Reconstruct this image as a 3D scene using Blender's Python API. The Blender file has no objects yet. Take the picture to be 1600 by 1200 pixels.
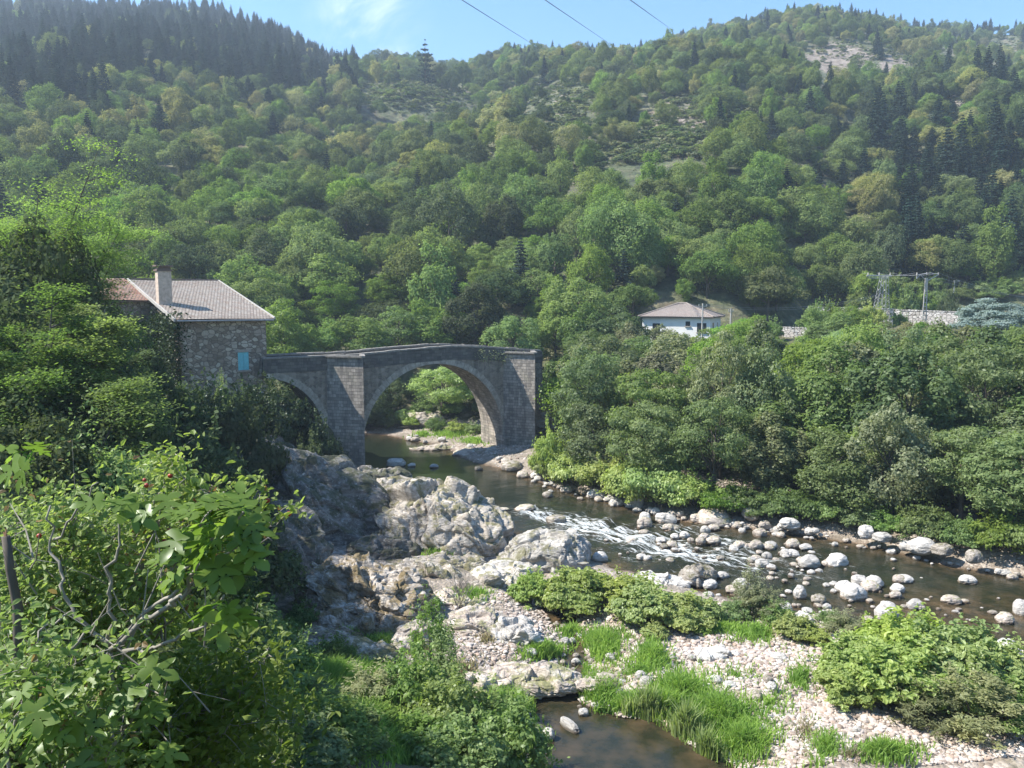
import bpy, math, random
import numpy as np
from mathutils import Vector, Matrix, Euler
R = math.radians
SC = bpy.context.scene
COL = SC.collection
# ------------------------------------------------------------------ camera
CAMZ = 14.5; FPX = 1230.0; HY = 470.0
PITCH = math.atan((600 - HY) / FPX)
cam_d = bpy.data.cameras.new('camera'); cam = bpy.data.objects.new('camera', cam_d); COL.objects.link(cam)
cam_d.sensor_width = 36; cam_d.lens = 36 * FPX / 1600; cam_d.clip_start = .1; cam_d.clip_end = 6000
cam.location = (0, 0, CAMZ); cam.rotation_euler = (math.pi / 2 - PITCH, 0, 0)
SC.camera = cam
# ------------------------------------------------------------------ light
SUN_AZ = R(183); SUN_EL = R(50)      # azimuth: angle from +X (183 = from the left)
SKY_STR = .1; SUN_STR = 5.0; EXPO = 1.35
HAZE_D = .00045
sd = Vector((math.cos(SUN_AZ) * math.cos(SUN_EL), math.sin(SUN_AZ) * math.cos(SUN_EL), math.sin(SUN_EL)))
sun_d = bpy.data.lights.new('sun', 'SUN'); sun = bpy.data.objects.new('sun', sun_d); COL.objects.link(sun)
sun_d.energy = SUN_STR; sun_d.angle = R(.5); sun_d.color = (1, .95, .86)
sun.rotation_euler = sd.to_track_quat('Z', 'Y').to_euler(); sun.location = (0, 0, 400)
W = bpy.data.worlds.new('World'); SC.world = W; W.use_nodes = True
nt = W.node_tree; nt.nodes.clear()
def N(t, typ, **kw):
    n = t.nodes.new(typ)
    for k, v in kw.items(): setattr(n, k, v)
    return n
sky = N(nt, 'ShaderNodeTexSky', sky_type='NISHITA'); sky.sun_disc = False
sky.sun_elevation = SUN_EL; sky.sun_rotation = R(90) - SUN_AZ
sky.air_density = 1.15; sky.dust_density = .15; sky.ozone_density = 3.0
bg = N(nt, 'ShaderNodeBackground'); bg.inputs['Strength'].default_value = SKY_STR
wo = N(nt, 'ShaderNodeOutputWorld')
# thin fair-weather cloud wisps, fixed in the sky by direction
tc = N(nt, 'ShaderNodeTexCoord')
def cloud(px, py, rad, out_prev, amt, nscale=6.0, st=(1, 1, 1.6)):
    d = Vector(((px - 800) / FPX, 1, 0)); d.z = (HY - py) / FPX; d.normalize()
    vm = N(nt, 'ShaderNodeVectorMath', operation='DISTANCE'); nt.links.new(tc.outputs['Generated'], vm.inputs[0]); vm.inputs[1].default_value = d
    mp = N(nt, 'ShaderNodeMapping'); mp.inputs['Scale'].default_value = st; nt.links.new(tc.outputs['Generated'], mp.inputs[0])
    nz = N(nt, 'ShaderNodeTexNoise'); nz.inputs['Scale'].default_value = nscale; nz.inputs['Detail'].default_value = 8; nz.inputs['Roughness'].default_value = .62
    nz.inputs['Distortion'].default_value = .6
    nt.links.new(mp.outputs[0], nz.inputs['Vector'])
    mr = N(nt, 'ShaderNodeMapRange', interpolation_type='SMOOTHSTEP'); mr.inputs['From Min'].default_value = rad; mr.inputs['From Max'].default_value = 0
    nt.links.new(vm.outputs['Value'], mr.inputs['Value'])
    m2 = N(nt, 'ShaderNodeMapRange', interpolation_type='SMOOTHSTEP'); m2.inputs['From Min'].default_value = .42; m2.inputs['From Max'].default_value = .68
    nt.links.new(nz.outputs['Fac'], m2.inputs['Value'])
    mu = N(nt, 'ShaderNodeMath', operation='MULTIPLY'); nt.links.new(mr.outputs[0], mu.inputs[0]); nt.links.new(m2.outputs[0], mu.inputs[1])
    m3 = N(nt, 'ShaderNodeMath', operation='MULTIPLY'); nt.links.new(mu.outputs[0], m3.inputs[0]); m3.inputs[1].default_value = amt
    mx = N(nt, 'ShaderNodeMix', data_type='RGBA'); nt.links.new(m3.outputs[0], mx.inputs['Factor']); nt.links.new(out_prev, mx.inputs['A'])
    mx.inputs['B'].default_value = (6.2, 6.5, 6.9, 1)
    return mx.outputs['Result']
hsv = N(nt, 'ShaderNodeHueSaturation'); hsv.inputs['Saturation'].default_value = 1.26; nt.links.new(sky.outputs[0], hsv.inputs['Color'])
o = cloud(585, 66, .085, hsv.outputs[0], .85, 7.0)
o = cloud(-1400, 100, .8, o, .6, 3.0)
nt.links.new(o, bg.inputs['Color']); nt.links.new(bg.outputs[0], wo.inputs[0])
SC.view_settings.view_transform = 'Standard'; SC.view_settings.look = 'None'
SC.view_settings.exposure = EXPO; SC.view_settings.gamma = 1
cy = SC.cycles; cy.max_bounces = 6; cy.diffuse_bounces = 3; cy.glossy_bounces = 2; cy.transmission_bounces = 3
cy.transparent_max_bounces = 4; cy.volume_bounces = 0; cy.use_denoising = True; cy.caustics_reflective = False; cy.caustics_refractive = False
# ------------------------------------------------------------------ projection helpers (photo pixel -> place)
cp, sp = math.cos(PITCH), math.sin(PITCH)
def ray(px, py):
    xr = (px - 800) / FPX; yr = (600 - py) / FPX
    return np.array([xr, cp + yr * sp, -sp + yr * cp])
def P(px, py, D):
    d = ray(px, py); t = D / d[1]; return Vector((d[0] * t, D, CAMZ + d[2] * t))
def G(px, py, z=0.0):
    d = ray(px, py); t = (z - CAMZ) / d[2]; return Vector((d[0] * t, d[1] * t, z))
def XD(px, D): return (px - 800) / FPX * D / (cp) * 1.0     # world x of a column near the horizon
def proj(x, y, z):
    dz = z - CAMZ
    f = y * cp - dz * sp; u = y * sp + dz * cp
    return 800 + FPX * x / f, 600 - FPX * u / f
# ------------------------------------------------------------------ numpy noise
def _h(ix, iy, iz, s):
    n = (ix.astype(np.int64) * 73856093) ^ (iy.astype(np.int64) * 19349663) ^ (iz.astype(np.int64) * 83492791) ^ (s * 2654435761 & 0xffffffff)
    n = n & 0xffffffff
    n = ((n ^ (n >> 15)) * 2246822519) & 0xffffffff
    n = ((n ^ (n >> 13)) * 3266489917) & 0xffffffff
    n = n ^ (n >> 16)
    return (n & 0xffffff) / float(0xffffff)
def vnoise(p, s=0):
    i = np.floor(p); f = p - i; f = f * f * (3 - 2 * f); i = i.astype(np.int64)
    r = 0
    for a in (0, 1):
        wa = f[:, 0] if a else 1 - f[:, 0]
        for b in (0, 1):
            wb = f[:, 1] if b else 1 - f[:, 1]
            for c in (0, 1):
                wc = f[:, 2] if c else 1 - f[:, 2]
                r = r + wa * wb * wc * _h(i[:, 0] + a, i[:, 1] + b, i[:, 2] + c, s)
    return r * 2 - 1
def fbm(p, o=4, s=0, g=.5):
    r = 0; a = 1.0; q = p.copy()
    for k in range(o):
        r = r + a * vnoise(q, s + k * 17); a *= g; q = q * 2.03 + 11.3
    return r
def facet(p, s=0, grad=.8, k=26.0):
    """chunky rock noise: planar cells blended over narrow edges; also returns the distance to the cell edge"""
    i = np.floor(p).astype(np.int64); best = np.full(len(p), 9e9); second = np.full(len(p), 9e9); num = np.zeros(len(p)); den = np.zeros(len(p)) + 1e-12
    for a in (-1, 0, 1):
        for b in (-1, 0, 1):
            for c in (-1, 0, 1):
                ix, iy, iz = i[:, 0] + a, i[:, 1] + b, i[:, 2] + c
                q = np.stack([ix + _h(ix, iy, iz, s), iy + _h(ix, iy, iz, s + 1), iz + _h(ix, iy, iz, s + 2)], 1)
                d = p - q; dd = (d * d).sum(1)
                g = np.stack([_h(ix, iy, iz, s + 3), _h(ix, iy, iz, s + 4), _h(ix, iy, iz, s + 5)], 1) * 2 - 1
                v = _h(ix, iy, iz, s + 6) * 2 - 1 + grad * (g * d).sum(1); w = np.exp(-k * dd); num += w * v; den += w
                m = dd < best; second = np.where(m, best, np.minimum(second, dd)); best = np.where(m, dd, best)
    return num / den, np.sqrt(second) - np.sqrt(best)
# ------------------------------------------------------------------ object helpers
def new_mesh(name, V, F, mats=(), smooth=False, mi=None):
    """V (n,3); F (m,k) int array, or list of lists"""
    me = bpy.data.meshes.new(name); V = np.asarray(V, dtype=np.float32)
    if isinstance(F, np.ndarray):
        k = F.shape[1]; m = len(F)
        me.vertices.add(len(V)); me.vertices.foreach_set('co', V.ravel())
        me.loops.add(m * k); me.loops.foreach_set('vertex_index', F.astype(np.int32).ravel())
        me.polygons.add(m); me.polygons.foreach_set('loop_start', np.arange(0, m * k, k, dtype=np.int32))
        try: me.polygons.foreach_set('loop_total', np.full(m, k, dtype=np.int32))
        except Exception: pass
    else:
        me.from_pydata([tuple(v) for v in V], [], F)
    for m_ in mats: me.materials.append(m_)
    if mi is not None: me.polygons.foreach_set('material_index', np.asarray(mi, dtype=np.int32))
    me.polygons.foreach_set('use_smooth', np.full(len(me.polygons), bool(smooth)))
    me.update(calc_edges=True); me.validate()
    return me
def put(name, me, parent=None, loc=(0, 0, 0), rot=(0, 0, 0), scale=(1, 1, 1), link=True):
    o = bpy.data.objects.new(name, me); o.location = loc; o.rotation_euler = rot; o.scale = scale
    if parent: o.parent = parent
    if link: COL.objects.link(o)
    return o
def tag(o, label=None, cat=None, group=None, kind=None):
    if label: o['label'] = label
    if cat: o['category'] = cat
    if group: o['group'] = group
    if kind: o['kind'] = kind
    return o
def thing(name, label, cat, loc=(0, 0, 0), rz=0, group=None, scale=(1, 1, 1)):
    o = put(name, None, None, loc, (0, 0, rz), scale); o.empty_display_size = .3
    return tag(o, label, cat, group)
def setv(me, name, arr):
    a = me.attributes.new(name, 'FLOAT', 'POINT'); a.data.foreach_set('value', np.asarray(arr, dtype=np.float32))
class MB:
    def __init__(s): s.v = []; s.f = []; s.n = 0
    def add(s, V, F):
        s.v += [tuple(v) for v in V]; s.f += [[i + s.n for i in f] for f in F]; s.n += len(V)
    def box(s, c, d, rz=0, bev=0):
        x, y, z = d[0] / 2, d[1] / 2, d[2] / 2; cr, sr = math.cos(rz), math.sin(rz)
        V = [(sx * x, sy * y, sz * z) for sz in (-1, 1) for sx, sy in ((-1, -1), (1, -1), (1, 1), (-1, 1))]
        V = [(c[0] + a * cr - b * sr, c[1] + a * sr + b * cr, c[2] + e) for a, b, e in V]
        s.add(V, [[3, 2, 1, 0], [4, 5, 6, 7], [0, 1, 5, 4], [1, 2, 6, 5], [2, 3, 7, 6], [3, 0, 4, 7]])
    def tube(s, pts, rad, seg=6, cap=True):
        pts = [Vector(p) for p in pts]; n = len(pts)
        if not hasattr(rad, '__len__'): rad = [rad] * n
        V = []; up = None
        for i, p in enumerate(pts):
            t = (pts[min(i + 1, n - 1)] - pts[max(i - 1, 0)]).normalized()
            if up is None: up = t.orthogonal().normalized()
            a = (up - t * up.dot(t))
            a = a.normalized() if a.length > 1e-5 else t.orthogonal().normalized()
            up = a; b = t.cross(a)
            for k in range(seg):
                an = 2 * math.pi * k / seg; V.append(p + (a * math.cos(an) + b * math.sin(an)) * rad[i])
        F = []
        for i in range(n - 1):
            for k in range(seg):
                k2 = (k + 1) % seg; F.append([i * seg + k, i * seg + k2, (i + 1) * seg + k2, (i + 1) * seg + k])
        if cap: F.append(list(range(seg))[::-1]); F.append([(n - 1) * seg + k for k in range(seg)])
        s.add(V, F)
    def mesh(s, name, mats=(), smooth=False): return new_mesh(name, s.v, s.f, mats, smooth)
    def build(s, name, mat, parent=None, smooth=False, **kw): return put(name, s.mesh(name, (mat,), smooth), parent, **kw)
# ------------------------------------------------------------------ materials
MATS = {}
def mat_new(name):
    m = bpy.data.materials.new(name); m.use_nodes = True; t = m.node_tree; t.nodes.clear(); MATS[name] = m
    return m, t, N(t, 'ShaderNodeOutputMaterial')
def ramp(t, fac, cols, interp='LINEAR'):
    r = N(t, 'ShaderNodeValToRGB'); r.color_ramp.interpolation = interp
    e = r.color_ramp.elements
    while len(e) < len(cols): e.new(.5)
    for i, (p, c) in enumerate(cols): e[i].position = p; e[i].color = (*c, 1)
    t.links.new(fac, r.inputs[0]); return r.outputs[0]
def mixc(t, f, a, b, bt='MIX'):
    m = N(t, 'ShaderNodeMix', data_type='RGBA', blend_type=bt)
    for s, v in (('Factor', f), ('A', a), ('B', b)):
        if isinstance(v, (int, float)): m.inputs[s].default_value = v
        elif isinstance(v, tuple): m.inputs[s].default_value = (*v, 1) if len(v) == 3 else v
        else: t.links.new(v, m.inputs[s])
    return m.outputs['Result']
def noise(t, vec, scale, detail=4, rough=.5, dist=0):
    n = N(t, 'ShaderNodeTexNoise'); n.inputs['Scale'].default_value = scale; n.inputs['Detail'].default_value = detail
    n.inputs['Roughness'].default_value = rough; n.inputs['Distortion'].default_value = dist
    if vec is not None: t.links.new(vec, n.inputs['Vector'])
    return n.outputs['Fac']
def mth(t, op, a, b=0.0, c=None):
    m = N(t, 'ShaderNodeMath', operation=op)
    for i, v in enumerate((a, b) if c is None else (a, b, c)):
        if isinstance(v, (int, float)): m.inputs[i].default_value = v
        else: t.links.new(v, m.inputs[i])
    return m.outputs[0]
def mrange(t, v, a, b, c=0, d=1):
    m = N(t, 'ShaderNodeMapRange'); m.inputs[1].default_value = a; m.inputs[2].default_value = b; m.inputs[3].default_value = c; m.inputs[4].default_value = d
    t.links.new(v, m.inputs[0]); return m.outputs[0]
def mapping(t, vec, scale=(1, 1, 1), rot=(0, 0, 0)):
    m = N(t, 'ShaderNodeMapping'); m.inputs['Scale'].default_value = scale; m.inputs['Rotation'].default_value = rot; t.links.new(vec, m.inputs[0]); return m.outputs[0]
def foliage(name, c1, c2, trans=.45, objvar=.25, gloss=.025, rare=None, groughness=.42):
    """c1..c2: leaf colour range (per leaf island); per-object brightness and hue variation"""
    m, t, out = mat_new(name)
    geo = N(t, 'ShaderNodeNewGeometry'); oi = N(t, 'ShaderNodeObjectInfo'); tcn = N(t, 'ShaderNodeTexCoord')
    col = mixc(t, geo.outputs['Random Per Island'], c1, c2)
    nz = noise(t, tcn.outputs['Object'], .9, 2)
    col = mixc(t, mrange(t, nz, .35, .65), mixc(t, 1.0, col, (.72, .8, .8), 'MULTIPLY'), col)
    if rare:
        col = mixc(t, mth(t, 'GREATER_THAN', geo.outputs['Random Per Island'], rare[1]), col, rare[0])
    hs = N(t, 'ShaderNodeHueSaturation')
    t.links.new(mrange(t, oi.outputs['Random'], 0, 1, .5 - .032, .5 + .004), hs.inputs['Hue'])
    r2 = mth(t, 'FRACT', mth(t, 'MULTIPLY', oi.outputs['Random'], 7.31))
    t.links.new(mrange(t, r2, 0, 1, 1 - objvar, 1 + objvar), hs.inputs['Value'])
    r3 = mth(t, 'FRACT', mth(t, 'MULTIPLY', oi.outputs['Random'], 13.7))
    t.links.new(mrange(t, r3, 0, 1, .72, 1.02), hs.inputs['Saturation'])
    t.links.new(col, hs.inputs['Color'])
    di = N(t, 'ShaderNodeBsdfDiffuse'); tr = N(t, 'ShaderNodeBsdfTranslucent'); gl = N(t, 'ShaderNodeBsdfGlossy')
    gl.inputs['Roughness'].default_value = groughness; gl.inputs['Color'].default_value = (.8, .85, .8, 1)
    t.links.new(hs.outputs[0], di.inputs[0])
    tcol = mixc(t, 1.0, hs.outputs[0], (1.18, 1.25, .68), 'MULTIPLY'); t.links.new(tcol, tr.inputs[0])
    a = N(t, 'ShaderNodeMixShader'); a.inputs[0].default_value = trans; t.links.new(di.outputs[0], a.inputs[1]); t.links.new(tr.outputs[0], a.inputs[2])
    b = N(t, 'ShaderNodeMixShader'); b.inputs[0].default_value = gloss; t.links.new(a.outputs[0], b.inputs[1]); t.links.new(gl.outputs[0], b.inputs[2])
    t.links.new(b.outputs[0], out.inputs[0])
    return m
def simple(name, c, rough=.8, var=.25, nscale=3.0, bump=0, metal=0, c2=None, detail=5, coord='Object'):
    m, t, out = mat_new(name); b = N(t, 'ShaderNodeBsdfPrincipled'); tcn = N(t, 'ShaderNodeTexCoord')
    b.inputs['Roughness'].default_value = rough; b.inputs['Metallic'].default_value = metal
    nz = noise(t, tcn.outputs[coord], nscale, detail, .6)
    lo = tuple(x * (1 - var) for x in c); hi = c2 if c2 else tuple(x * (1 + var) for x in c)
    t.links.new(ramp(t, nz, [(.3, lo), (.7, hi)]), b.inputs['Base Color'])
    if bump:
        bp = N(t, 'ShaderNodeBump'); bp.inputs['Strength'].default_value = bump; t.links.new(noise(t, tcn.outputs[coord], nscale * 5, 5), bp.inputs['Height']); t.links.new(bp.outputs[0], b.inputs['Normal'])
    t.links.new(b.outputs[0], out.inputs[0]); return m
M_BARK = simple('bark', (.09, .075, .06), .9, .4, 6, .5)
M_BARKG = simple('bark_grey', (.22, .2, .17), .9, .35, 8, .4)
F_CHEST = foliage('leaf_chestnut', (.115, .175, .045), (.21, .275, .085), trans=.5, gloss=0)
F_FLOW = foliage('leaf_chestnut_flowering', (0.191, 0.220, 0.062), (0.414, 0.386, 0.165), trans=.5, gloss=0)
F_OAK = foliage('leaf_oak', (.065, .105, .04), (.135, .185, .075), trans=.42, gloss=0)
F_BRIGHT = foliage('leaf_bright', (.125, .215, .045), (.22, .325, .085), trans=.52, gloss=0)
F_CONIF = foliage('needles', (0.023, 0.044, 0.036), (0.052, 0.083, 0.062), trans=.25, gloss=0)
F_BLUE = foliage('needles_blue', (0.144, 0.192, 0.180), (0.264, 0.324, 0.300), trans=.3, gloss=0)
F_BANK = foliage('leaf_bank', (.105, .175, .05), (.2, .28, .095), trans=.5, gloss=.012)
F_GREY = foliage('leaf_greyish', (0.171, 0.200, 0.089), (0.308, 0.325, 0.163), trans=.48, gloss=.015)
F_LOCUST = foliage('leaf_locust', (.125, .225, .04), (.235, .37, .075), trans=.58, gloss=.01)
F_KNOT = foliage('leaf_knotweed', (.25, .36, .08), (.4, .5, .14), trans=.5, gloss=.02, objvar=.1)
F_SHRUB = foliage('leaf_shrub', (.13, .225, .05), (.25, .37, .085), trans=.5, gloss=.015, objvar=.15)
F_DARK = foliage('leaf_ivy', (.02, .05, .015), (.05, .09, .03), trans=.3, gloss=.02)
F_GRASS = foliage('grass_blade', (.17, .3, .06), (.33, .48, .13), trans=.5, objvar=.1, gloss=.0)
F_DRY = foliage('grass_dry', (.3, .25, .12), (.45, .38, .2), trans=.4, objvar=.1, gloss=0)
# ================================================================== TERRAIN
def poly_w(pts, z=0.0): return np.array([[*G(a, b, z)[:2]] for a, b in pts])
RIVER = poly_w([(380, 668), (470, 671), (560, 677), (600, 680), (650, 690), (700, 700), (712, 713), (760, 728), (805, 737), (850, 757), (900, 770), (950, 784), (1000, 799),
  (1060, 812), (1120, 822), (1200, 832), (1290, 842), (1340, 850), (1400, 864), (1450, 876), (1500, 888), (1560, 898), (1620, 906), (1750, 925), (1950, 950), (2300, 1000),
  (2300, 1500), (1950, 1170), (1700, 1060), (1620, 1024), (1560, 1012), (1500, 1008), (1400, 994), (1330, 976), (1250, 963), (1180, 950), (1130, 932), (1080, 918), (1030, 905),
  (960, 888), (920, 872), (880, 855), (800, 852), (790, 836), (740, 800), (690, 782), (640, 772), (600, 760), (575, 746), (560, 737), (510, 722), (440, 700), (380, 690), (300, 680), (300, 667)])
POOL = poly_w([(826, 1082), (870, 1072), (905, 1068), (915, 1095), (935, 1112), (1000, 1124), (1050, 1140), (1085, 1168), (1140, 1195), (1200, 1260), (1100, 1330), (880, 1300), (862, 1200), (858, 1150), (822, 1112)])
STREAM = poly_w([(785, 890), (805, 915), (840, 938), (868, 960), (885, 985), (908, 1008), (898, 1040), (905, 1075)])
def seg_dist(X, Y, Pn, closed=True):
    d = np.full(X.shape, 1e9); n = len(Pn)
    for i in range(n if closed else n - 1):
        a = Pn[i]; b = Pn[(i + 1) % n]; ab = b - a; L = (ab ** 2).sum() + 1e-9
        t = np.clip(((X - a[0]) * ab[0] + (Y - a[1]) * ab[1]) / L, 0, 1)
        d = np.minimum(d, np.hypot(X - a[0] - t * ab[0], Y - a[1] - t * ab[1]))
    return d
def inside(X, Y, Pn):
    r = np.zeros(X.shape, bool); n = len(Pn); j = n - 1
    for i in range(n):
        xi, yi = Pn[i]; xj, yj = Pn[j]
        c = ((yi > Y) != (yj > Y)) & (X < (xj - xi) * (Y - yi) / (yj - yi + 1e-12) + xi)
        r ^= c; j = i
    return r
def sdist(X, Y, Pn): return np.where(inside(X, Y, Pn), -1, 1) * seg_dist(X, Y, Pn)
ctl = [(-19.6, 64, 7.0), (-26, 60, 7.0), (-30, 66, 7.3), (-35, 60, 7.8), (-22, 56, 6.0), (-17, 58, 3.8), (-28, 48, 6.5), (-19, 50, 3.8), (-13.5, 61, 1.0), (-12.5, 54, .8), (-20, 40, 3.2), (-12, 42, 1.0),
  (-30, 35, 8.5), (-14, 32, 2.6), (-9, 31, 1.2), (-20, 25, 7.5), (-10, 23, 3.6), (-5, 25, 1.3), (-8, 17, 7.0), (-4, 14, 6.3), (0, 18, 1.6), (4, 20, .8), (10, 20, .7), (20, 20, .8), (0, 10, 6.0), (6, 10, 5.5),
  (15, 12, 3), (0, 3, 11.9), (-4, 4, 12.0), (5, 3, 11.6), (-8, 8, 10.3), (-15, 12, 11), (-30, 10, 14), (-22, 18, 9.5), (-40, 40, 12), (-50, 60, 14), (-45, 25, 14), (25, 8, 6), (30, 20, .8), (45, 25, 1), (0, -5, 13), (30, -5, 12), (-30, -5, 16), (60, 10, 4),
  (-35, 74, 5), (-30, 79, 1.6), (-45, 80, 5), (-60, 90, 12), (-12, 88, .5), (-20, 94, 2.5), (-35, 99, 3), (-5, 85, .5), (-5, 91, 2.5), (0, 80.5, .6), (3, 82, 2), (-55, 103, 5), (2, 76, 1.0), (8, 74, 1.8),
  (8, 85, 3.2), (20, 90, 4.2), (10, 100, 6.5), (25, 102, 7), (40, 100, 9), (41, 108, 12.6), (55, 106, 13), (70, 106, 13), (30, 112, 11), (60, 80, 3.6), (45, 75, 2.8), (30, 70, 2.0), (20, 68, 1.8), (75, 60, 4), (90, 90, 9), (0, 104, 6), (-20, 108, 7), (-40, 112, 8), (50, 55, 2.5), (35, 60, 2.5),
  (3, 33, .5), (8, 30, .55), (12, 32, .5), (10, 26, .6), (16, 28, .65), (22, 30, .5), (6, 26, .5), (1, 28, .5), (-3, 29, .9), (0, 40, .5), (-4, 36, .8), (-4, 45, .8), (-8, 50, .8), (20, 24, .8), (28, 27, .8)]
ctl = np.array(ctl, float)
def phi(r): return np.sqrt(r * r + 4.0)
_A = phi(np.hypot(ctl[:, None, 0] - ctl[None, :, 0], ctl[:, None, 1] - ctl[None, :, 1]))
_n = len(ctl); _M = np.zeros((_n + 3, _n + 3)); _M[:_n, :_n] = _A - np.eye(_n) * .6
_M[:_n, _n:] = np.c_[np.ones(_n), ctl[:, :2]]; _M[_n:, :_n] = _M[:_n, _n:].T
_w = np.linalg.solve(_M, np.r_[ctl[:, 2], 0, 0, 0])
def rbf(X, Y):
    r = _w[_n] + _w[_n + 1] * X + _w[_n + 2] * Y
    for i in range(_n): r = r + _w[i] * phi(np.hypot(X - ctl[i, 0], Y - ctl[i, 1]))
    return r
def sstep(x, a, b):
    t = np.clip((x - a) / (b - a), 0, 1); return t * t * (3 - 2 * t)
# hill skyline (photo column -> row of bare ground at the ridge, ridge distance)
SKY = np.array([(-700, 96, 700), (-200, 21, 760), (0, 52, 780), (100, 42, 780), (180, 50, 770), (260, 56, 760), (350, 70, 750), (450, 87, 740), (520, 123, 730), (560, 122, 730), (620, 128, 700), (700, 136, 660), (740, 132, 640),
  (790, 112, 620), (870, 110, 600), (950, 102, 590), (1000, 96, 580), (1040, 84, 570), (1100, 74, 560), (1200, 62, 560), (1280, 56, 560), (1400, 70, 560), (1500, 72, 570), (1600, 84, 570), (1800, 95, 560), (2300, 120, 520)], float)
BUMP = [(655, 138, 340, 36, 34), (880, 150, 350, 36, 36), (1065, 172, 360, 30, 36), (1300, 110, 500, 40, 40), (1160, 230, 270, 25, 35), (300, 200, 520, 50, 60), (480, 180, 420, 40, 60)]
def hill(X, Y):
    px = 800 + FPX * X / np.maximum(Y, 1.0); D = Y
    sy = np.interp(px, SKY[:, 0], SKY[:, 1]); Rr = np.interp(px, SKY[:, 0], SKY[:, 2])
    D0 = np.interp(px, [-400, 900, 1150, 1300, 2200], [100, 98, 108, 135, 140]); z0 = np.interp(px, [-400, 800, 1100, 1300, 2200], [7, 6, 9, 13.5, 14])
    Z = CAMZ + (HY - sy) / FPX * Rr
    t = (D - D0) / (Rr - D0)
    f = np.where(t < 1, t + .05 * np.sin(np.clip(t, 0, 1) * math.pi), 1 - (t - 1) * .35)
    z = z0 + (Z - z0) * f
    for bx, by, bD, w, wd in BUMP:
        X0 = (bx - 800) / FPX * bD; want = CAMZ + (HY - by) / FPX * bD
        s_ = np.interp(bx, SKY[:, 0], SKY[:, 1]); r_ = np.interp(bx, SKY[:, 0], SKY[:, 2]); tt = (bD - 105) / (r_ - 105)
        base = 8 + (CAMZ + (HY - s_) / FPX * r_ - 8) * (tt + .05 * math.sin(tt * math.pi))
        z = z + max(want - base, 4) * np.exp(-((X - X0) / w) ** 2 - ((Y - bD) / wd) ** 2)
    am = sstep(D, 130, 260) * (1 - .75 * sstep(t, .8, 1.0))
    q = np.stack([X.ravel() / 70, Y.ravel() / 110, np.zeros(X.size)], 1)
    n = fbm(q, 3, 5).reshape(X.shape)
    # gullies running down the slope
    g = np.sin(X / 26 + 1.5 * n + 1.2)
    return z + am * (5.5 * n + 3.0 * g)
def ground(X, Y, rough=True):
    X = np.asarray(X, float); Y = np.asarray(Y, float); shp = X.shape; X = X.ravel(); Y = Y.ravel()
    land = np.maximum(rbf(X, Y), .25)
    if rough:
        q = np.stack([X / 1.7, Y / 1.7, np.zeros(X.size)], 1)
        land = land + .16 * fbm(q, 4, 3) * np.clip((land + .5) / 1.2, .6, 2.2)
        land = np.maximum(land, .12)
    dr = sdist(X, Y, RIVER); dp = sdist(X, Y, POOL); ds = seg_dist(X, Y, STREAM, False) - (.42 + .18 * np.sin(Y * 1.3))
    d = np.minimum(np.minimum(dr, dp), ds)
    wob = .25 * vnoise(np.stack([X / .8, Y / .8, np.zeros(X.size)], 1), 9) if rough else 0
    d = d + wob
    z = np.where(d > 0, land * sstep(d, -.3, 2.2) + .02, -.05 - .32 * np.minimum(-d, 2.6))
    b = sstep(Y, 100, 122)
    z = z * (1 - b) + hill(X, Y) * b
    return z.reshape(shp)
def gz(x, y): return float(ground(np.array([x]), np.array([y]), False)[0])

# near ground sheet
def grid_mesh(name, X, Y, Z, mat, smooth=True):
    n, m = X.shape; V = np.stack([X.ravel(), Y.ravel(), Z.ravel()], 1)
    idx = np.arange(n * m).reshape(n, m)
    F = np.stack([idx[:-1, :-1].ravel(), idx[:-1, 1:].ravel(), idx[1:, 1:].ravel(), idx[1:, :-1].ravel()], 1)
    return new_mesh(name, V, F, (mat,), smooth)
def axis(a, b, dense): # variable spacing
    out = [a]
    while out[-1] < b: out.append(out[-1] + dense(out[-1]))
    return np.array(out)
# ground material: gravel / dry earth / mossy soil by slope, height and noise
m, t, out = mat_new('ground_gravel'); M_GROUND = m
b = N(t, 'ShaderNodeBsdfPrincipled'); b.inputs['Roughness'].default_value = .92; tcn = N(t, 'ShaderNodeTexCoord'); ob = tcn.outputs['Object']
sx = N(t, 'ShaderNodeSeparateXYZ'); t.links.new(ob, sx.inputs[0])
vor = N(t, 'ShaderNodeTexVoronoi'); vor.inputs['Scale'].default_value = 6.5; t.links.new(ob, vor.inputs['Vector'])
sep = N(t, 'ShaderNodeSeparateColor'); t.links.new(vor.outputs['Color'], sep.inputs[0])
peb = ramp(t, sep.outputs[0], [(0, (.17, .13, .1)), (.5, (.3, .25, .21)), (1, (.46, .41, .36))])
peb = mixc(t, mrange(t, vor.outputs['Distance'], .03, .1, .0, 1), peb, peb)
sand = ramp(t, noise(t, ob, 1.2, 6, .6), [(.3, (.15, .12, .09)), (.7, (.3, .26, .21))])
gcol = mixc(t, mrange(t, noise(t, ob, .8, 4), .42, .6), sand, peb)
soil = ramp(t, noise(t, ob, .7, 6, .65), [(.3, (.035, .045, .018)), (.5, (.07, .075, .03)), (.7, (.12, .1, .06))])
gcol = mixc(t, mrange(t, mth(t, 'ADD', sx.outputs[2], mrange(t, noise(t, ob, .9, 4), .3, .7, -.8, .8)), .9, 1.5), gcol, soil)
wet = mixc(t, 1.0, gcol, (.42, .34, .26), 'MULTIPLY')
gcol = mixc(t, mrange(t, sx.outputs[2], .02, .16), wet, gcol)
t.links.new(gcol, b.inputs['Base Color'])
bp = N(t, 'ShaderNodeBump'); bp.inputs['Strength'].default_value = .8; bp.inputs['Distance'].default_value = .08
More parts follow.
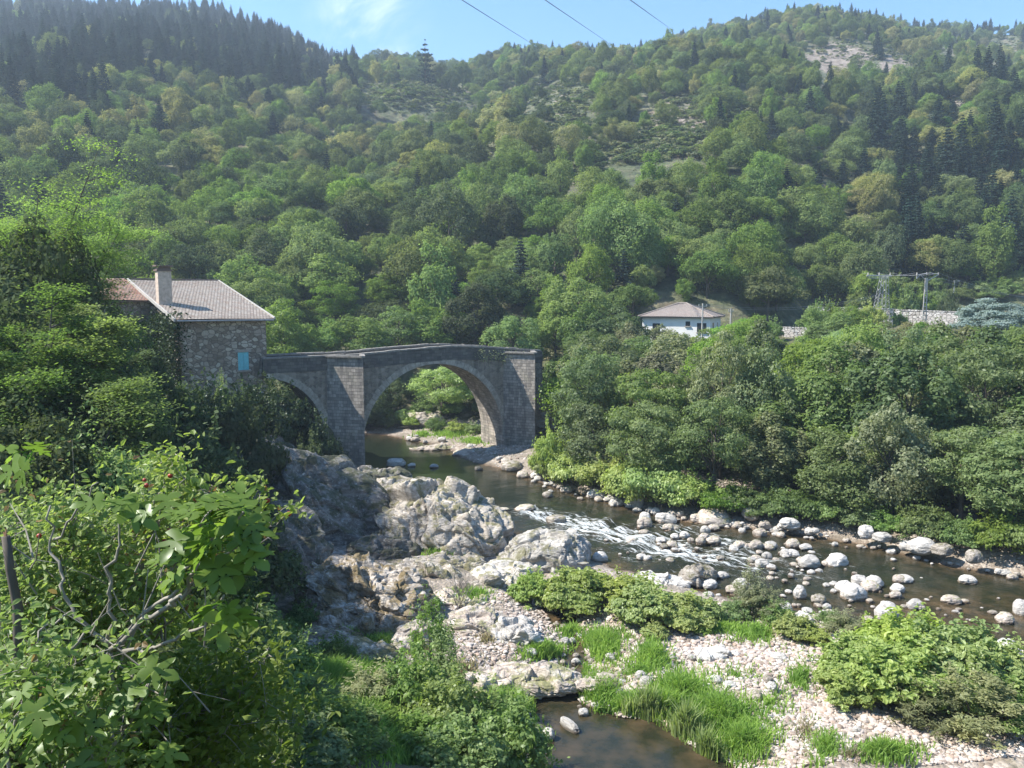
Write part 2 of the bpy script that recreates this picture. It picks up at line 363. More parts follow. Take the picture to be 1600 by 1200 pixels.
t.links.new(mth(t, 'ADD', mth(t, 'MULTIPLY', vor.outputs['Distance'], -1.2), noise(t, ob, 12, 5)), bp.inputs['Height']); t.links.new(bp.outputs[0], b.inputs['Normal'])
t.links.new(b.outputs[0], out.inputs[0])
xs = axis(-75, 95, lambda v: .3 if -16 < v < 28 else .8); ys = axis(-8, 123, lambda v: .28 if 22 < v < 60 else .7)
X, Y = np.meshgrid(xs, ys); Z = ground(X, Y)
Z = Z - .5 * sstep(Y, 112, 122)
tag(put('ground', grid_mesh('ground', X, Y, Z, M_GROUND)), kind='structure')
# hillside sheet, reaching past the ridge to the horizon
m, t, out = mat_new('hill_heath'); M_HILL = m
b = N(t, 'ShaderNodeBsdfPrincipled'); b.inputs['Roughness'].default_value = .95; tcn = N(t, 'ShaderNodeTexCoord'); ob = tcn.outputs['Object']
c1 = ramp(t, noise(t, ob, .11, 9, .72), [(.36, (.035, .05, .022)), (.46, (.08, .1, .045)), (.55, (.15, .15, .085)), (.66, (.17, .125, .085))])
c2 = ramp(t, noise(t, ob, .35, 6, .7), [(.35, (.4, .4, .4)), (.65, (1.2, 1.2, 1.15))])
hc = mixc(t, 1.0, c1, c2, 'MULTIPLY')
va = N(t, 'ShaderNodeAttribute', attribute_name='rocky')
rk = ramp(t, noise(t, mapping(t, ob, (1, 1, 2.5)), .3, 8, .7), [(.35, (.1, .085, .07)), (.5, (.22, .18, .15)), (.7, (.34, .3, .26))])
rkm = mrange(t, mth(t, 'ADD', va.outputs['Fac'], mrange(t, noise(t, ob, .25, 6, .65), .3, .7, -.5, .5)), .45, .6)
hc = mixc(t, rkm, hc, rk); t.links.new(hc, b.inputs['Base Color'])
bp = N(t, 'ShaderNodeBump'); bp.inputs['Strength'].default_value = 1; bp.inputs['Distance'].default_value = 1.2
t.links.new(noise(t, ob, .5, 8, .7), bp.inputs['Height']); t.links.new(bp.outputs[0], b.inputs['Normal']); t.links.new(b.outputs[0], out.inputs[0])
# bald / rocky patches: (px, py, half width, half height, bare 0..1, rocky 0..1)
BALD = [(655, 158, 88, 27, 1, .05), (655, 148, 60, 22, 1, 0), (878, 162, 62, 26, 1, .25), (1060, 190, 45, 38, 1, .7), (1040, 235, 60, 20, .8, .2), (1310, 92, 60, 26, .9, 1), (1395, 100, 30, 16, .8, .8), (1530, 78, 80, 26, .75, .5),
        (960, 250, 90, 14, .7, .1), (880, 270, 60, 16, .6, .1), (1250, 235, 50, 16, .7, .2), (930, 325, 40, 8, .6, .8), (1200, 70, 60, 14, .4, .3), (260, 235, 40, 12, .5, .1), (370, 222, 30, 10, .5, .1), (1470, 160, 60, 14, .4, .6), (1000, 110, 40, 12, .4, .1), (740, 250, 30, 10, .5, .1), (1150, 200, 30, 16, .6, .2), (860, 205, 60, 16, .7, .5)]
cols = np.arange(-760, 2360, 7.0); rows = np.concatenate([np.arange(112, 300, 4.0), np.arange(300, 860, 7.0), np.array([900, 1000, 1200, 1600, 2400, 3500])])
PX, DD = np.meshgrid(cols, rows); Xh = (PX - 800) / FPX * DD; Zh = hill(Xh, np.minimum(DD, 1000.0)); Zh = np.where(DD > 1000, Zh - (DD - 1000) * .05, Zh)
Zh = np.where(DD < 122, Zh * sstep(DD, 100, 122) + ground(Xh, DD, False) * (1 - sstep(DD, 100, 122)) - .25 * (1 - sstep(DD, 112, 122)), Zh)
me = grid_mesh('hillside', Xh, DD, Zh, M_HILL)
sxp, syp = proj(Xh.ravel(), DD.ravel(), Zh.ravel())
roc = np.zeros(len(sxp))
for a, b_, w_, h_, ba, ro in BALD: roc = np.maximum(roc, ro * np.exp(-(((sxp - a) / w_) ** 2 + ((syp - b_) / h_) ** 2) ** 1.5))
setv(me, 'rocky', roc)
tag(put('hillside', me), kind='structure')
# ================================================================== WATER
m, t, out = mat_new('river_water'); M_WATER = m
b = N(t, 'ShaderNodeBsdfPrincipled'); tcn = N(t, 'ShaderNodeTexCoord'); ob = tcn.outputs['Object']
fa = N(t, 'ShaderNodeAttribute', attribute_name='foam').outputs['Fac']; sh = N(t, 'ShaderNodeAttribute', attribute_name='shallow').outputs['Fac']
bedn = noise(t, ob, 1.1, 5, .6)
bed = ramp(t, bedn, [(.4, (.03, .022, .012)), (.6, (.12, .075, .04)), (.75, (.2, .13, .08))])
deep = (.014, .02, .012)
wc = mixc(t, mth(t, 'MULTIPLY', sh, .7), deep, bed)
flow = mapping(t, ob, (1, 1, 1), (0, 0, R(34)))
flow = mapping(t, flow, (.55, 2.2, 1))
fn = noise(t, flow, 1.5, 8, .72, .8)
fn2 = noise(t, ob, 7, 5, .7)
thr = mth(t, 'ADD', mth(t, 'MULTIPLY', fa, .36), mth(t, 'MULTIPLY', fn, .95)); thr = mth(t, 'ADD', thr, mth(t, 'MULTIPLY', fn2, .22))
fm = mth(t, 'MULTIPLY', mrange(t, thr, .865, 1.06), mrange(t, fa, .03, .25))
wc = mixc(t, fm, wc, (.75, .78, .78)); t.links.new(wc, b.inputs['Base Color'])
t.links.new(mrange(t, fm, 0, 1, .07, .7), b.inputs['Roughness']); b.inputs['IOR'].default_value = 1.33
bp = N(t, 'ShaderNodeBump'); bp.inputs['Distance'].default_value = .09
t.links.new(mrange(t, fa, 0, .6, .2, .95), bp.inputs['Strength'])
t.links.new(mth(t, 'ADD', noise(t, flow, 2.2, 6, .6), mth(t, 'MULTIPLY', noise(t, ob, 5, 3), .35)), bp.inputs['Height']); t.links.new(bp.outputs[0], b.inputs['Normal'])
t.links.new(b.outputs[0], out.inputs[0])
xs = axis(-70, 90, lambda v: .22 if -16 < v < 30 else 1.0); ys = axis(15, 104, lambda v: .22 if 24 < v < 62 else .6)
X, Y = np.meshgrid(xs, ys); x = X.ravel(); y = Y.ravel()
foam = np.zeros(x.size)
FO = [((830, 800), (960, 840), 1.0, 14), ((880, 812), (1060, 860), 1.0, 20), ((1000, 850), (1180, 880), .9, 22), ((1040, 820), (1180, 860), .8, 14), ((1150, 880), (1290, 850), .5, 10), ((1230, 850), (1330, 890), .6, 8),
      ((1060, 890), (1200, 905), .6, 10), ((1350, 880), (1500, 915), .35, 10), ((1470, 915), (1530, 950), .4, 9), ((1400, 945), (1440, 965), .35, 6), ((860, 780), (1000, 815), .4, 10), ((930, 855), (1010, 880), .6, 10), ((740, 730), (880, 790), .14, 10), ((1280, 930), (1500, 980), .2, 14), ((1120, 850), (1260, 900), .7, 16)]
for (a, b_), (c, d_), am, w in FO:
    A = G(a, b_); B = G(c, d_); rr = w * A.y / FPX * 3.6
    dd = seg_dist(x, y, np.array([[A.x, A.y], [B.x, B.y]]), False); foam = np.maximum(foam, am * np.exp(-(dd / rr) ** 2))
dr = sdist(x, y, RIVER); dpp = sdist(x, y, POOL); dst = seg_dist(x, y, STREAM, False)
shal = np.where(dst < 1.2, .9, np.where(dpp < .5, .35 + .3 * np.exp(np.minimum(dpp, 0) / .6), np.exp(np.minimum(dr, 0) / 1.3)))
rb = G(1480, 960); shal = np.maximum(shal, .85 * np.exp(-((x - rb.x) / 7) ** 2 - ((y - rb.y) / 3.5) ** 2)); shal = np.maximum(shal, .35 * foam)
q = np.stack([(x * .83 + y * .55) / 2.2, (-x * .55 + y * .83) / .8, 0 * x], 1)
z = foam * .26 * fbm(q, 4, 2) + .004 * fbm(q * 2, 2, 3)
me = grid_mesh('river', X, Y, z.reshape(X.shape), M_WATER); setv(me, 'foam', foam); setv(me, 'shallow', shal)
tag(put('river', me), kind='structure')
# ================================================================== FOLIAGE GENERATORS
def rnd_dirs(rng, n):
    v = rng.normal(size=(n, 3)); return v / np.linalg.norm(v, axis=1, keepdims=True)
def leaves(P_, Nn, L, Wd, rng, six=False, droop=None):
    """one little rhombus (or folded leaf) per point, lying in the plane with normal Nn"""
    n = len(P_); r = rnd_dirs(rng, n)
    if droop is not None: r = r * .5 + np.asarray(droop)
    T = r - Nn * (r * Nn).sum(1, keepdims=True); T /= np.linalg.norm(T, axis=1, keepdims=True) + 1e-9
    B = np.cross(Nn, T); s = rng.uniform(.7, 1.25, (n, 1)); l = T * (L * s * .5); w = B * (Wd * s * .5)
    if not six:
        V = np.stack([P_ - l, P_ + w, P_ + l, P_ - w], 1).reshape(-1, 3)
        return V, np.arange(n * 4).reshape(n, 4)
    up = Nn * (Wd * s * .16)
    V = np.stack([P_ - l, P_ - l * .35 + w * .95 + up, P_ + l * .4 + w * .75 + up, P_ + l - up, P_ + l * .4 - w * .75 + up, P_ - l * .35 - w * .95 + up], 1).reshape(-1, 3)
    b = np.arange(n)[:, None] * 6
    F = np.concatenate([b + np.array([[0, 1, 2, 3]]), b + np.array([[0, 3, 4, 5]])], 0)
    return V, F
def lobes_crown(rng, Rr, Hh, nl, nleaf, L, z0=0.0, six=False, lobe=(.26, .42), shape='round', flat=.85, droop=None, wfrac=.62):
    """crown made of many leaf clumps; returns V,F.  z from z0 to z0+Hh"""
    cs = []; k = 0
    while len(cs) < nl and k < 4000:
        k += 1; v = rng.uniform(-1, 1, 3); rr = np.linalg.norm(v)
        if rr > 1 or rr < .35: continue
        if shape == 'dome' and v[2] < -.25: continue
        if shape == 'cone':
            h = (v[2] + 1) / 2; lim = 1.05 - h * .85
            if math.hypot(v[0], v[1]) > lim: continue
        c = np.array([v[0] * .78, v[1] * .78, v[2] * .8]) * (rng.uniform(.8, 1.25) if rng.random() < .4 else 1)
        cs.append((c, rng.uniform(*lobe) * (1.15 if v[2] < .2 else .9)))
    c = np.array([a for a, _ in cs]); rl = np.array([b for _, b in cs]); sc = np.array([Rr, Rr, Hh / 2])
    pr = rl ** 2 / (rl ** 2).sum(); which = rng.choice(len(cs), int(nleaf * 1.5), p=pr)
    d = rnd_dirs(rng, len(which)); oc = c[which] + np.array([0, 0, .35]); oc = oc / (np.linalg.norm(oc, axis=1, keepdims=True) + 1e-6)
    d = d + oc * .75; d /= np.linalg.norm(d, axis=1, keepdims=True)
    rad = rl[which][:, None] * (.72 + .33 * rng.random((len(which), 1)) ** .7) * (1 + .34 * np.sin(d[:, :1] * 7 + which[:, None] * 1.7) * np.cos(d[:, 2:] * 6 + which[:, None])) * np.where(rng.random((len(which), 1)) < .28, rng.uniform(.7, 1.42, (len(which), 1)), 1.0)
    dd = d.copy(); dd[:, 2] *= flat
    p = c[which] + dd * rad
    keep = np.ones(len(p), bool)
    for i in range(len(cs)):
        q = np.linalg.norm(p - c[i], axis=1); keep &= (q > rl[i] * .62) | (which == i)
    p = p[keep][:nleaf]; d = d[keep][:nleaf]
    nn = d * .9 + rnd_dirs(rng, len(p)) * .62 + np.array([0, 0, .3]); nn /= np.linalg.norm(nn, axis=1, keepdims=True)
    p = p * sc + np.array([0, 0, z0 + Hh / 2])
    V, F = leaves(p, nn, L, L * wfrac, rng, six, droop)
    return V, F, c * sc + np.array([0, 0, z0 + Hh / 2])
def limbs(rng, base_r, ztop, targets, z_fork=.35, seg=6, lean=0):
    mb = MB(); hh = ztop
    mid = Vector((lean * .3 + rng.uniform(-.15, .15), rng.uniform(-.15, .15), hh * .5)); top = Vector((lean, 0, hh))
    mb.tube([(0, 0, -.6), (0, 0, .2), mid * .5 + Vector((0, 0, hh * .02)), mid, top], [base_r * 1.5, base_r * 1.1, base_r * .9, base_r * .7, base_r * .25], seg + 2)
    for tg in targets:
        tg = Vector(tg); f = rng.uniform(z_fork, .85); st = mid.lerp(top, (f - .5) * 2) if f > .5 else Vector((0, 0, 0)).lerp(mid, f * 2)
        if st.z > tg.z: st = mid * (max(.2, tg.z * .7 / mid.z) if mid.z > tg.z * .7 else 1)
        k = st.lerp(tg, .5) + Vector((rng.uniform(-.3, .3), rng.uniform(-.3, .3), rng.uniform(-.1, .4)))
        mb.tube([st, k, tg], [base_r * .42, base_r * .26, base_r * .07], seg - 1 if seg > 4 else 4, False)
    return mb
def tree_meshes(name, seed, Rr, Hc, z0, nl, nleaf, L, mat, shape='round', tr=.22, nt_=9, **kw):
    rng = np.random.default_rng(seed)
    V, F, c = lobes_crown(rng, Rr, Hc, nl, nleaf, L, z0, shape=shape, **kw)
    cm = new_mesh(name + '_crown', V, F, (mat,))
    sel = c[rng.permutation(len(c))[:nt_]]
    tm = limbs(rng, tr, z0 + Hc * .62, sel).mesh(name + '_trunk', (M_BARK,), True)
    return cm, tm
def conifer_meshes(name, seed, Rr, H, nleaf, L, mat, whorls=16, z0=1.0, droop=.25, gap=.35, tr=.25, tiers=True):
    rng = np.random.default_rng(seed); mb = MB(); mb.tube([(0, 0, -.6), (0, 0, H * .5), (0, 0, H * .98)], [tr * 1.2, tr * .7, .03], 6)
    Ps = []; Ns = []; per = nleaf // (whorls * 7)
    for w in range(whorls):
        f = w / (whorls - 1); z = z0 + (H - z0) * f ** .9; r = Rr * (1 - f) ** .8 * rng.uniform(.75, 1.12) + .15
        nb = rng.integers(6, 9)
        for b in range(nb):
            a = 2 * math.pi * (b + rng.uniform(-.3, .3)) / nb + w; rb = r * rng.uniform(.6, 1.1); dv = np.array([math.cos(a), math.sin(a), 0])
            if rb > .8: mb.tube([(0, 0, z), tuple(dv * rb * .85 + np.array([0, 0, z - droop * rb * .5]))], [.06 * tr / .25, .015], 4, False)
            n = max(4, int(per * (rb / Rr * 1.6 + .15))); u = rng.random(n) ** .7; wd = (.12 + .26 * (1 - u)) * rb * rng.uniform(-1, 1, n)
            perp = np.array([-dv[1], dv[0], 0])
            p = dv * (u * rb)[:, None] + perp * wd[:, None]; p[:, 2] += z - droop * rb * u ** 1.6 + rng.normal(0, .06, n) * rb ** .5 + .1 * rb * (u > .85)
            Ps.append(p); nn = np.tile(np.array([0, 0, 1.0]), (n, 1)) + dv * .4 + rnd_dirs(rng, n) * .55; Ns.append(nn / np.linalg.norm(nn, axis=1, keepdims=True))
    P_ = np.concatenate(Ps); Nn = np.concatenate(Ns); V, F = leaves(P_, Nn, L, L * .5, rng)
    return new_mesh(name + '_crown', V, F, (mat,)), mb.mesh(name + '_trunk', (M_BARK,), True)
# hill variants (metres; unit trees ~10 m tall, 4.4 m crown radius)
HILLV = {}
for i in range(4): HILLV['broad', i] = tree_meshes(f'hill_broadleaf_{i}', 10 + i, 4.4, 8.2, 1.6, 30 + 5 * i, 8500, .34, F_CHEST, nt_=6)
for i in range(2): HILLV['dome', i] = tree_meshes(f'hill_dome_{i}', 20 + i, 4.8, 7.2, 1.6, 44, 8500, .33, F_CHEST, shape='dome', nt_=6, lobe=(.2, .32))
for i in range(2): HILLV['tall', i] = tree_meshes(f'hill_tall_{i}', 30 + i, 3.2, 9.6, 1.4, 34, 8000, .33, F_CHEST, nt_=6, lobe=(.22, .36))
for i in range(3): HILLV['conif', i] = conifer_meshes(f'hill_conifer_{i}', 40 + i, 3.9, 13.0, 7000, .5, F_CONIF, whorls=21)
def with_mat(me, mat, name):
    k = (me.name, mat.name)
    if k not in _wm:
        c = me.copy(); c.materials.clear(); c.materials.append(mat); c.name = name; _wm[k] = c
    return _wm[k]
_wm = {}
# ---- hill tree positions
rng = np.random.default_rng(7)
cand = []
D = 112.0
while D < 800:
    s = 5.0 + .004 * (D - 110); x = -.78 * D - 20
    while x < .78 * D + 20:
        cand.append((x + rng.uniform(-.42, .42) * s, D + rng.uniform(-.42, .42) * s)); x += s
    D += s * (1.0 if D < 300 else 1.18)
cand = np.array(cand); cx, cyy = cand[:, 0], cand[:, 1]
cz = hill(cx, cyy); czg = ground(cx, cyy, False); cz = np.where(cyy < 123, czg, cz)
spx, spy = proj(cx, cyy, cz)
Rr_ = np.interp(800 + FPX * cx / cyy, SKY[:, 0], SKY[:, 2])
keep = cyy < Rr_ + 14
den = np.ones(len(cx))
for a, b_, w_, h_, ba, ro in BALD:
    for up in (0, 3.5, 7.0): den = np.minimum(den, 1 - ba * .97 * (((spx - a) / w_) ** 2 + ((spy - up * FPX / cyy - b_) / h_) ** 2 < 1))
keep &= rng.random(len(cx)) < den
n2 = fbm(np.stack([cx / 45, cyy / 45, 0 * cx], 1), 2, 31); n3 = vnoise(np.stack([cx / 18, cyy / 18, 0 * cx], 1), 32)
keep &= ~((n2 > .85) & (spy > 190) & (rng.random(len(cx)) < .45))
# field, road and houses at the foot on the right stay open
keep &= ~((spx > 990) & (cyy < 113)); keep &= ~((spx > 1210) & (spx < 1370) & (cyy < 124)); keep &= ~((spx >= 1370) & (cyy < 143))
ids = np.where(keep)[0]
trees = []
for i in ids:
    px, py, d = spx[i], spy[i], cyy[i]; r = rng.random(); r2 = rng.random()
    conp = 0.04
    if px < 560 and py < 175 - .1 * px + 55 * n3[i]: conp = .93
    elif d > Rr_[i] - 40 and px > 700: conp = .4
    elif px > 1150 and py < 240: conp = .2
    elif px > 1380 and 190 < py < 440: conp = .6
    elif px > 1100 and 200 < py < 330: conp = .14
    if py < 140 and px < 560: conp = max(conp, .8) if n3[i] < .45 else .35
    if r < conp: kind, mt = 'conif', F_CONIF; sc = (rng.uniform(.75, 1.1) if px < 600 else rng.uniform(.55, .9)) * (1.15 if px > 1350 and d < 300 else .9)
    else:
        kind = ('broad', 'broad', 'dome', 'tall')[int(r2 * 4)]
        q = rng.random() + .3 * n3[i]
        if d < 175 and px < 1300: mt = F_BRIGHT if q < .5 else (F_CHEST if q < .85 else F_OAK)
        elif px > 950 and d < 260: mt = F_CHEST if q < .4 else (F_BRIGHT if q < .6 else (F_OAK if q < .85 else F_FLOW))
        else: mt = F_CHEST if q < .42 else (F_OAK if q < .72 else (F_FLOW if q < .92 else F_BRIGHT))
        sc = rng.uniform(.4, .98) * (1.0 if d < 300 else .92) * (1.1 if d < 160 else 1)
        if d > Rr_[i] - 25: sc *= .62
        elif d > 500 and px < 600: sc *= .74
    nv = {'broad': 4, 'dome': 2, 'tall': 2, 'conif': 3}[kind]
    trees.append((d / sc, i, kind, int(rng.integers(nv)), mt, sc, rng.uniform(0, 6.28), rng.uniform(.72, 1.3)))
vis = [t_ for t_ in trees if -60 < spx[t_[1]] < 1660]; vis.sort(key=lambda q: q[0])
NIND = 250
ind = set(id(t_) for t_ in vis[:NIND])
TONE = {'leaf_chestnut': 'mid green', 'leaf_chestnut_flowering': 'cream-flowering', 'leaf_oak': 'dark green', 'leaf_bright': 'bright green', 'needles': 'dark bluish'}
FORM = {'broad': 'rounded', 'dome': 'low domed', 'tall': 'tall narrow', 'conif': 'pointed'}
def zone(px, py, d):
    if px < 170: z_ = 'above the left bank locust'
    elif px < 420: z_ = 'above the stone house'
    elif px < 600: z_ = 'above the bridge\'s left half'
    elif px < 850: z_ = 'above the big arch of the bridge'
    elif px < 1000: z_ = 'between bridge and house'
    elif px < 1150: z_ = 'above the white house'
    elif px < 1330: z_ = 'between house and pylon'
    elif px < 1480: z_ = 'above the two electricity pylons'
    else: z_ = 'above the blue-grey cedar'
    row = 'lowest row' if d < 135 else ('second row' if d < 165 else 'upper rows')
    return z_, row
for t_ in trees:
    if id(t_) not in ind: continue
    _, i, kind, v, mt, sc, rz, zs = t_
    z_, row = zone(spx[i], spy[i], cyy[i]); conif = kind == 'conif'
    lab = f"{TONE[mt.name]} {FORM[kind]} {'conifer' if conif else 'tree'} in the {row} {z_}"
    th = thing('conifer_tree' if conif else 'broadleaf_tree', lab, 'conifer' if conif else 'tree', (cx[i], cyy[i], cz[i] - .3), rz,
               f"{TONE[mt.name]} {FORM[kind]} trees, {row}, {z_}", (sc, sc, sc * zs))
    cm, tm = HILLV[kind, v]
    put('crown', with_mat(cm, mt, cm.name), th); put('trunk', tm, th)
# the rest of the wood: one mass
src = bpy.data.collections.new('tree_kinds'); names = []; idx_of = {}
for kind, nv in (('broad', 4), ('dome', 2), ('tall', 2), ('conif', 3)):
    for v in range(nv):
        for mt in ((F_CONIF,) if kind == 'conif' else (F_CHEST, F_OAK, F_FLOW, F_BRIGHT)):
            o_ = bpy.data.objects.new(f'k{len(names):02d}', with_mat(HILLV[kind, v][0], mt, 'c')); src.objects.link(o_); idx_of[kind, v, mt.name] = len(names); names.append(o_)
def stuff_instances(name, pts, rots, scls, idxs, coll, matl=None):
    me = bpy.data.meshes.new(name); me.vertices.add(len(pts)); me.vertices.foreach_set('co', np.asarray(pts, np.float32).ravel())
    for nm, tp, ar, f in (('rot', 'FLOAT_VECTOR', rots, 'vector'), ('scl', 'FLOAT_VECTOR', scls, 'vector'), ('idx', 'INT', idxs, 'value')):
        a = me.attributes.new(nm, tp, 'POINT'); a.data.foreach_set(f, np.asarray(ar, np.int32 if tp == 'INT' else np.float32).ravel())
    o_ = put(name, me); ng = bpy.data.node_groups.new(name, 'GeometryNodeTree')
    ng.interface.new_socket('Geometry', in_out='INPUT', socket_type='NodeSocketGeometry'); ng.interface.new_socket('Geometry', in_out='OUTPUT', socket_type='NodeSocketGeometry')
    gi = ng.nodes.new('NodeGroupInput'); go = ng.nodes.new('NodeGroupOutput'); ip = ng.nodes.new('GeometryNodeInstanceOnPoints'); ci = ng.nodes.new('GeometryNodeCollectionInfo')
    ci.inputs['Collection'].default_value = coll; ci.inputs['Separate Children'].default_value = True; ci.inputs['Reset Children'].default_value = True
    L_ = ng.links.new; L_(gi.outputs[0], ip.inputs['Points']); L_(ci.outputs[0], ip.inputs['Instance']); ip.inputs['Pick Instance'].default_value = True
    def at(n_, tp):
        a = ng.nodes.new('GeometryNodeInputNamedAttribute'); a.data_type = tp; a.inputs['Name'].default_value = n_; return a.outputs['Attribute']
    L_(at('idx', 'INT'), ip.inputs['Instance Index']); L_(at('scl', 'FLOAT_VECTOR'), ip.inputs['Scale'])
    e2r = ng.nodes.new('FunctionNodeEulerToRotation'); L_(at('rot', 'FLOAT_VECTOR'), e2r.inputs[0]); L_(e2r.outputs[0], ip.inputs['Rotation'])
    L_(ip.outputs[0], go.inputs[0]); md = o_.modifiers.new('scatter', 'NODES'); md.node_group = ng
    return o_
rest = [t_ for t_ in trees if id(t_) not in ind]
pts = [(cx[q[1]], cyy[q[1]], cz[q[1]] - .3) for q in rest]
fo = stuff_instances('far_woodland', pts, [(0, 0, q[6]) for q in rest], [(q[5], q[5], q[5] * q[7]) for q in rest], [idx_of[q[2], q[3], q[4].name] for q in rest], src)
tag(fo, 'dense mixed woodland of chestnuts and conifers covering the mountainside', 'woodland', kind='stuff')
print('hill trees', len(trees), 'individual', len(ind))
# heath shrubs on the open patches
bm_ = bpy.data.collections.new('heath_kinds'); hk = []
for i in range(4):
    rg = np.random.default_rng(60 + i); V, F, _ = lobes_crown(rg, 1.0, 1.1, 10, 260, .3, 0, shape='dome')
    for mt in (F_GREY, F_CHEST, F_OAK):
        o_ = bpy.data.objects.new(f'h{len(hk):02d}', new_mesh('heath', V, F, (mt,))); bm_.objects.link(o_); hk.append(o_)
hp = []
for a, b_, w_, h_, ba, ro in BALD:
    for k in range(int(30 + w_ * h_ * .42)):
        u = rng.uniform(-1, 1, 2)
        if (u ** 2).sum() > 1.1: continue
        hp.append((a + u[0] * w_, b_ + u[1] * h_, ro))
# find ground distance along each sight line
pts = []
hp = np.array(hp); Dg = np.arange(120, 780, 4.0)
XX = (hp[:, None, 0] - 800) / FPX * Dg[None, :]; YY = np.broadcast_to(Dg, XX.shape); ZZ = hill(XX, YY)
EL = (ZZ - CAMZ) / YY; want = (HY - hp[:, 1]) / FPX
for k in range(len(hp)):
    j = np.argmax(EL[k] > want[k])
    if j > 0 and rng.random() > .55 * hp[k, 2]: f_ = rng.uniform(-1.2, .5); dj = YY[k, j] + 4 * f_; xj = XX[k, j] * dj / YY[k, j] + rng.uniform(-2, 2); pts.append((xj, dj, float(hill(np.array([xj]), np.array([dj]))[0]) - .1))
print('heath', len(pts))
hs_ = rng.uniform(.5, 1.0, len(pts)) * rng.choice([.8, 1.2, 2.2], len(pts), p=[.55, .33, .12])
tag(stuff_instances('heath_scrub', pts, [(0, 0, rng.uniform(0, 6)) for _ in pts], [(s, s, s * .8) for s in hs_], rng.integers(0, 12, len(pts)), bm_), 'low grey-green heath scrub on the open slopes', 'scrub', kind='stuff')
# ================================================================== MASONRY
def masonry(name, mode, c_lo, c_mid, c_hi, mortar, scale, streak=.5, dark=.5):
    """mode 'rubble' (voronoi) or 'ashlar' (brick courses)"""
    m, t, out = mat_new(name); b = N(t, 'ShaderNodeBsdfPrincipled'); b.inputs['Roughness'].default_value = .93
    tcn = N(t, 'ShaderNodeTexCoord'); ob = tcn.outputs['Object']; s = N(t, 'ShaderNodeSeparateXYZ'); t.links.new(ob, s.inputs[0])
    xy = mth(t, 'SUBTRACT', s.outputs[0], mth(t, 'MULTIPLY', s.outputs[1], .97)); cb = N(t, 'ShaderNodeCombineXYZ'); t.links.new(xy, cb.inputs[0]); t.links.new(s.outputs[2], cb.inputs[1])
    if mode == 'rubble':
        mp = mapping(t, ob, (1, 1, 1.45)); nzv = N(t, 'ShaderNodeTexNoise'); nzv.inputs['Scale'].default_value = 2.0; t.links.new(ob, nzv.inputs['Vector'])
        wv = mixc(t, .12, mp, nzv.outputs['Color'])
        v1 = N(t, 'ShaderNodeTexVoronoi'); v1.inputs['Scale'].default_value = scale; t.links.new(wv, v1.inputs['Vector'])
        v2 = N(t, 'ShaderNodeTexVoronoi', feature='DISTANCE_TO_EDGE'); v2.inputs['Scale'].default_value = scale; t.links.new(wv, v2.inputs['Vector'])
        sp_ = N(t, 'ShaderNodeSeparateColor'); t.links.new(v1.outputs['Color'], sp_.inputs[0])
        rnd = sp_.outputs[0]; edge = mrange(t, v2.outputs['Distance'], .02, .09)
    else:
        bt = N(t, 'ShaderNodeTexBrick'); bt.offset = .43; bt.squash = .7; bt.squash_frequency = 3
        nzv = N(t, 'ShaderNodeTexNoise'); nzv.inputs['Scale'].default_value = 1.3; t.links.new(ob, nzv.inputs['Vector'])
        wv = mixc(t, .03, cb.outputs[0], nzv.outputs['Color']); t.links.new(wv, bt.inputs['Vector'])
        bt.inputs['Scale'].default_value = scale; bt.inputs['Mortar Size'].default_value = .018; bt.inputs['Mortar Smooth'].default_value = .3; bt.inputs['Bias'].default_value = 0
        bt.inputs['Color1'].default_value = (0, 0, 0, 1); bt.inputs['Color2'].default_value = (1, 1, 1, 1); bt.inputs['Mortar'].default_value = (.5, .5, .5, 1)
        bt.inputs['Brick Width'].default_value = .62; bt.inputs['Row Height'].default_value = .3
        sp_ = N(t, 'ShaderNodeSeparateColor'); t.links.new(bt.outputs['Color'], sp_.inputs[0]); rnd = sp_.outputs[0]
        edge = mth(t, 'SUBTRACT', 1.0, bt.outputs['Fac'])
    col = ramp(t, rnd, [(0, c_lo), (.5, c_mid), (1, c_hi)])
    col = mixc(t, mrange(t, noise(t, ob, 9, 5, .7), .3, .7, .25, 1), mixc(t, 1.0, col, (.6, .6, .62), 'MULTIPLY'), col)
    col = mixc(t, edge, mortar, col)
    if streak:
        st = noise(t, mapping(t, ob, (1.3, 1.3, .12)), 1.4, 5, .65)
        col = mixc(t, mth(t, 'MULTIPLY', mrange(t, st, .42, .66), streak), col, mixc(t, 1.0, col, (dark, dark, dark * 1.02), 'MULTIPLY'))
        st2 = noise(t, mapping(t, ob, (2, 2, .2)), 2.3, 5, .65)
        col = mixc(t, mth(t, 'MULTIPLY', mrange(t, st2, .62, .74), .35), col, (.5, .49, .45))
    bg_ = noise(t, ob, .45, 5, .6)
    col = mixc(t, mrange(t, bg_, .55, .75, 0, .45), col, mixc(t, 1.0, col, (.7, .78, .6), 'MULTIPLY'))
    t.links.new(col, b.inputs['Base Color'])
    bp = N(t, 'ShaderNodeBump'); bp.inputs['Strength'].default_value = .9; bp.inputs['Distance'].default_value = .05
    t.links.new(mth(t, 'ADD', edge, mth(t, 'MULTIPLY', noise(t, ob, 14, 5, .7), .6)), bp.inputs['Height']); t.links.new(bp.outputs[0], b.inputs['Normal'])
    t.links.new(b.outputs[0], out.inputs[0]); return m
M_SPAN = masonry('bridge_rubble', 'rubble', (.18, .16, .13), (.27, .235, .19), (.38, .335, .275), (.28, .245, .2), 2.8, .8, .55)
M_ASH = masonry('bridge_ashlar', 'ashlar', (.26, .23, .2), (.37, .33, .28), (.5, .44, .37), (.17, .15, .13), 1.15, .85, .5)
M_PARA = masonry('bridge_parapet_stone', 'ashlar', (.09, .085, .08), (.13, .12, .11), (.18, .17, .15), (.08, .08, .07), 1.2, .5, .6)
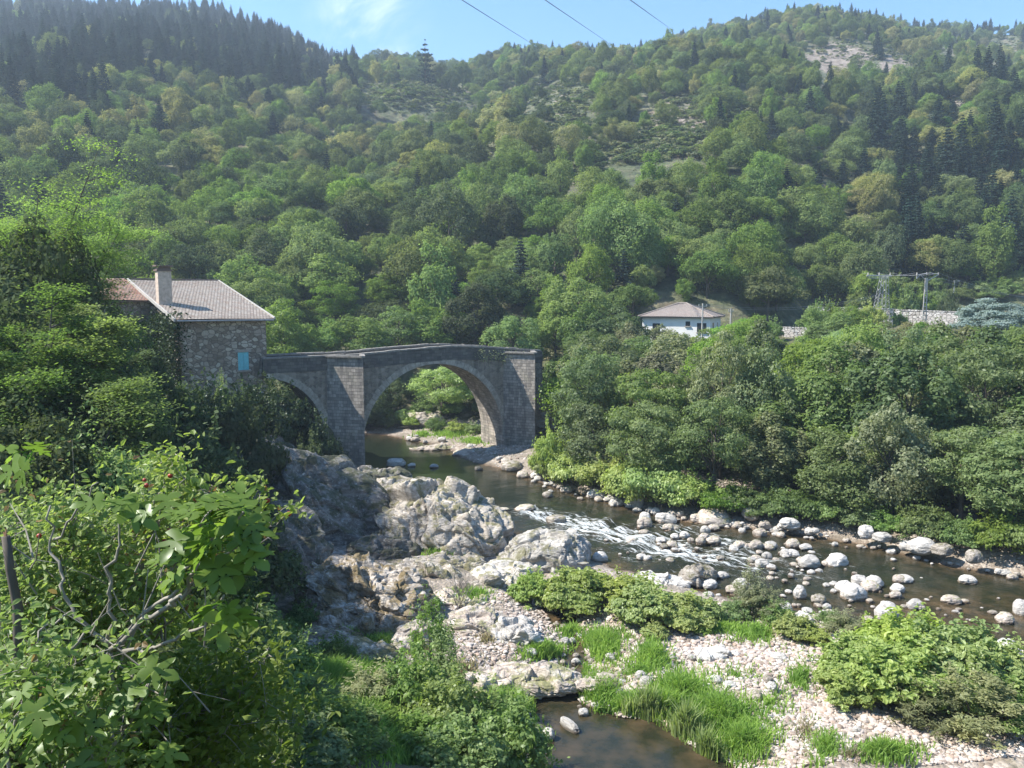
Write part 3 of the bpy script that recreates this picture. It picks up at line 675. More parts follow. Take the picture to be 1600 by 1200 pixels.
M_HOUSE = masonry('house_rubble', 'rubble', (.24, .185, .14), (.37, .3, .235), (.6, .52, .42), (.17, .14, .11), 2.7, .25, .7)
M_TERR = masonry('terrace_rubble', 'rubble', (.42, .38, .35), (.58, .54, .5), (.72, .68, .64), (.1, .09, .08), 2.4, .1, .7)
M_DECK = simple('bridge_deck_gravel', (.3, .27, .23), .95, .2, 3, .3)
M_COPE = simple('coping_stone', (.2, .185, .165), .9, .35, 4, .5)
# ================================================================== BRIDGE
PHI = R(32); BX, BY = -.91, 75.0
bridge = thing('stone_bridge', 'old grey stone arch bridge crossing the river beside the house', 'bridge', (BX, BY, 0), PHI)
BWd = 4.18; AR = 7.1; AC = -7.1; ASZ = 1.7; A2C = -22.7; A2R = 5.1; A2Z = 3.2
def deck_z(s):  # top of parapet
    return np.interp(s, [-34, -22, -14.5, -9, -5.5, -2, 3.6, 8, 20], [9.9, 9.95, 9.98, 10.3, 10.43, 10.25, 9.75, 9.6, 9.4])
PARH = .95; SL = -22.5
def prof(s):
    z = -1.5
    if abs(s - AC) < AR - 1e-6: z = ASZ + math.sqrt(max(AR ** 2 - (s - AC) ** 2, 0)) if True else z
    if abs(s - A2C) < A2R - 1e-6: z = A2Z + math.sqrt(max(A2R ** 2 - (s - A2C) ** 2, 0))
    return z
def bridge_body():
    V = []; F = []
    th = np.linspace(math.pi, 0, 49); ss = []
    for C_, R_, Z_ in ((A2C, A2R, A2Z), (AC, AR, ASZ)):
        if C_ - R_ > SL: ss.append((C_ - R_, -1.5))
        for a in th:
            if C_ + R_ * math.cos(a) >= SL: ss.append((C_ + R_ * math.cos(a), Z_ + R_ * math.sin(a)))
        ss.append((C_ + R_, -1.5))
    ss += [(2.0, -1.5), (4.6, -1.5)]
    ss = [(s, -1.5 if z is None else z) for s, z in ss]
    # insert legs
    fr = []
    for s, z in ss: fr.append((s, z, float(deck_z(s)) - PARH))
    # front, back with several vertical subdivisions
    for side, y in (('f', 0.0), ('b', BWd)):
        base = len(V)
        for s, z0, z1 in fr: V += [(s, y, z0), (s, y, z1)]
        for i in range(len(fr) - 1):
            a = base + 2 * i; q = [a, a + 2, a + 3, a + 1]
            if abs(fr[i][0] - fr[i + 1][0]) < 1e-6: continue
            F.append(q if side == 'f' else q[::-1])
    nb = 2 * len(fr)
    for i in range(len(fr) - 1):
        F.append([2 * i, nb + 2 * i, nb + 2 * i + 2, 2 * i + 2])           # underside / inner faces
        if abs(fr[i][0] - fr[i + 1][0]) > 1e-6: F.append([2 * i + 1, 2 * i + 3, nb + 2 * i + 3, nb + 2 * i + 1])
    mi = []
    for f in F:
        ys = {round(V[i][1], 2) for i in f}; xs_ = [V[i][0] for i in f]; zs_ = [V[i][2] for i in f]
        mi.append(0 if len(ys) == 1 else (2 if min(zs_) > 8.9 and max(zs_) - min(zs_) < .4 and abs(max(xs_) - min(xs_)) > .6 else 1))
    return new_mesh('bridge_wall', V, F, (M_SPAN, M_ASH, M_DECK), False, mi)
put('wall', bridge_body(), bridge)
M_RING = simple('voussoir_stone', (.31, .28, .235), .93, .4, 2.2, .7)
# arch rings of cut voussoirs standing 4 cm proud on both faces
def ring(C_, R_, Z_, y0, y1, thk=.55, n=46, leg=None):
    mb = MB(); rg = random.Random(3)
    for i in range(n):
        if C_ - R_ * math.cos(math.pi * i / n) < SL: continue
        a0 = math.pi * i / n + .003; a1 = math.pi * (i + 1) / n - .003; t0 = thk + rg.uniform(-.04, .04)
        pts = [(C_ - R_ * math.cos(a0), Z_ + R_ * math.sin(a0)), (C_ - R_ * math.cos(a1), Z_ + R_ * math.sin(a1)), (C_ - (R_ + t0) * math.cos(a1), Z_ + (R_ + t0) * math.sin(a1)), (C_ - (R_ + t0) * math.cos(a0), Z_ + (R_ + t0) * math.sin(a0))]
        V = [(x, y0, z) for x, z in pts] + [(x, y1, z) for x, z in pts]
        mb.add(V, [[3, 2, 1, 0], [4, 5, 6, 7], [0, 1, 5, 4], [1, 2, 6, 5], [2, 3, 7, 6], [3, 0, 4, 7]])
    return mb
for C_, R_, Z_ in ((AC, AR, ASZ), (A2C, A2R, A2Z)):
    for y0, y1 in ((-.03, .3), (BWd - .3, BWd + .03)): ring(C_, R_ + .004, Z_, y0, y1).build('arch_ring', M_RING, bridge)
# parapets with coping
def wall_strip(mb, s0, s1, y0, y1, zb, zt, step=.9):
    n = max(1, int((s1 - s0) / step)); V = []
    for i in range(n + 1):
        s = s0 + (s1 - s0) * i / n; V += [(s, y0, zb(s)), (s, y1, zb(s)), (s, y1, zt(s)), (s, y0, zt(s))]
    F = [[0, 1, 2, 3][::-1], [n * 4 + k for k in range(4)]]
    for i in range(n):
        for k in range(4): F.append([i * 4 + k, i * 4 + (k + 1) % 4, i * 4 + 4 + (k + 1) % 4, i * 4 + 4 + k])
    mb.add(V, F)
zt = lambda s: float(deck_z(s)) - .14; zb = lambda s: float(deck_z(s)) - PARH - .35; zc = lambda s: float(deck_z(s))
for y0, y1, s0 in ((-.05, .38, SL), (BWd - .38, BWd + .05, SL)):
    mb = MB()
    wall_strip(mb, s0, 4.6, y0, y1, zb, zt); mb.build('parapet', M_PARA, bridge)
    mb = MB(); rg = random.Random(int(y0 * 10)); s = s0
    while s < 3.8:
        L = rg.uniform(.8, 1.5); j = rg.uniform(-.02, .02); jj = rg.uniform(-.02, .03)
        wall_strip(mb, s, s + L - .03, y0 - .06 + j, y1 + .05 + j, lambda q, jj=jj: zt(q) + .002, lambda q, jj=jj: zc(q) + jj, 2); s += L
    mb.build('coping', M_COPE, bridge)
# cutwaters rising to pedestrian refuges
def cutwater(sA, sB, pB, sC, ztop, zbase=-1.2):
    mb = MB(); pts = [(sA, .02), (sB, -pB), (sC, .02)]; nz_ = 14; V = []; 
    for k in range(nz_ + 1):
        z = zbase + (ztop - zbase) * k / nz_; f = 1.0 + .03 * (1 - k / nz_)
        for (s, y) in pts: V.append((sB + (s - sB) * f, y * f if y < 0 else y, z))
    F = []
    for k in range(nz_):
        for q in range(2): a = k * 3 + q; F.append([a, a + 1, a + 4, a + 3])
    F.append([nz_ * 3, nz_ * 3 + 1, nz_ * 3 + 2]); mb.add(V, F); o_ = mb.build('cutwater', M_ASH, bridge)
    mb = MB()
    for a, b in ((0, 1), (1, 2)):
        ax, ay = pts[a]; bx_, by_ = pts[b]; L = math.hypot(bx_ - ax, by_ - ay); an = math.atan2(by_ - ay, bx_ - ax); n = int(L / .9)
        for i in range(n):
            f = (i + .5) / n; mb.box((ax + (bx_ - ax) * f, ay + (by_ - ay) * f, ztop + .07), (L / n - .03, .42, .14), an)
    mb.build('coping', M_COPE, o_)
for args in ((-17.3, -15.0, 2.45, -14.15, 9.82), (.1, 2.0, 2.6, 3.4, 9.55)): cutwater(*args)
# back cutwaters
for sA, sB, sC in ((-17.3, -15.7, -14.15), (.1, 1.7, 3.3)):
    mb = MB(); V = [(sA, BWd - .02, -1), (sB, BWd + 2.2, -1), (sC, BWd - .02, -1), (sA, BWd - .02, 9.6), (sB, BWd + 2.2, 9.6), (sC, BWd - .02, 9.6)]
    mb.add(V, [[0, 3, 4, 1], [1, 4, 5, 2], [3, 5, 4]]); mb.build('cutwater', M_ASH, bridge)
# footings
def foot(x0, x1, y0, y1, z0, z1):
    mb = MB(); rg = random.Random(int(x0 * 10)); z = z0
    while z < z1 - .05:
        h = min(.42, z1 - z); e = .05 * (z1 - z) / .42 * .6
        mb.box(((x0 + x1) / 2, (y0 + y1) / 2, z + h / 2 - .004), (x1 - x0 + 2 * e, y1 - y0 + 2 * e, h - .008)); z += h
    mb.build('footing', M_ASH, bridge)
foot(-.06, 1.6, -.6, 1.2, -.6, 1.5)
# sill stone sticking out low on the pier
mb = MB(); mb.box((-.05, .9, 3.15), (.25, 1.5, .14)); mb.build('ledge', M_COPE, bridge)
# ================================================================== HOUSE by the bridge
def roof_tiles(name, base, alt, dark):
    m, t, out = mat_new(name); b = N(t, 'ShaderNodeBsdfPrincipled'); b.inputs['Roughness'].default_value = .85; tcn = N(t, 'ShaderNodeTexCoord'); uv = tcn.outputs['UV']
    bt = N(t, 'ShaderNodeTexBrick'); bt.offset = .5; t.links.new(uv, bt.inputs['Vector']); bt.inputs['Scale'].default_value = 1
    bt.inputs['Brick Width'].default_value = .26; bt.inputs['Row Height'].default_value = .34; bt.inputs['Mortar Size'].default_value = .035; bt.inputs['Mortar Smooth'].default_value = .4
    bt.inputs['Color1'].default_value = (*base, 1); bt.inputs['Color2'].default_value = (*alt, 1); bt.inputs['Mortar'].default_value = (*dark, 1)
    n = noise(t, uv, 1.1, 5, .6); col = mixc(t, mrange(t, n, .4, .7, 0, .5), bt.outputs['Color'], (.3, .29, .26))
    n = noise(t, uv, 8, 3, .6); col = mixc(t, mrange(t, n, .55, .75, 0, .6), col, mixc(t, 1.0, col, (.55, .55, .55), 'MULTIPLY'))
    t.links.new(col, b.inputs['Base Color'])
    bp = N(t, 'ShaderNodeBump'); bp.inputs['Distance'].default_value = .04; t.links.new(mth(t, 'SUBTRACT', 1.0, bt.outputs['Fac']), bp.inputs['Height']); t.links.new(bp.outputs[0], b.inputs['Normal'])
    t.links.new(b.outputs[0], out.inputs[0]); return m
M_TILE = roof_tiles('roof_tiles_weathered', (.38, .295, .24), (.52, .455, .39), (.15, .11, .09))
M_TILER = roof_tiles('roof_tiles_red', (.36, .17, .11), (.46, .27, .19), (.12, .07, .05))
M_TILEP = roof_tiles('roof_tiles_pink', (.36, .29, .26), (.45, .38, .34), (.2, .16, .14))
M_RENDER = simple('chimney_render', (.46, .37, .3), .9, .25, 5, .4)
M_WOODW = simple('bleached_fascia', (.36, .34, .31), .8, .25, 6)
M_BLUE = simple('turquoise_shutter_paint', (.15, .47, .53), .6, .12, 5, .1)
M_WHITE = simple('white_render', (.72, .7, .67), .9, .08, 1.2, .1)
M_GLASS = simple('dark_window', (.03, .035, .04), .15, .3, 2)
M_FRAME = simple('frame_stone', (.33, .29, .25), .9, .2, 5, .3)
def roof_slab(name, corners, mat, parent, thick=.12, n=26, m_=16, amp=.03):
    """tiled roof plane: corners eaveL, eaveR, ridgeR, ridgeL; wavy tile rows in the mesh"""
    c = [np.array(v, float) for v in corners]; ex = c[1] - c[0]; ey = c[3] - c[0]; L = np.linalg.norm(ex); Hh = np.linalg.norm(ey); nn = np.cross(ex, ey); nn /= np.linalg.norm(nn)
    if nn[2] < 0: nn = -nn
    nu = int(L / .12); rowsn = max(2, int(Hh / .33)); V = []; UV = []
    vs = []
    for r in range(rowsn): vs += [(r / rowsn, .035), ((r + 1) / rowsn - .0001, .0)]
    for v, lift in vs:
        for i in range(nu + 1):
            u = i / nu; p = (c[0] * (1 - u) + c[1] * u) * (1 - v) + (c[3] * (1 - u) + c[2] * u) * v
            V.append(p + nn * (lift + .022 * math.sin(i * .12 / .24 * 2 * math.pi)) + nn * .03 * math.sin(u * 5 + v * 3)); UV.append((u * L, v * Hh))
    F = []; w = nu + 1
    for j in range(len(vs) - 1):
        for i in range(nu): F.append([j * w + i, j * w + i + 1, (j + 1) * w + i + 1, (j + 1) * w + i])
    k = len(V)
    for p in c: V.append(p - nn * thick + nn * -.04); UV.append((0, 0))
    for p in c: V.append(p - nn * .03); UV.append((0, 0))
    F += [[k, k + 1, k + 2, k + 3], [k, k + 4, k + 5, k + 1], [k + 1, k + 5, k + 6, k + 2], [k + 2, k + 6, k + 7, k + 3], [k + 3, k + 7, k + 4, k]]
    me = new_mesh(name, V, F, (mat,)); ul = me.uv_layers.new(name='UVMap')
    li = np.empty(len(me.loops), np.int32); me.loops.foreach_get('vertex_index', li); ul.data.foreach_set('uv', np.array(UV, np.float32)[li].ravel())
    return put(name, me, parent)
TH = R(40); hx = np.array([math.cos(TH), math.sin(TH)]); hy = np.array([-math.sin(TH), math.cos(TH)])
HL = P(281, 500, 60.0)
house = thing('stone_house', 'rubble stone house with weathered tile roof and turquoise shutters at bridge end', 'house', (HL.x, HL.y, 0), TH)
EZ = 13.1; RZ = 16.35; HWd = 6.75; RD = 12.0
def facade(name, w, z0, z1, opening, mat, parent, thick=.45):
    """wall in the local xz plane with real openings"""
    xs_ = sorted({0, w} | {v for o_ in opening for v in (o_[0], o_[1])}); zs_ = sorted({z0, z1} | {v for o_ in opening for v in (o_[2], o_[3])}); mb = MB()
    for i in range(len(xs_) - 1):
        for j in range(len(zs_) - 1):
            a, b, c_, d = xs_[i], xs_[i + 1], zs_[j], zs_[j + 1]
            if any(a >= o_[0] and b <= o_[1] and c_ >= o_[2] and d <= o_[3] for o_ in opening): continue
            mb.add([(a, 0, c_), (b, 0, c_), (b, 0, d), (a, 0, d)], [[0, 1, 2, 3]])
    for a, b, c_, d in opening:
        mb.add([(a, 0, c_), (b, 0, c_), (b, thick, c_), (a, thick, c_), (a, 0, d), (b, 0, d), (b, thick, d), (a, thick, d)], [[0, 3, 2, 1], [4, 5, 6, 7], [0, 4, 7, 3], [1, 2, 6, 5]])
    return mb.build(name, mat, parent)
# shutter window at photo (368-387, 551-580)
wz0, wz1 = 8.95, 10.4; wx0, wx1 = 4.35, 5.25
facade('wall', HWd, 4.6, EZ, [(wx0, wx1, wz0, wz1)], M_HOUSE, house)
mb = MB()
yt = lambda y: EZ - .0 + (RZ - EZ) * (y / RD)
for x_ in (0, HWd):
    V = [(x_, 0, 4.6), (x_, RD, 4.6), (x_, RD + 5, 4.6), (x_, RD + 5, EZ + 1.2), (x_, RD, RZ - .15), (x_, 0, EZ - .05)]
    mb.add(V, [[0, 1, 2, 3, 4, 5] if x_ else [5, 4, 3, 2, 1, 0]])
mb.add([(0, RD + 5, 4.6), (HWd, RD + 5, 4.6), (HWd, RD + 5, EZ + 1.2), (0, RD + 5, EZ + 1.2)], [[0, 1, 2, 3]])
mb.build('side_wall', M_HOUSE, house)
sh_ = thing_w = put('window', None, house, ((wx0 + wx1) / 2, .06, (wz0 + wz1) / 2))
w2 = (wx1 - wx0) / 2; h2 = (wz1 - wz0) / 2
for s in (-1, 1):
    mb = MB(); mb.box((s * w2 / 2, 0, 0), (w2 - .02, .04, 2 * h2 - .03))
    for zz in (-h2 * .6, h2 * .6): mb.box((s * w2 / 2, -.03, zz), (w2 - .06, .025, .09))
    for k in range(3): mb.box((s * w2 / 2 + (k - 1) * .13, -.024, 0), (.012, .01, 2 * h2 - .05))
    mb.build('shutter', M_BLUE, sh_)
mb = MB(); mb.box((0, -.1, -h2 - .06), (2 * w2 + .25, .22, .11)); mb.build('sill', M_FRAME, sh_)
mb = MB(); mb.box((0, -.065, h2 + .11), (2 * w2 + .4, .03, .2)); mb.build('lintel', M_FRAME, sh_)
rf = roof_slab('roof', [(-.45, -.45, EZ - .02), (HWd + .5, -.45, EZ - .02), (HWd + .5, RD, RZ), (-.45, RD, RZ)], M_TILE, house)
roof_slab('rear_roof', [(HWd + .5, RD + 5.4, EZ + 1.0), (-.45, RD + 5.4, EZ + 1.0), (-.45, RD + .02, RZ), (HWd + .5, RD + .02, RZ)], M_TILE, house)
def slope_bar(x_, mat, nm, w=.1, h=.2):
    mb = MB(); y0, y1 = -.47, RD; z0 = EZ + .08; z1 = RZ + .1
    V = [(x_ - w / 2, y0, z0 - h), (x_ + w / 2, y0, z0 - h), (x_ + w / 2, y0, z0), (x_ - w / 2, y0, z0), (x_ - w / 2, y1, z1 - h), (x_ + w / 2, y1, z1 - h), (x_ + w / 2, y1, z1), (x_ - w / 2, y1, z1)]
    mb.add(V, [[0, 1, 2, 3], [7, 6, 5, 4], [0, 4, 5, 1], [1, 5, 6, 2], [2, 6, 7, 3], [3, 7, 4, 0]]); mb.build(nm, mat, rf)
slope_bar(-.52, M_WOODW, 'verge', .12, .26); slope_bar(HWd + .57, M_WOODW, 'verge', .12, .16)
mb = MB(); mb.tube([(-.4, -.53, EZ - .12), (HWd + .45, -.53, EZ - .16)], .07, 8); mb.build('gutter', simple('zinc', (.3, .3, .3), .5, .2, 4, 0, .6), rf)
mb = MB()
for k in range(28):
    mb.box((-.3 + (HWd + .7) * k / 27, RD + .02, RZ + .08), ((HWd + .8) / 28 * .96, .26, .1))
mb.build('ridge_tiles', M_TILE, rf)
# chimney: photo x 236-265, y 415-475, on the verge line
chx, chy = .14, 4.1
chz = EZ + (RZ - EZ) * (chy + .45) / (RD + .45)
ch = put('chimney', None, rf)
mb = MB(); mb.box((chx, chy, chz + 1.1), (1.02, .75, 2.9)); mb.build('stack', M_RENDER, ch)
mb = MB(); mb.box((chx, chy, chz + 2.62), (1.2, .9, .12)); mb.box((chx, chy, chz + 2.8), (1.0, .6, .24)); mb.box((chx, chy, chz + 2.97), (1.28, .98, .1)); mb.build('cap', M_TILER, ch)
# lower red-tiled wing to the left
wing = thing('stone_wing', 'red tiled wing joined to the left of the stone house', 'house', (HL.x, HL.y, 0), TH)
roof_slab('roof', [(-4.6, 5.8, EZ + 1.45), (-.6, 5.8, EZ + 1.45), (-.6, RD + .6, RZ + .06), (-4.6, RD + .6, RZ + .06)], M_TILER, wing)
roof_slab('rear_roof', [(-.6, RD + 6, EZ + 1.45), (-4.6, RD + 6, EZ + 1.45), (-4.6, RD + .62, RZ + .06), (-.6, RD + .62, RZ + .06)], M_TILER, wing)
mb = MB(); mb.add([(-4.3, 6.3, 5), (-.02, 6.3, 5), (-.02, 6.3, EZ + 1.5), (-4.3, 6.3, EZ + 1.5)], [[0, 1, 2, 3]]); mb.add([(-4.3, 6.3, 5), (-4.3, RD + 5.6, 5), (-4.3, RD + 5.6, EZ + 1.5), (-4.3, RD + .6, RZ - .05), (-4.3, 6.3, EZ + 1.5)], [[0, 1, 2, 3, 4]]); mb.build('wall', M_HOUSE, wing)
mb = MB(); mb.box((-2.2, 6.28, 9.3), (.9, .05, 1.5)); mb.build('shutter', M_GLASS, wing)
# pale door lit low on the house's left side
mb = MB(); mb.box((-.03, 1.5, 7.9), (.06, .85, 2.6)); mb.build('door', M_WOODW, house)
# ---- far village roofs behind the trees at the left
def small_house(nm, label, px, py_eave, D, w, d, rz, wallmat, roofmat, hh=5.5, rise=1.6, hip=True, cat='house', wins=()):
    e = P(px, py_eave, D); h_ = thing(nm, label, cat, (e.x, e.y, 0), rz); ez = e.z; z0 = ez - hh; ov = .5
    mb = MB(); mb.box((0, 0, (z0 + ez) / 2), (w, d, hh)); wl = mb.build('wall', wallmat, h_)
    W2, D2 = w / 2 + ov, d / 2 + ov; r = max(0.01, (W2 - D2)) if hip else W2
    A = [(-W2, -D2, ez), (W2, -D2, ez), (W2, D2, ez), (-W2, D2, ez)]; r1, r2 = (-r, 0, ez + rise), (r, 0, ez + rise)
    rf_ = roof_slab('roof', [A[0], A[1], r2, r1], roofmat, h_); 
    roof_slab('rear_roof', [A[2], A[3], r1, r2], roofmat, h_)
    if hip:
        for q in ((A[1], A[2], r2, r2), (A[3], A[0], r1, r1)): roof_slab('hip_roof', list(q), roofmat, h_)
        mb = MB()
        for a_, b_ in ((A[0], r1), (A[1], r2), (A[2], r2), (A[3], r1), (r1, r2)): mb.tube([(a_[0], a_[1], a_[2] + .03), (b_[0], b_[1], b_[2] + .03)], .12, 6)
        mb.build('ridge_tiles', roofmat, rf_)
    else:
        mb = MB(); mb.add([(-w / 2, -d / 2, ez), (-w / 2, d / 2, ez), (-w / 2, 0, ez + rise * d / (d + 2 * ov)), (w / 2, -d / 2, ez), (w / 2, d / 2, ez), (w / 2, 0, ez + rise * d / (d + 2 * ov))], [[0, 2, 1], [3, 4, 5]]); mb.build('gable', wallmat, h_)
    for side, u, zc_, ww, wh in wins:
        wn = put('window', None, h_)
        if side == 'f': c_ = (u, -d / 2, ez + zc_); dims = (ww, .06, wh); cs = (u, -d / 2 - .06, ez + zc_ - wh / 2 - .06); ds = (ww + .2, .2, .1)
        else: c_ = (w / 2, u, ez + zc_); dims = (.06, ww, wh); cs = (w / 2 + .06, u, ez + zc_ - wh / 2 - .06); ds = (.2, ww + .2, .1)
        mb = MB(); mb.box(c_, dims); mb.build('pane', M_GLASS, wn); mb = MB(); mb.box(cs, ds); mb.build('sill', M_FRAME, wn)
    return h_
small_house('village_house', 'white rendered house with pinkish hipped tile roof among far bank trees', 1066, 494, 108, 9.0, 8.0, R(-24), M_WHITE, M_TILEP, 6.5, 1.75, True,
            wins=[('f', 1.6, -.9, .6, .6), ('f', -2.6, -1.6, 1.0, 1.4), ('f', 3.4, -1.4, 1.2, 1.2), ('f', 0, -4.2, 1, 1.4), ('r', 1.6, -1.3, .45, .9), ('r', -1.8, -1.4, .9, 1.2)])
small_house('village_house', 'far house roof showing behind the locust tree', 92, 414, 86, 7, 6, R(20), M_HOUSE, M_TILEP, 6, 1.0, False)
small_house('village_house', 'reddish house roof at the very left edge of the picture', -14, 396, 62, 6, 6, R(30), M_HOUSE, M_TILEP, 6, 1.4, False)
small_house('garden_shed', 'pale grey corrugated roofed shed among the riverside trees', 1478, 573, 84, 4.2, 3.6, R(10), M_WHITE, simple('sheet_roof', (.5, .48, .47), .6, .2, 4), 2.6, .9, False, 'shed')
small_house('garden_shed', 'low white shed roof below the white house', 1090, 596, 80, 2.6, 2.4, R(-10), M_WHITE, simple('white_roof', (.7, .7, .7), .6, .1, 4), 2.2, .4, False, 'shed')
# ================================================================== terrace walls
def stone_wall(label, p0, p1, D0_, D1_, h, thick=.5, dry=False):
    a = P(*p0, D0_); b = P(*p1, D1_); L = math.hypot(b.x - a.x, b.y - a.y); an = math.atan2(b.y - a.y, b.x - a.x)
    w = thing('terrace_wall', label, 'stone wall', (a.x, a.y, 0), an)
    n = max(3, int(L / 1.2)); V = []; F = []; rg = random.Random(int(p0[0])); mb = MB()
    for i in range(n):
        z = a.z + (b.z - a.z) * (i + .5) / n + rg.uniform(-.08, .08); mb.box((L * (i + .5) / n, rg.uniform(-.03, .03), z - h / 2), (L / n * 1.02, thick + rg.uniform(0, .06), h))
    mb.build('masonry', M_TERR, w)
    mb = MB(); s = 0
    while s < L - .2:
        l_ = rg.uniform(.4, .8); z = a.z + (b.z - a.z) * s / L; mb.box((s + l_ / 2, 0, z + .1), (l_ * .95, thick + .12, .14 + rg.uniform(-.03, .04)), rg.uniform(-.04, .04)); s += l_
    mb.build('coping', M_TERR, w)
stone_wall('dry stone terrace wall under the grass field beside the cedar', (1395, 485), (1510, 489), 113, 107, 3.2)
stone_wall('overgrown terrace wall left of the steel pylon foot', (1262, 481), (1396, 484), 113, 108, 3.0)
stone_wall('short stone wall below dry grass strip right of white house', (1216, 512), (1262, 514), 107, 104.5, 2.2)
# ================================================================== pylons, poles and cables
M_STEEL = simple('galvanised_steel', (.34, .34, .34), .5, .2, 5, 0, .4); M_CONC = simple('pole_concrete', (.36, .34, .31), .9, .15, 5, .2); M_WIRE = simple('cable_metal', (.22, .23, .25), .5, .1, 3)
def lattice_leg(mb, x0, y0, xt, yt_, h, a0, a1, n=9, r=.022, bars=True):
    def c(k, f):
        s = [(-1, -1), (1, -1), (1, 1), (-1, 1)][k]; a = a0 + (a1 - a0) * f
        return Vector((x0 + (xt - x0) * f + s[0] * a / 2, y0 + (yt_ - y0) * f + s[1] * a / 2, h * f))
    for k in range(4): mb.tube([c(k, 0) - Vector((0, 0, 1.2)), c(k, 1)], r * 1.3, 4)
    for i in range(n):
        for k in range(4): mb.tube([c(k if i % 2 else (k + 1) % 4, i / n), c((k + 1) % 4 if i % 2 else k, (i + 1) / n)], r * .75, 3, False)
pb = P(1376, 486, 108); ztop = P(1376, 431, 108).z
pyl = thing('electricity_pylon', 'grey steel lattice pylon with two leaning legs in the valley field', 'pylon', (pb.x, pb.y, pb.z - .6), R(12))
hh = ztop - pb.z + .6
for s in (-1, 1): mb = MB(); lattice_leg(mb, s * .85, 0, s * .28 + .3, 0, hh, .75, .4, 10); mb.build('leg', M_STEEL, pyl)
mb = MB(); mb.box((-.5, 0, hh), (3.8, .16, .16), 0); mb.box((-.6, 0, hh - .3), (3, .1, .1)); mb.build('crossarm', M_STEEL, pyl)
for x_ in (-2.2, -.5, 1.2): mb = MB(); mb.tube([(x_, 0, hh + .1), (x_, 0, hh + .45)], [.1, .05], 6); mb.build('insulator', M_CONC, pyl)
pb2 = P(1443, 520, 104); z2 = P(1446, 438, 104).z; h2_ = z2 - pb2.z
pol = thing('electricity_pole', 'slim lattice concrete pole carrying a V shaped crossarm in front of the cedar', 'pole', (pb2.x, pb2.y, pb2.z), R(5))
mb = MB()
for s in (-1, 1): mb.tube([(s * .3, 0, -1), (s * .14, 0, h2_)], .075, 4)
for k in range(12): z_ = h2_ * k / 12; mb.box((0, 0, z_), (.6 - .3 * k / 12, .12, .12))
mb.build('mast', M_CONC, pol)
mb = MB(); mb.box((0, 0, h2_ - .6), (.34, .22, 1.8)); mb.build('mast_head', M_CONC, pol)
mb = MB(); A_ = [(-1.35, 0, h2_ + .2), (-.9, 0, h2_ + .75), (.5, 0, h2_ + .95), (1.7, 0, h2_ + .75)]; mb.tube(A_, .055, 5); mb.tube([(-1.35, 0, h2_ + .2), (-1.35, 0, h2_ + .7), (-.9, 0, h2_ + .75)], .05, 5); mb.tube([(0, 0, h2_ - .1), (-.9, 0, h2_ + .75)], .05, 5); mb.tube([(0, 0, h2_ - .1), (1.7, 0, h2_ + .75)], .06, 5); mb.build('crossarm', M_STEEL, pol)
for x_ in (-1.35, 0, 1.6): mb = MB(); mb.tube([(x_, 0, h2_ + .7), (x_, 0, h2_ + 1.05)], [.09, .04], 6); mb.build('insulator', M_CONC, pol)
def utility(label, px, py0, py1, D, arm=.5):
    a = P(px, py1, D); top = P(px, py0, D); p_ = thing('utility_pole', label, 'pole', (a.x, a.y, a.z)); h = top.z - a.z
    mb = MB(); mb.tube([(0, 0, -1), (0, 0, h)], [.13, .09], 7); mb.build('mast', M_CONC, p_)
    mb = MB(); mb.box((0, 0, h - .35), (arm * 2, .1, .1)); mb.tube([(-arm, 0, h - .3), (-arm, 0, h - .1)], .05, 5); mb.tube([(arm, 0, h - .3), (arm, 0, h - .1)], .05, 5); mb.build('crossarm', M_STEEL, p_)
    return top
u1 = utility('wooden utility pole in front of the white house roof', 1097, 474, 520, 100)
u2 = utility('utility pole just right of the white house', 1141, 482, 520, 104, .3)
u3 = P(1490, 439, 128)
lp = thing('street_lamp', 'small street lamp on the road behind the valley field', 'street lamp', tuple(P(1490, 462, 128)))
mb = MB(); mb.tube([(0, 0, -.8), (0, 0, u3.z - P(1490, 462, 128).z)], [.08, .05], 6); mb.build('mast', M_STEEL, lp)
mb = MB(); hz_ = u3.z - P(1490, 462, 128).z; mb.box((.35, 0, hz_), (.9, .25, .12)); mb.build('lamp_head', M_STEEL, lp)
def cable(label, a, b, sag, r=.03, n=18, group=None):
    a = Vector(a); b = Vector(b); pts = [a.lerp(b, i / n) - Vector((0, 0, sag * 4 * (i / n) * (1 - i / n))) for i in range(n + 1)]
    mb = MB(); mb.tube([p - a for p in pts], r, 4); o_ = mb.build('power_cable', M_WIRE, None, loc=a); tag(o_, label, 'cable', group); return o_
ptop = Vector((pyl.location.x - .6, pyl.location.y, pyl.location.z + hh + .4))
for k, (dx, dz) in enumerate(((-2.2, 0), (0, 0), (2.2, 0))):
    nm = ('far', 'middle', 'near')[k]
    cable(f'{nm} cable strung between steel pylon and V-armed pole', ptop + Vector((dx, .3 * k, 0)), Vector((pol.location.x + (dx * .7), pol.location.y, pol.location.z + h2_ + .95)), .35, .016)
    cable(f'{nm} cable leaving the V-armed pole over the cedar', Vector((pol.location.x + dx * .7, pol.location.y, pol.location.z + h2_ + .95)), P(1640 + 14 * k, 466 + 3 * k, 112), .7, .016)
cable('upper cable from pole by white house to the steel pylon', u1 + Vector((.5, 0, -.1)), Vector((pyl.location.x, pyl.location.y, P(1370, 459, 108).z)), 1.1, .018)
cable('lower cable from pole by white house to the steel pylon', u1 + Vector((-.5, 0, -.1)), Vector((pyl.location.x, pyl.location.y, P(1370, 461, 108).z)), 1.3, .015)
cable('short cable between the two poles by the white house', u1, u2, .2, .02)
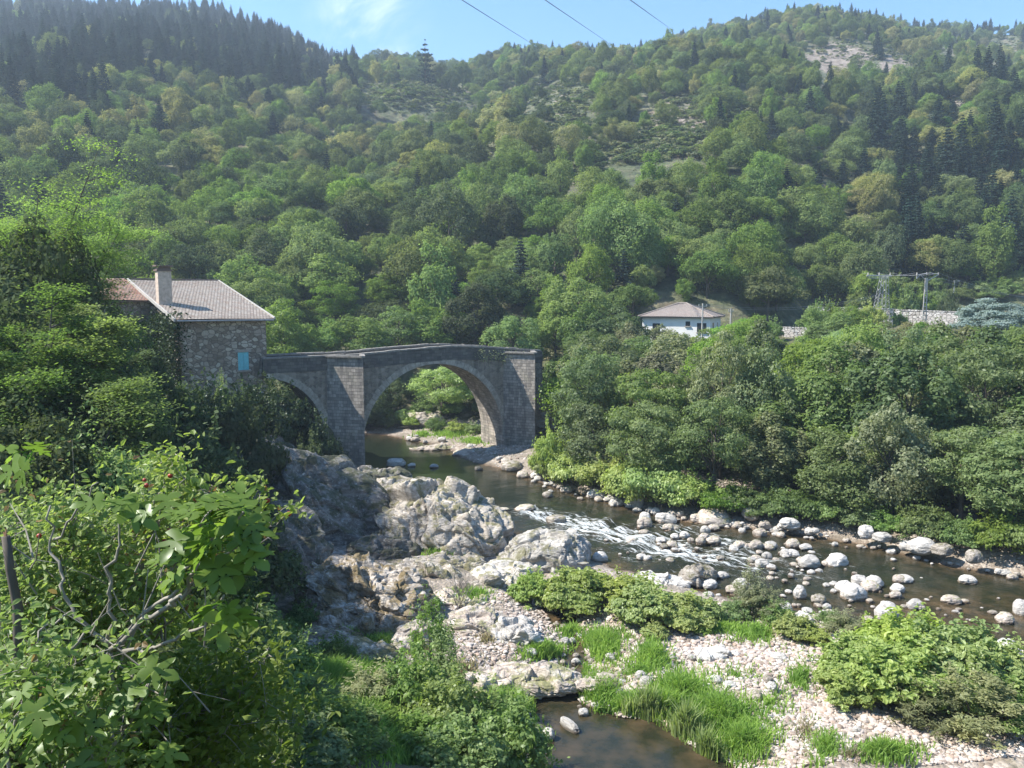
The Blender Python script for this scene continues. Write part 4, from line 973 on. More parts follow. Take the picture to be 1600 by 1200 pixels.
for k, (a, b, D2) in enumerate((((722, 0), (856, 84), 590), ((852, 0), (958, 72), 570), ((985, 0), (1052, 48), 560))):
    p0 = P(*a, 130); p1 = P(*b, D2); dv = p0 - p1; pS = p0 + dv * .12
    cable(('left', 'middle', 'right')[k] + ' long power cable running up across the sky to the ridge', pS, p1, 0.0, .07, 8)
# ================================================================== NEARER TREES AND SHRUBS
def variants(prefix, n, fn): return [fn(f'{prefix}_{i}', i) for i in range(n)]
T_BANK = variants('bank_tree', 4, lambda n_, i: tree_meshes(n_, 100 + i, 4.2, 8.6, 1.0, 46 + 8 * i, 15000, .27, F_BANK, lobe=(.16, .32), tr=.2, nt_=16))
T_ALDER = variants('alder', 2, lambda n_, i: tree_meshes(n_, 120 + i, 3.4, 9.4, .8, 52, 15000, .25, F_BANK, lobe=(.15, .27), tr=.17, nt_=16))
T_LOC = variants('locust', 2, lambda n_, i: tree_meshes(n_, 130 + i, 4.4, 7.6, 2.0, 54, 15000, .26, F_LOCUST, lobe=(.15, .3), flat=.65, tr=.2, nt_=18, wfrac=.5))
T_CEDAR = tree_meshes('cedar', 140, 5.2, 8.0, .5, 90, 26000, .24, F_BLUE, shape='dome', lobe=(.12, .24), flat=.5, tr=.2, nt_=20)
T_SPRUCE = conifer_meshes('spruce', 141, 5.2, 15, 5200, .5, F_CONIF, whorls=10, z0=0, droop=.12)
def bush_mesh(name, seed, Rr, Hh, nl, n, L, mat, six=False, droop=None, lobe=(.2, .36), wfrac=.6, stems=7, shape='dome', flat=.85):
    rg = np.random.default_rng(seed); V, F, c = lobes_crown(rg, Rr, Hh, nl, n, L, -.1, six, lobe, shape, flat, droop, wfrac)
    Ps, Ns = [], []
    for k in range(26 if Hh < 5 else 0):   # shoots breaking the outline
        a = rg.uniform(0, 6.28); el = rg.uniform(.15, 1.4); rr = rg.uniform(.95, 1.32); e = np.array([math.cos(a) * math.cos(el) * Rr * rr, math.sin(a) * math.cos(el) * Rr * rr, math.sin(el) * Hh * rr * .95 + .1]); u = rg.uniform(.55, 1.0, 46)[:, None]
        Ps.append(e * u + rg.normal(size=(46, 3)) * L * .55 + np.array([0, 0, .08]) * np.sin(u * 3.1)); Ns.append(rg.normal(size=(46, 3)) * .5 + np.array([0, 0, 1.0]))
    if Ps:
        P_ = np.concatenate(Ps); Nn = np.concatenate(Ns); Nn /= np.linalg.norm(Nn, axis=1, keepdims=True); V2, F2 = leaves(P_, Nn, L, L * wfrac, rg, six, droop); F = np.concatenate([F, F2 + len(V)]); V = np.concatenate([V, V2])
    mb = MB()
    for k in range(stems):
        tg = Vector(c[rg.integers(len(c))]); mb.tube([(rg.uniform(-.2, .2), rg.uniform(-.2, .2), -.3), tg * .5 + Vector((0, 0, tg.z * .12)), tg], [.035, .025, .012], 4, False)
    return new_mesh(name + '_foliage', V, F, (mat,)), mb.mesh(name + '_stems', (M_BARK,), True)
B_KNOT = [bush_mesh(f'knotweed_{i}', 150 + i, 1.9, 2.6, 62, 9500, .2, F_KNOT, True, (0, 0, -.6), (.13, .25), .66) for i in range(3)]
B_SHRUB = [bush_mesh(f'shrub_{i}', 160 + i, 1.5, 2.0, 26, 4200, .15, F_SHRUB, False, None, (.18, .34)) for i in range(3)]
B_WILLOW = [bush_mesh(f'willow_{i}', 170 + i, 1.0, 3.2, 26, 4200, .14, F_GREY, False, None, (.18, .3), .3, 9, 'round') for i in range(2)]
B_FAR = [bush_mesh(f'bank_shrub_{i}', 180 + i, 2.2, 2.6, 30, 5200, .2, F_KNOT, False, (0, 0, -1), (.18, .34)) for i in range(3)]
def plant(kind, name, label, cat, px, py_top, D, Rr, var, mat=None, group=None, baseR=4.2, baseH=9.6, zb=None, rz=None, cn='crown', sn='trunk'):
    top = P(px, py_top, D); z0 = gz(top.x, D) if zb is None else zb
    h = max(top.z - z0, .85 * Rr * baseH / 2.1 if baseH < 4 else 2.0); Rr = min(Rr, h * .6) if baseH > 4 else Rr; cm, tm = kind[var % len(kind)]
    th = thing(name, label, cat, (top.x, D, z0 - .05), rz if rz is not None else random.Random(int(px * 7 + py_top)).uniform(0, 6.28), group, (Rr / baseR, Rr / baseR, h / baseH))
    put(cn, with_mat(cm, mat, cm.name + '_' + mat.name) if mat else cm, th); put(sn, tm, th); return th
BK = 'riverside trees on the far bank'
# (px, py top, D, R, kind, material, label)
bank = [
 (893, 545, 80, 3.4, 'a', F_BANK, 'tree just right of the bridge end, leaning over the parapet'),
 (918, 535, 76, 3.4, 'b', F_GREY, 'grey-green tree second from the bridge end'),
 (955, 520, 78, 4.2, 'b', F_BANK, 'tall tree left of the white house, in the back row'),
 (985, 560, 69, 3.8, 'a', F_GREY, 'grey-green alder above the far gravel edge, below the white house'),
 (1035, 528, 84, 3.6, 'a', F_BANK, 'tree standing in front of the left half of the white house'),
 (1040, 586, 66, 4.5, 'b', F_GREY, 'greyish round tree below the white house near the water'),
 (1100, 565, 78, 4.2, 'l', F_LOCUST, 'vivid green locust below the right side of the white house'),
 (1160, 500, 92, 4.6, 'l', F_LOCUST, 'vivid green locust just right of the white house'),
 (1165, 548, 82, 4.6, 'b', F_BRIGHT, 'bright tree under the locust right of the white house'),
 (1115, 593, 62, 4.3, 'a', F_GREY, 'grey-green alder over the big flat boulder'),
 (1190, 580, 68, 5.2, 'b', F_BANK, 'broad tree in the middle of the far bank'),
 (1200, 622, 56, 4.3, 'a', F_BANK, 'low tree over the middle rapids shore'),
 (1290, 478, 98, 4.4, 'b', F_BRIGHT, 'light green tree against the overgrown terrace wall'),
 (1255, 540, 82, 4.8, 'b', F_BANK, 'broad tree below the short stone wall'),
 (1330, 476, 100, 4.0, 'b', F_BRIGHT, 'yellowish tree hiding the steel pylon feet'),
 (1345, 530, 82, 4.6, 'l', F_BANK, 'feathery tree below the steel pylon'),
 (1270, 593, 62, 5.2, 'l', F_LOCUST, 'feathery bright tree behind the water edge willow'),
 (1330, 577, 64, 5.2, 'b', F_BANK, 'dense tree at mid height below the steel pylon'),
 (1425, 500, 90, 4.6, 'b', F_FLOW, 'olive tinted tree below the lattice pole'),
 (1400, 560, 70, 4.6, 'l', F_LOCUST, 'bright feathery tree left of the grey shed'),
 (1530, 560, 72, 4.8, 'b', F_BANK, 'dense tree right of the grey shed'),
 (1455, 586, 62, 5.2, 'b', F_GREY, 'grey-green tree under the grey shed'),
 (1590, 520, 80, 5.0, 'b', F_BRIGHT, 'light green tree under the cedar at the frame edge'),
 (1390, 612, 56, 4.9, 'b', F_BANK, 'dark-centred tree over the calm water'),
 (1320, 629, 55, 4.3, 'a', F_LOCUST, 'bright leaning tree over the shore rocks'),
 (1490, 622, 54, 4.9, 'b', F_BANK, 'shade-throwing tree over the rock pile at right'),
 (1570, 599, 56, 5.6, 'b', F_GREY, 'big grey-green tree by the right frame edge'),
 (1440, 664, 49.5, 3.8, 'b', F_BANK, 'low spreading tree reaching over the water rocks'),
 (1560, 651, 49, 5.2, 'b', F_BANK, 'low dense tree overhanging the river at right'),
 (1640, 612, 50, 5.6, 'b', F_BANK, 'tall dark tree cut by the right frame edge'),
 (1250, 664, 54, 3.6, 'a', F_BANK, 'slender alder between the two shore shrubs'),
 (1360, 681, 50.5, 3.1, 'b', F_BRIGHT, 'small bright sapling tree at the river edge'),
 (1700, 586, 60, 6.2, 'b', F_BANK, 'tree just outside the right frame edge'),
 (1640, 678, 45, 4.3, 'b', F_BANK, 'lowest dark tree over the water at far right'),
 (905, 430, 104, 5.0, 'b', F_BRIGHT, 'tall light green round-topped tree behind the bridge end'),
 (870, 470, 100, 3.8, 'a', F_BRIGHT, 'narrow light green tree beside the round-topped one'),
 (960, 478, 96, 4.4, 'b', F_BANK, 'tree left of the white house, behind the bridge end row'),
 (985, 500, 92, 2.6, 'a', F_GREY, 'thin tree against the left wall of the white house'),
 (1215, 432, 122, 4.8, 'b', F_OAK, 'dark round tree behind the short stone wall'),
 (1180, 440, 118, 3.8, 'b', F_BRIGHT, 'bright tree behind the utility pole'),
 (1130, 425, 124, 4.2, 'b', F_CHEST, 'chestnut behind the white house right side'),
 (1070, 420, 126, 4.4, 'b', F_CHEST, 'chestnut directly behind the white house'),
 (1020, 410, 122, 4.6, 'b', F_FLOW, 'cream-tipped chestnut behind the left of the white house'),
 (1285, 412, 134, 5.4, 'b', F_CHEST, 'large round tree up-slope left of the steel pylon'),
 (1330, 418, 140, 4.6, 'b', F_OAK, 'dark tree directly behind the steel pylon'),
 (1345, 378, 150, 5.2, 'b', F_OAK, 'tall dark tree above the steel pylon'),
 # behind the bridge, upstream bank
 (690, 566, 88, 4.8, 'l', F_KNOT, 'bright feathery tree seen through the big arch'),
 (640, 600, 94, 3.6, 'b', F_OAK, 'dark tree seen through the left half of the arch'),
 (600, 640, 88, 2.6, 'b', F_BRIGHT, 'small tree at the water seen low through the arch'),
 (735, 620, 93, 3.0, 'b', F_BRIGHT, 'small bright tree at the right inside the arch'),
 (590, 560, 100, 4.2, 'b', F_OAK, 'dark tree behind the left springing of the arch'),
 (440, 470, 96, 5.2, 'l', F_LOCUST, 'bright locust beside the house roof, behind the bridge'),
 (500, 500, 98, 4.6, 'b', F_BRIGHT, 'light tree behind the bridge left of the cutwater'),
 (400, 430, 108, 5.2, 'l', F_BRIGHT, 'tall feathery tree rising behind the house ridge'),
 (560, 490, 100, 5.0, 'b', F_BRIGHT, 'round bright tree behind the cutwater'),
 (620, 480, 104, 5.0, 'l', F_LOCUST, 'vivid tree behind the bridge, left of the crown'),
 (680, 470, 106, 5.0, 'b', F_CHEST, 'tree behind the crown of the bridge'),
 (740, 440, 106, 5.0, 'b', F_OAK, 'dusky grey-green oak behind the bridge crown'),
 (800, 490, 98, 4.0, 'b', F_BRIGHT, 'rounded tree behind the right haunch of the bridge'),
 (520, 440, 112, 5.2, 'l', F_BRIGHT, 'feathery tree in the second row behind the bridge'),
 (610, 420, 116, 5.2, 'l', F_BRIGHT, 'broad feathery tree above the bridge centre-left'),
 (760, 405, 122, 5.4, 'b', F_CHEST, 'large chestnut above the bridge crown'),
 (850, 400, 124, 5.0, 'b', F_CHEST, 'chestnut above the right end of the bridge'),
 (460, 415, 118, 5.2, 'b', F_BRIGHT, 'bright tree above the house roof corner'),
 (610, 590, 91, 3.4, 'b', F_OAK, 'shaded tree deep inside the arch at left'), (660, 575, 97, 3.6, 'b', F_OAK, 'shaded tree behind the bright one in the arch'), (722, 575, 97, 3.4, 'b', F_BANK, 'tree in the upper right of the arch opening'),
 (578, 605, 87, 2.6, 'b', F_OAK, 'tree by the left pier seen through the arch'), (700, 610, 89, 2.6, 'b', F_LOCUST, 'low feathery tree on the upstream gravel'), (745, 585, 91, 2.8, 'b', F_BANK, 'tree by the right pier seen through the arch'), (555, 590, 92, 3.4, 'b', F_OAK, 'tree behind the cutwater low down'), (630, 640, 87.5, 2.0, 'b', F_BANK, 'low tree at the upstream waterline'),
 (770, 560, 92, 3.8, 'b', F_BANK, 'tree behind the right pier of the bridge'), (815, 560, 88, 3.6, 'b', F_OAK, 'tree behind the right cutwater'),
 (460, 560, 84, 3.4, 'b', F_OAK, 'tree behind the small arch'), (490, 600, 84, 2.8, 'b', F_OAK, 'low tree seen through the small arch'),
 (1030, 506, 100, 2.4, 'b', F_GREY, 'grey-green tree hiding the left half of the white house wall'), (1068, 520, 98, 2.2, 'a', F_BANK, 'small tree before the middle of the white house wall'), (1104, 526, 98, 2.0, 'b', F_BANK, 'small tree before the right of the white house wall'),
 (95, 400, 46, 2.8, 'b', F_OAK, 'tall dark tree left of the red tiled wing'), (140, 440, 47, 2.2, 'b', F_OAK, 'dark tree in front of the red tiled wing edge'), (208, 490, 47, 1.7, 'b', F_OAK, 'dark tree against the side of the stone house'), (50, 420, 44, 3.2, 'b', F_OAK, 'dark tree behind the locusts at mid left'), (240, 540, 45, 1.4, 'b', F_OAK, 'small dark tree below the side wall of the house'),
]
KN = {'a': (T_ALDER, 3.4, 10.2), 'b': (T_BANK, 4.2, 9.6), 'l': (T_LOC, 4.4, 9.6)}
for i, (px, pt, D, Rr, k, mt, lab) in enumerate(bank):
    kk, bR, bH = KN[k]
    plant(kk, 'riverside_tree', lab, 'tree', px, pt, D, Rr, i, mt, BK, bR, bH)
# shoreline shrubs (knotweed) on the far bank
shr = [(852, 702, 68, 1.5), (872, 700, 64, 2.2), (905, 705, 63, 2.4), (945, 715, 60.5, 2.4), (985, 722, 59, 2.4), (1025, 712, 60, 2.6), (1060, 735, 57, 2.4), (1095, 752, 55, 2.0), (1130, 760, 54, 1.9), (1170, 765, 53.3, 1.8),
       (1215, 775, 52.5, 1.8), (1255, 780, 51.5, 1.8), (1300, 790, 50.5, 1.6), (1345, 792, 49, 1.5), (1390, 815, 47.8, 1.4), (1500, 835, 46.5, 1.6), (1560, 825, 45.5, 2.0), (1620, 840, 45, 2.2), (862, 668, 74, 1.6), (1440, 800, 48, 1.9)]
for i, (px, pt, D, Rr) in enumerate(shr):
    nm = ['first', 'second', 'third', 'fourth', 'fifth', 'sixth', 'seventh', 'eighth', 'ninth', 'tenth', 'eleventh', 'twelfth', 'thirteenth', 'fourteenth', 'fifteenth', 'sixteenth', 'seventeenth', 'eighteenth'][i] if i < 18 else None
    lab = f'{nm} leafy shrub from the bridge along the far shoreline' if nm else ('shrub in front of the right bridge cutwater' if i == 18 else 'shrub under the trees behind the shoreline rocks')
    sy_ = np.interp(px, [820, 850, 900, 1000, 1120, 1290, 1400, 1500, 1620], [748, 760, 772, 801, 824, 844, 866, 890, 908]); D = G(px, sy_, 0).y + 1.9
    plant(B_FAR, 'riverside_shrub', lab, 'shrub', px, pt, D, Rr, i, F_KNOT if px < 1100 else (F_BANK if i % 2 else F_LOCUST), 'shrubs along the far shoreline', 2.2, 2.5, cn='foliage', sn='stems')
cd = P(1552, 464, 97); z0 = min(gz(cd.x, 97), 8.0)
th = thing('cedar_tree', 'blue-grey spreading cedar in front of the field at right', 'tree', (cd.x, 97, z0), 1.0, None, (.95, .95, max(.75, (cd.z - z0) / 8.0))); put('crown', T_CEDAR[0], th); put('trunk', T_CEDAR[1], th)
sp_ = P(664, 62, 338); gsp = float(hill(np.array([sp_.x]), np.array([338.]))[0])
th = thing('spruce_tree', 'tall dark spruce standing out on the skyline knoll', 'conifer', (sp_.x, 338, gsp - .5), 0, None, (1.35, 1.35, (sp_.z - gsp) / 14.6)); put('crown', T_SPRUCE[0], th); put('trunk', T_SPRUCE[1], th)
for k, (px, pt, D, w) in enumerate(((690, 98, 345, 1.0), (722, 92, 350, .9), (645, 105, 350, .8), (705, 108, 335, .9))):
    q = P(px, pt, D); g_ = float(hill(np.array([q.x]), np.array([float(D)]))[0]); cm, tm = HILLV['broad', k % 4]
    th = thing('broadleaf_tree', ['dark tree right beside the skyline spruce', 'second dark tree right of the skyline spruce', 'small tree left of the skyline spruce', 'low tree in front of the skyline spruce'][k], 'tree', (q.x, D, g_ - .3), k, None, (w, w, max(.5, (q.z - g_) / 9.6)))
    put('crown', with_mat(cm, F_OAK, cm.name), th); put('trunk', tm, th)
for k, (px, pt, D) in enumerate(((1190, 18, 562), (1206, 20, 565), (1222, 24, 560), (1262, 22, 562), (1276, 24, 565), (1368, 36, 562), (1545, 44, 570), (935, 62, 590), (790, 66, 610), (1043, 42, 570), (1450, 50, 566), (1240, 28, 558))):
    q = P(px, pt, D); g_ = float(hill(np.array([q.x]), np.array([float(D)]))[0]); cf = k in (5, 6, 7, 8, 9); cm, tm = HILLV['conif' if cf else 'broad', k % 3]; H_ = max(5, q.z - g_)
    lab = ['first', 'second', 'third', 'fourth', 'fifth'][k] + ' dark tree from the left in the clump on the summit' if k < 5 else ['pine right of the summit rocks', 'lone conifer on the right skyline', 'conifer left of the middle cable end', 'conifer on the skyline above the knoll saddle', 'conifer where the right cable meets the ridge', 'small tree on the right skyline', 'low tree in the middle of the summit clump'][k - 5]
    th = thing('conifer_tree' if cf else 'broadleaf_tree', lab, 'conifer' if cf else 'tree', (q.x, D, g_ - .5), k, None, (H_ / 11,) * 2 + (H_ / (14.5 if cf else 9.6),)); put('crown', cm if cf else with_mat(cm, F_OAK, cm.name), th); put('trunk', tm, th)
# brambles on the field slope
for k, (px, pt, D) in enumerate(((1500, 408, 150), (1470, 412, 150), (1440, 425, 147), (1400, 440, 142), (1400, 447, 136), (1425, 443, 140), (1455, 440, 142), (1480, 438, 146), (1510, 425, 146), (1540, 415, 148), (1570, 405, 150), (1600, 395, 152), (1500, 450, 138), (1530, 440, 140), (1560, 430, 142), (1590, 420, 145), (1390, 462, 128), (1440, 455, 132), (1465, 452, 134), (1415, 452, 130), (1550, 448, 138), (1575, 440, 140), (1600, 432, 142), (1520, 405, 152), (1555, 392, 155), (1590, 380, 158), (1480, 420, 150), (1450, 428, 148))):
    plant(B_FAR, 'bramble_bush', 'light green bramble bush on the slope above the grass field', 'shrub', px, pt, D, 2.5, k, F_SHRUB if k % 2 else F_BRIGHT, 'brambles on the slope above the grass field', 2.2, 2.5, cn='foliage', sn='stems')
plant(B_FAR, 'round_shrub', 'dark round shrub at the edge of the grass field', 'shrub', 1484, 460, 116, 1.9, 1, F_OAK, None, 2.2, 2.5, cn='foliage', sn='stems')
plant(B_FAR, 'yellow_shrub', 'yellow-green shrub at the foot of the steel pylon', 'shrub', 1365, 474, 104, 1.8, 2, F_KNOT, None, 2.2, 2.5, cn='foliage', sn='stems')
plant(B_FAR, 'clipped_hedge', 'clipped brownish hedge block left of the steel pylon', 'hedge', 1290, 481, 112, 2.6, 0, F_GREY, None, 2.2, 2.5, cn='foliage', sn='stems')
# ---- knotweed clumps on the gravel bar
kn = [((832, 905), 36.5, 884, 1.35), ((905, 950), 35.6, 880, 2.0), ((985, 985), 34.6, 918, 1.7), ((1010, 1000), 33.2, 903, 1.8), ((1062, 1010), 32.8, 935, 1.55), ((1100, 1000), 33.3, 952, 1.1), ((872, 930), 36, 902, 1.2)]
labs = ['smallest leftmost knotweed clump beside the light rock', 'tall rounded knotweed clump left of centre on the gravel bar', 'middle knotweed clump facing the side stream', 'knotweed clump behind the middle one', 'knotweed clump right of the middle group', 'low right end of the knotweed group', 'low knotweed bridging the two left clumps']
for i, (_, D, pt, Rr) in enumerate(kn):
    plant(B_KNOT, 'knotweed_clump', labs[i], 'shrub', _[0], pt + 14, D, Rr * .92, i, None, 'knotweed clumps in the middle of the gravel bar', 1.9, 2.5, cn='foliage', sn='stems')
big = [(1420, 1012, 28.4, 2.0, 0), (1350, 1040, 27.4, 1.7, 1), (1480, 1042, 27.4, 2.1, 2), (1400, 1072, 26.0, 2.0, 0), (1500, 1080, 26.2, 2.0, 1), (1325, 1085, 26.0, 1.2, 2), (1560, 1092, 26.6, 1.7, 0)]
for i, (px, pt, D, Rr, v) in enumerate(big):
    plant(B_KNOT, 'knotweed_clump', ['top', 'upper left', 'upper right', 'central', 'lower right', 'lower left', 'far right'][i] + ' clump of the large knotweed thicket at lower right', 'shrub', px, pt, D, Rr, v, None, 'large knotweed thicket', 1.9, 2.5, cn='foliage', sn='stems')
sm = [(1242, 970, 31.5, .95, 'K'), (1175, 885, 34.2, .85, 'W'), (1190, 925, 33.6, 1.1, 'W'), (1215, 945, 32.8, .8, 'S'), (1150, 940, 33.6, .8, 'S'), (1320, 970, 31.6, .9, 'W'), (1300, 955, 32.6, .7, 'S'), (1570, 1130, 24.6, 1.6, 'S'), (1520, 1150, 24.3, 1.5, 'W'), (1600, 1090, 25.5, 1.5, 'S'), (1270, 1000, 31, .7, 'K'), (1450, 1150, 24.6, 1.2, 'W'), (1025, 990, 31.6, .6, 'K'), (1100, 985, 32, .5, 'K')]
sl = ['leafy shrub left of the large knotweed thicket', 'thin wispy willow sapling standing by the rapids', 'grey-green willow bush under the wispy sapling', 'small shrub right of the willow sapling', 'small shrub left of the willow sapling', 'grey-green bush behind the large thicket', 'small green bush on the stones by the water', 'green bush in the lower right corner', 'grey-green bush below the large thicket', 'shrub at the right frame edge beside the thicket', 'tiny leafy plant on the stones left of the thicket', 'soft bush at the foot of the large thicket', 'low leafy plant in front of the middle knotweed', 'low leafy plant right of the middle knotweed']
for i, (px, pt, D, Rr, k) in enumerate(sm):
    kk, bR, bH = {'K': (B_KNOT, 1.9, 2.5), 'W': (B_WILLOW, 1.0, 3.1), 'S': (B_SHRUB, 1.5, 1.9)}[k]
    plant(kk, 'leafy_shrub' if k != 'W' else 'willow_bush', sl[i], 'shrub', px, pt, D, Rr, i, None, None, bR, bH, cn='foliage', sn='stems')
# ---- left bank: willow, shrubs, dark bushes
lb = [(672, 932, 25.5, .85, 'W', F_SHRUB, 'upright leafy willow sapling in the centre foreground'), (690, 985, 24.6, .95, 'W', F_SHRUB, 'lower half of the willow thicket in front of the pale slabs'), (640, 1025, 23.5, 1.2, 'S', F_SHRUB, 'leafy bush left below the willow sapling'), (585, 1045, 23.4, 1.2, 'W', F_GREY, 'grey-green bush left of the willow sapling'),
      (700, 1060, 22.0, 1.3, 'S', F_SHRUB, 'rounded bush straight below the willow sapling'), (780, 1075, 22.3, 1.1, 'W', F_SHRUB, 'bush at the left edge of the pool'), (800, 1105, 20.6, 1.3, 'S', F_SHRUB, 'bush at the bottom edge beside the pool'), (650, 1130, 20.5, 1.1, 'S', F_LOCUST, 'bright bush at the bottom edge, centre'), (720, 1130, 19.6, 1.3, 'S', F_SHRUB, 'dense bush at the bottom edge right of centre'), (575, 1140, 20.6, .9, 'S', F_SHRUB, 'bush in the shade at the bottom edge'),
      (480, 1135, 20.0, .9, 'S', F_SHRUB, 'shaded bush at the bottom edge right of the fig'), (410, 1040, 20.0, 1.4, 'S', F_SHRUB, 'spreading bush right behind the fig branches'), (350, 985, 19.0, 1.9, 'S', F_LOCUST, 'broad bush directly behind the fig branches'), (440, 985, 24.0, 1.2, 'S', F_SHRUB, 'bush below the mossy rock'), (300, 1060, 15.0, 1.7, 'S', F_SHRUB, 'dark bush under the fig'), (380, 1130, 15.5, 1.4, 'S', F_SHRUB, 'dark shaded bush at the bottom, under the fig leaves'), (520, 1175, 16.5, 1.0, 'S', F_SHRUB, 'dark bush at the very bottom'),
      (485, 892, 33.5, .7, 'W', F_SHRUB, 'fern-like bush growing on the left of the mossy rock'), (470, 945, 31, .8, 'S', F_LOCUST, 'light bush at the left foot of the mossy rock'), (520, 1000, 27, .8, 'S', F_LOCUST, 'yellow-green plant under the mossy rock'), (700, 842, 44, .7, 'S', F_SHRUB, 'small shrub in the gap between the two outcrops'),
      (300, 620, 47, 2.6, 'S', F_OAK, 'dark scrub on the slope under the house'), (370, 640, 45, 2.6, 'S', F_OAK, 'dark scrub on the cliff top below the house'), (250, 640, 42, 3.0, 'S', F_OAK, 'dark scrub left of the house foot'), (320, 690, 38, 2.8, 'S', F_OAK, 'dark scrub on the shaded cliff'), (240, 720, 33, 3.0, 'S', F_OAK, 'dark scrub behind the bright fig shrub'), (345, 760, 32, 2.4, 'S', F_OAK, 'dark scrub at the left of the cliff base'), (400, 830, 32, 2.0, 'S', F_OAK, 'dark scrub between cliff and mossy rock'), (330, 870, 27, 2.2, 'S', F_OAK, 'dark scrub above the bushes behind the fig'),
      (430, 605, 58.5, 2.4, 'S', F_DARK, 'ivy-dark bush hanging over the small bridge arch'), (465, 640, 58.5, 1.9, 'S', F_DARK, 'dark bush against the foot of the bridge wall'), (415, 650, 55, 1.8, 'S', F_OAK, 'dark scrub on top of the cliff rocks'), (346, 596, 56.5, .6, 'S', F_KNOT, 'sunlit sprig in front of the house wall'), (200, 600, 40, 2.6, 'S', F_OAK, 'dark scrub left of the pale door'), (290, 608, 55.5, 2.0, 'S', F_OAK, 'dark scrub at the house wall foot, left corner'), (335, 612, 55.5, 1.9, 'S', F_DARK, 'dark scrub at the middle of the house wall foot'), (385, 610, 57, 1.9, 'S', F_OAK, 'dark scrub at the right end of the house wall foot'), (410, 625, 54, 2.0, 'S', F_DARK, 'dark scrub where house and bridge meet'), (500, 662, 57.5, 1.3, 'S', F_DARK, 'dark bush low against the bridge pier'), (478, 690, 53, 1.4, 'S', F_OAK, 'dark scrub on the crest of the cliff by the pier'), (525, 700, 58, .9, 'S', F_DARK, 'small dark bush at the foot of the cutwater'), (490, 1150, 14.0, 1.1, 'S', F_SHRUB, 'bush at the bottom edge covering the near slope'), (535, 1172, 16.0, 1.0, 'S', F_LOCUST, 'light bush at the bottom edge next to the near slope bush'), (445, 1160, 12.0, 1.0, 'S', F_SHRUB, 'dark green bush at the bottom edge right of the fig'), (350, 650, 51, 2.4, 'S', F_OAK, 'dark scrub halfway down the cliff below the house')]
for i, (px, pt, D, Rr, k, mt, lab) in enumerate(lb):
    kk, bR, bH = {'W': (B_WILLOW, 1.0, 3.1), 'S': (B_SHRUB, 1.5, 1.9)}[k]
    plant(kk, 'willow_bush' if k == 'W' else 'leafy_shrub', lab, 'shrub', px, pt, D, Rr, i, mt, 'bushes of the left bank', bR, bH, cn='foliage', sn='stems')
# ivy on the house corner and weeds on the bridge parapet
def ivy(label, pts, nper, L, mat, spread, name='ivy', seed=5):
    rg = np.random.default_rng(seed); base = Vector(pts[0]); Ps = []
    for p in pts: Ps.append(np.array(Vector(p) - base) + rg.normal(size=(nper, 3)) * spread)
    P_ = np.concatenate(Ps); nn = rnd_dirs(rg, len(P_)) + np.array([.1, -.6, .3]); nn /= np.linalg.norm(nn, axis=1, keepdims=True)
    V, F = leaves(P_, nn, L, L * .8, rg); o_ = put(name, new_mesh(name, V, F, (mat,)), loc=base); return tag(o_, label, 'climbing plant')
hc = lambda lx, ly, z: (HL.x + lx * hx[0] + ly * hy[0], HL.y + lx * hx[1] + ly * hy[1], z)
ivy('dark ivy covering the left side wall of the stone house', [hc(-.25, y_, z_) for y_ in (.6, 2.6, 3.4, 4.3, 5.2) for z_ in (7, 8, 9, 10, 11, 12, 12.8)] + [hc(-.3, .3, z_) for z_ in (7.5, 9, 10.5, 12, 12.8)], 260, .2, F_DARK, .42)
bl = lambda s, y, z: (BX + s * math.cos(PHI) - y * math.sin(PHI), BY + s * math.sin(PHI) + y * math.cos(PHI), z)
ivy('weeds hanging over the right half of the bridge parapet', [bl(s, -.2, z) for s, z in ((-2.6, 9.7), (-2.2, 9.3), (-1.6, 9.2), (-.9, 9.4), (-.3, 9.1), (.5, 9.5), (1.2, 9.3), (.2, 8.8), (1.8, 9.2))], 70, .13, F_GREY, .28, 'parapet_weeds', 6)
ivy('branchy growth against the right cutwater foot', [bl(s, y, z) for s, y, z in ((3.6, -3, 6.0), (3.4, -3.2, 5.2), (4.4, -3.4, 5.6), (5, -3.4, 6.5), (4.4, -3.8, 4.2), (5.2, -3.8, 3.4))], 420, .24, F_LOCUST, .6, 'climbing_shrub', 7)
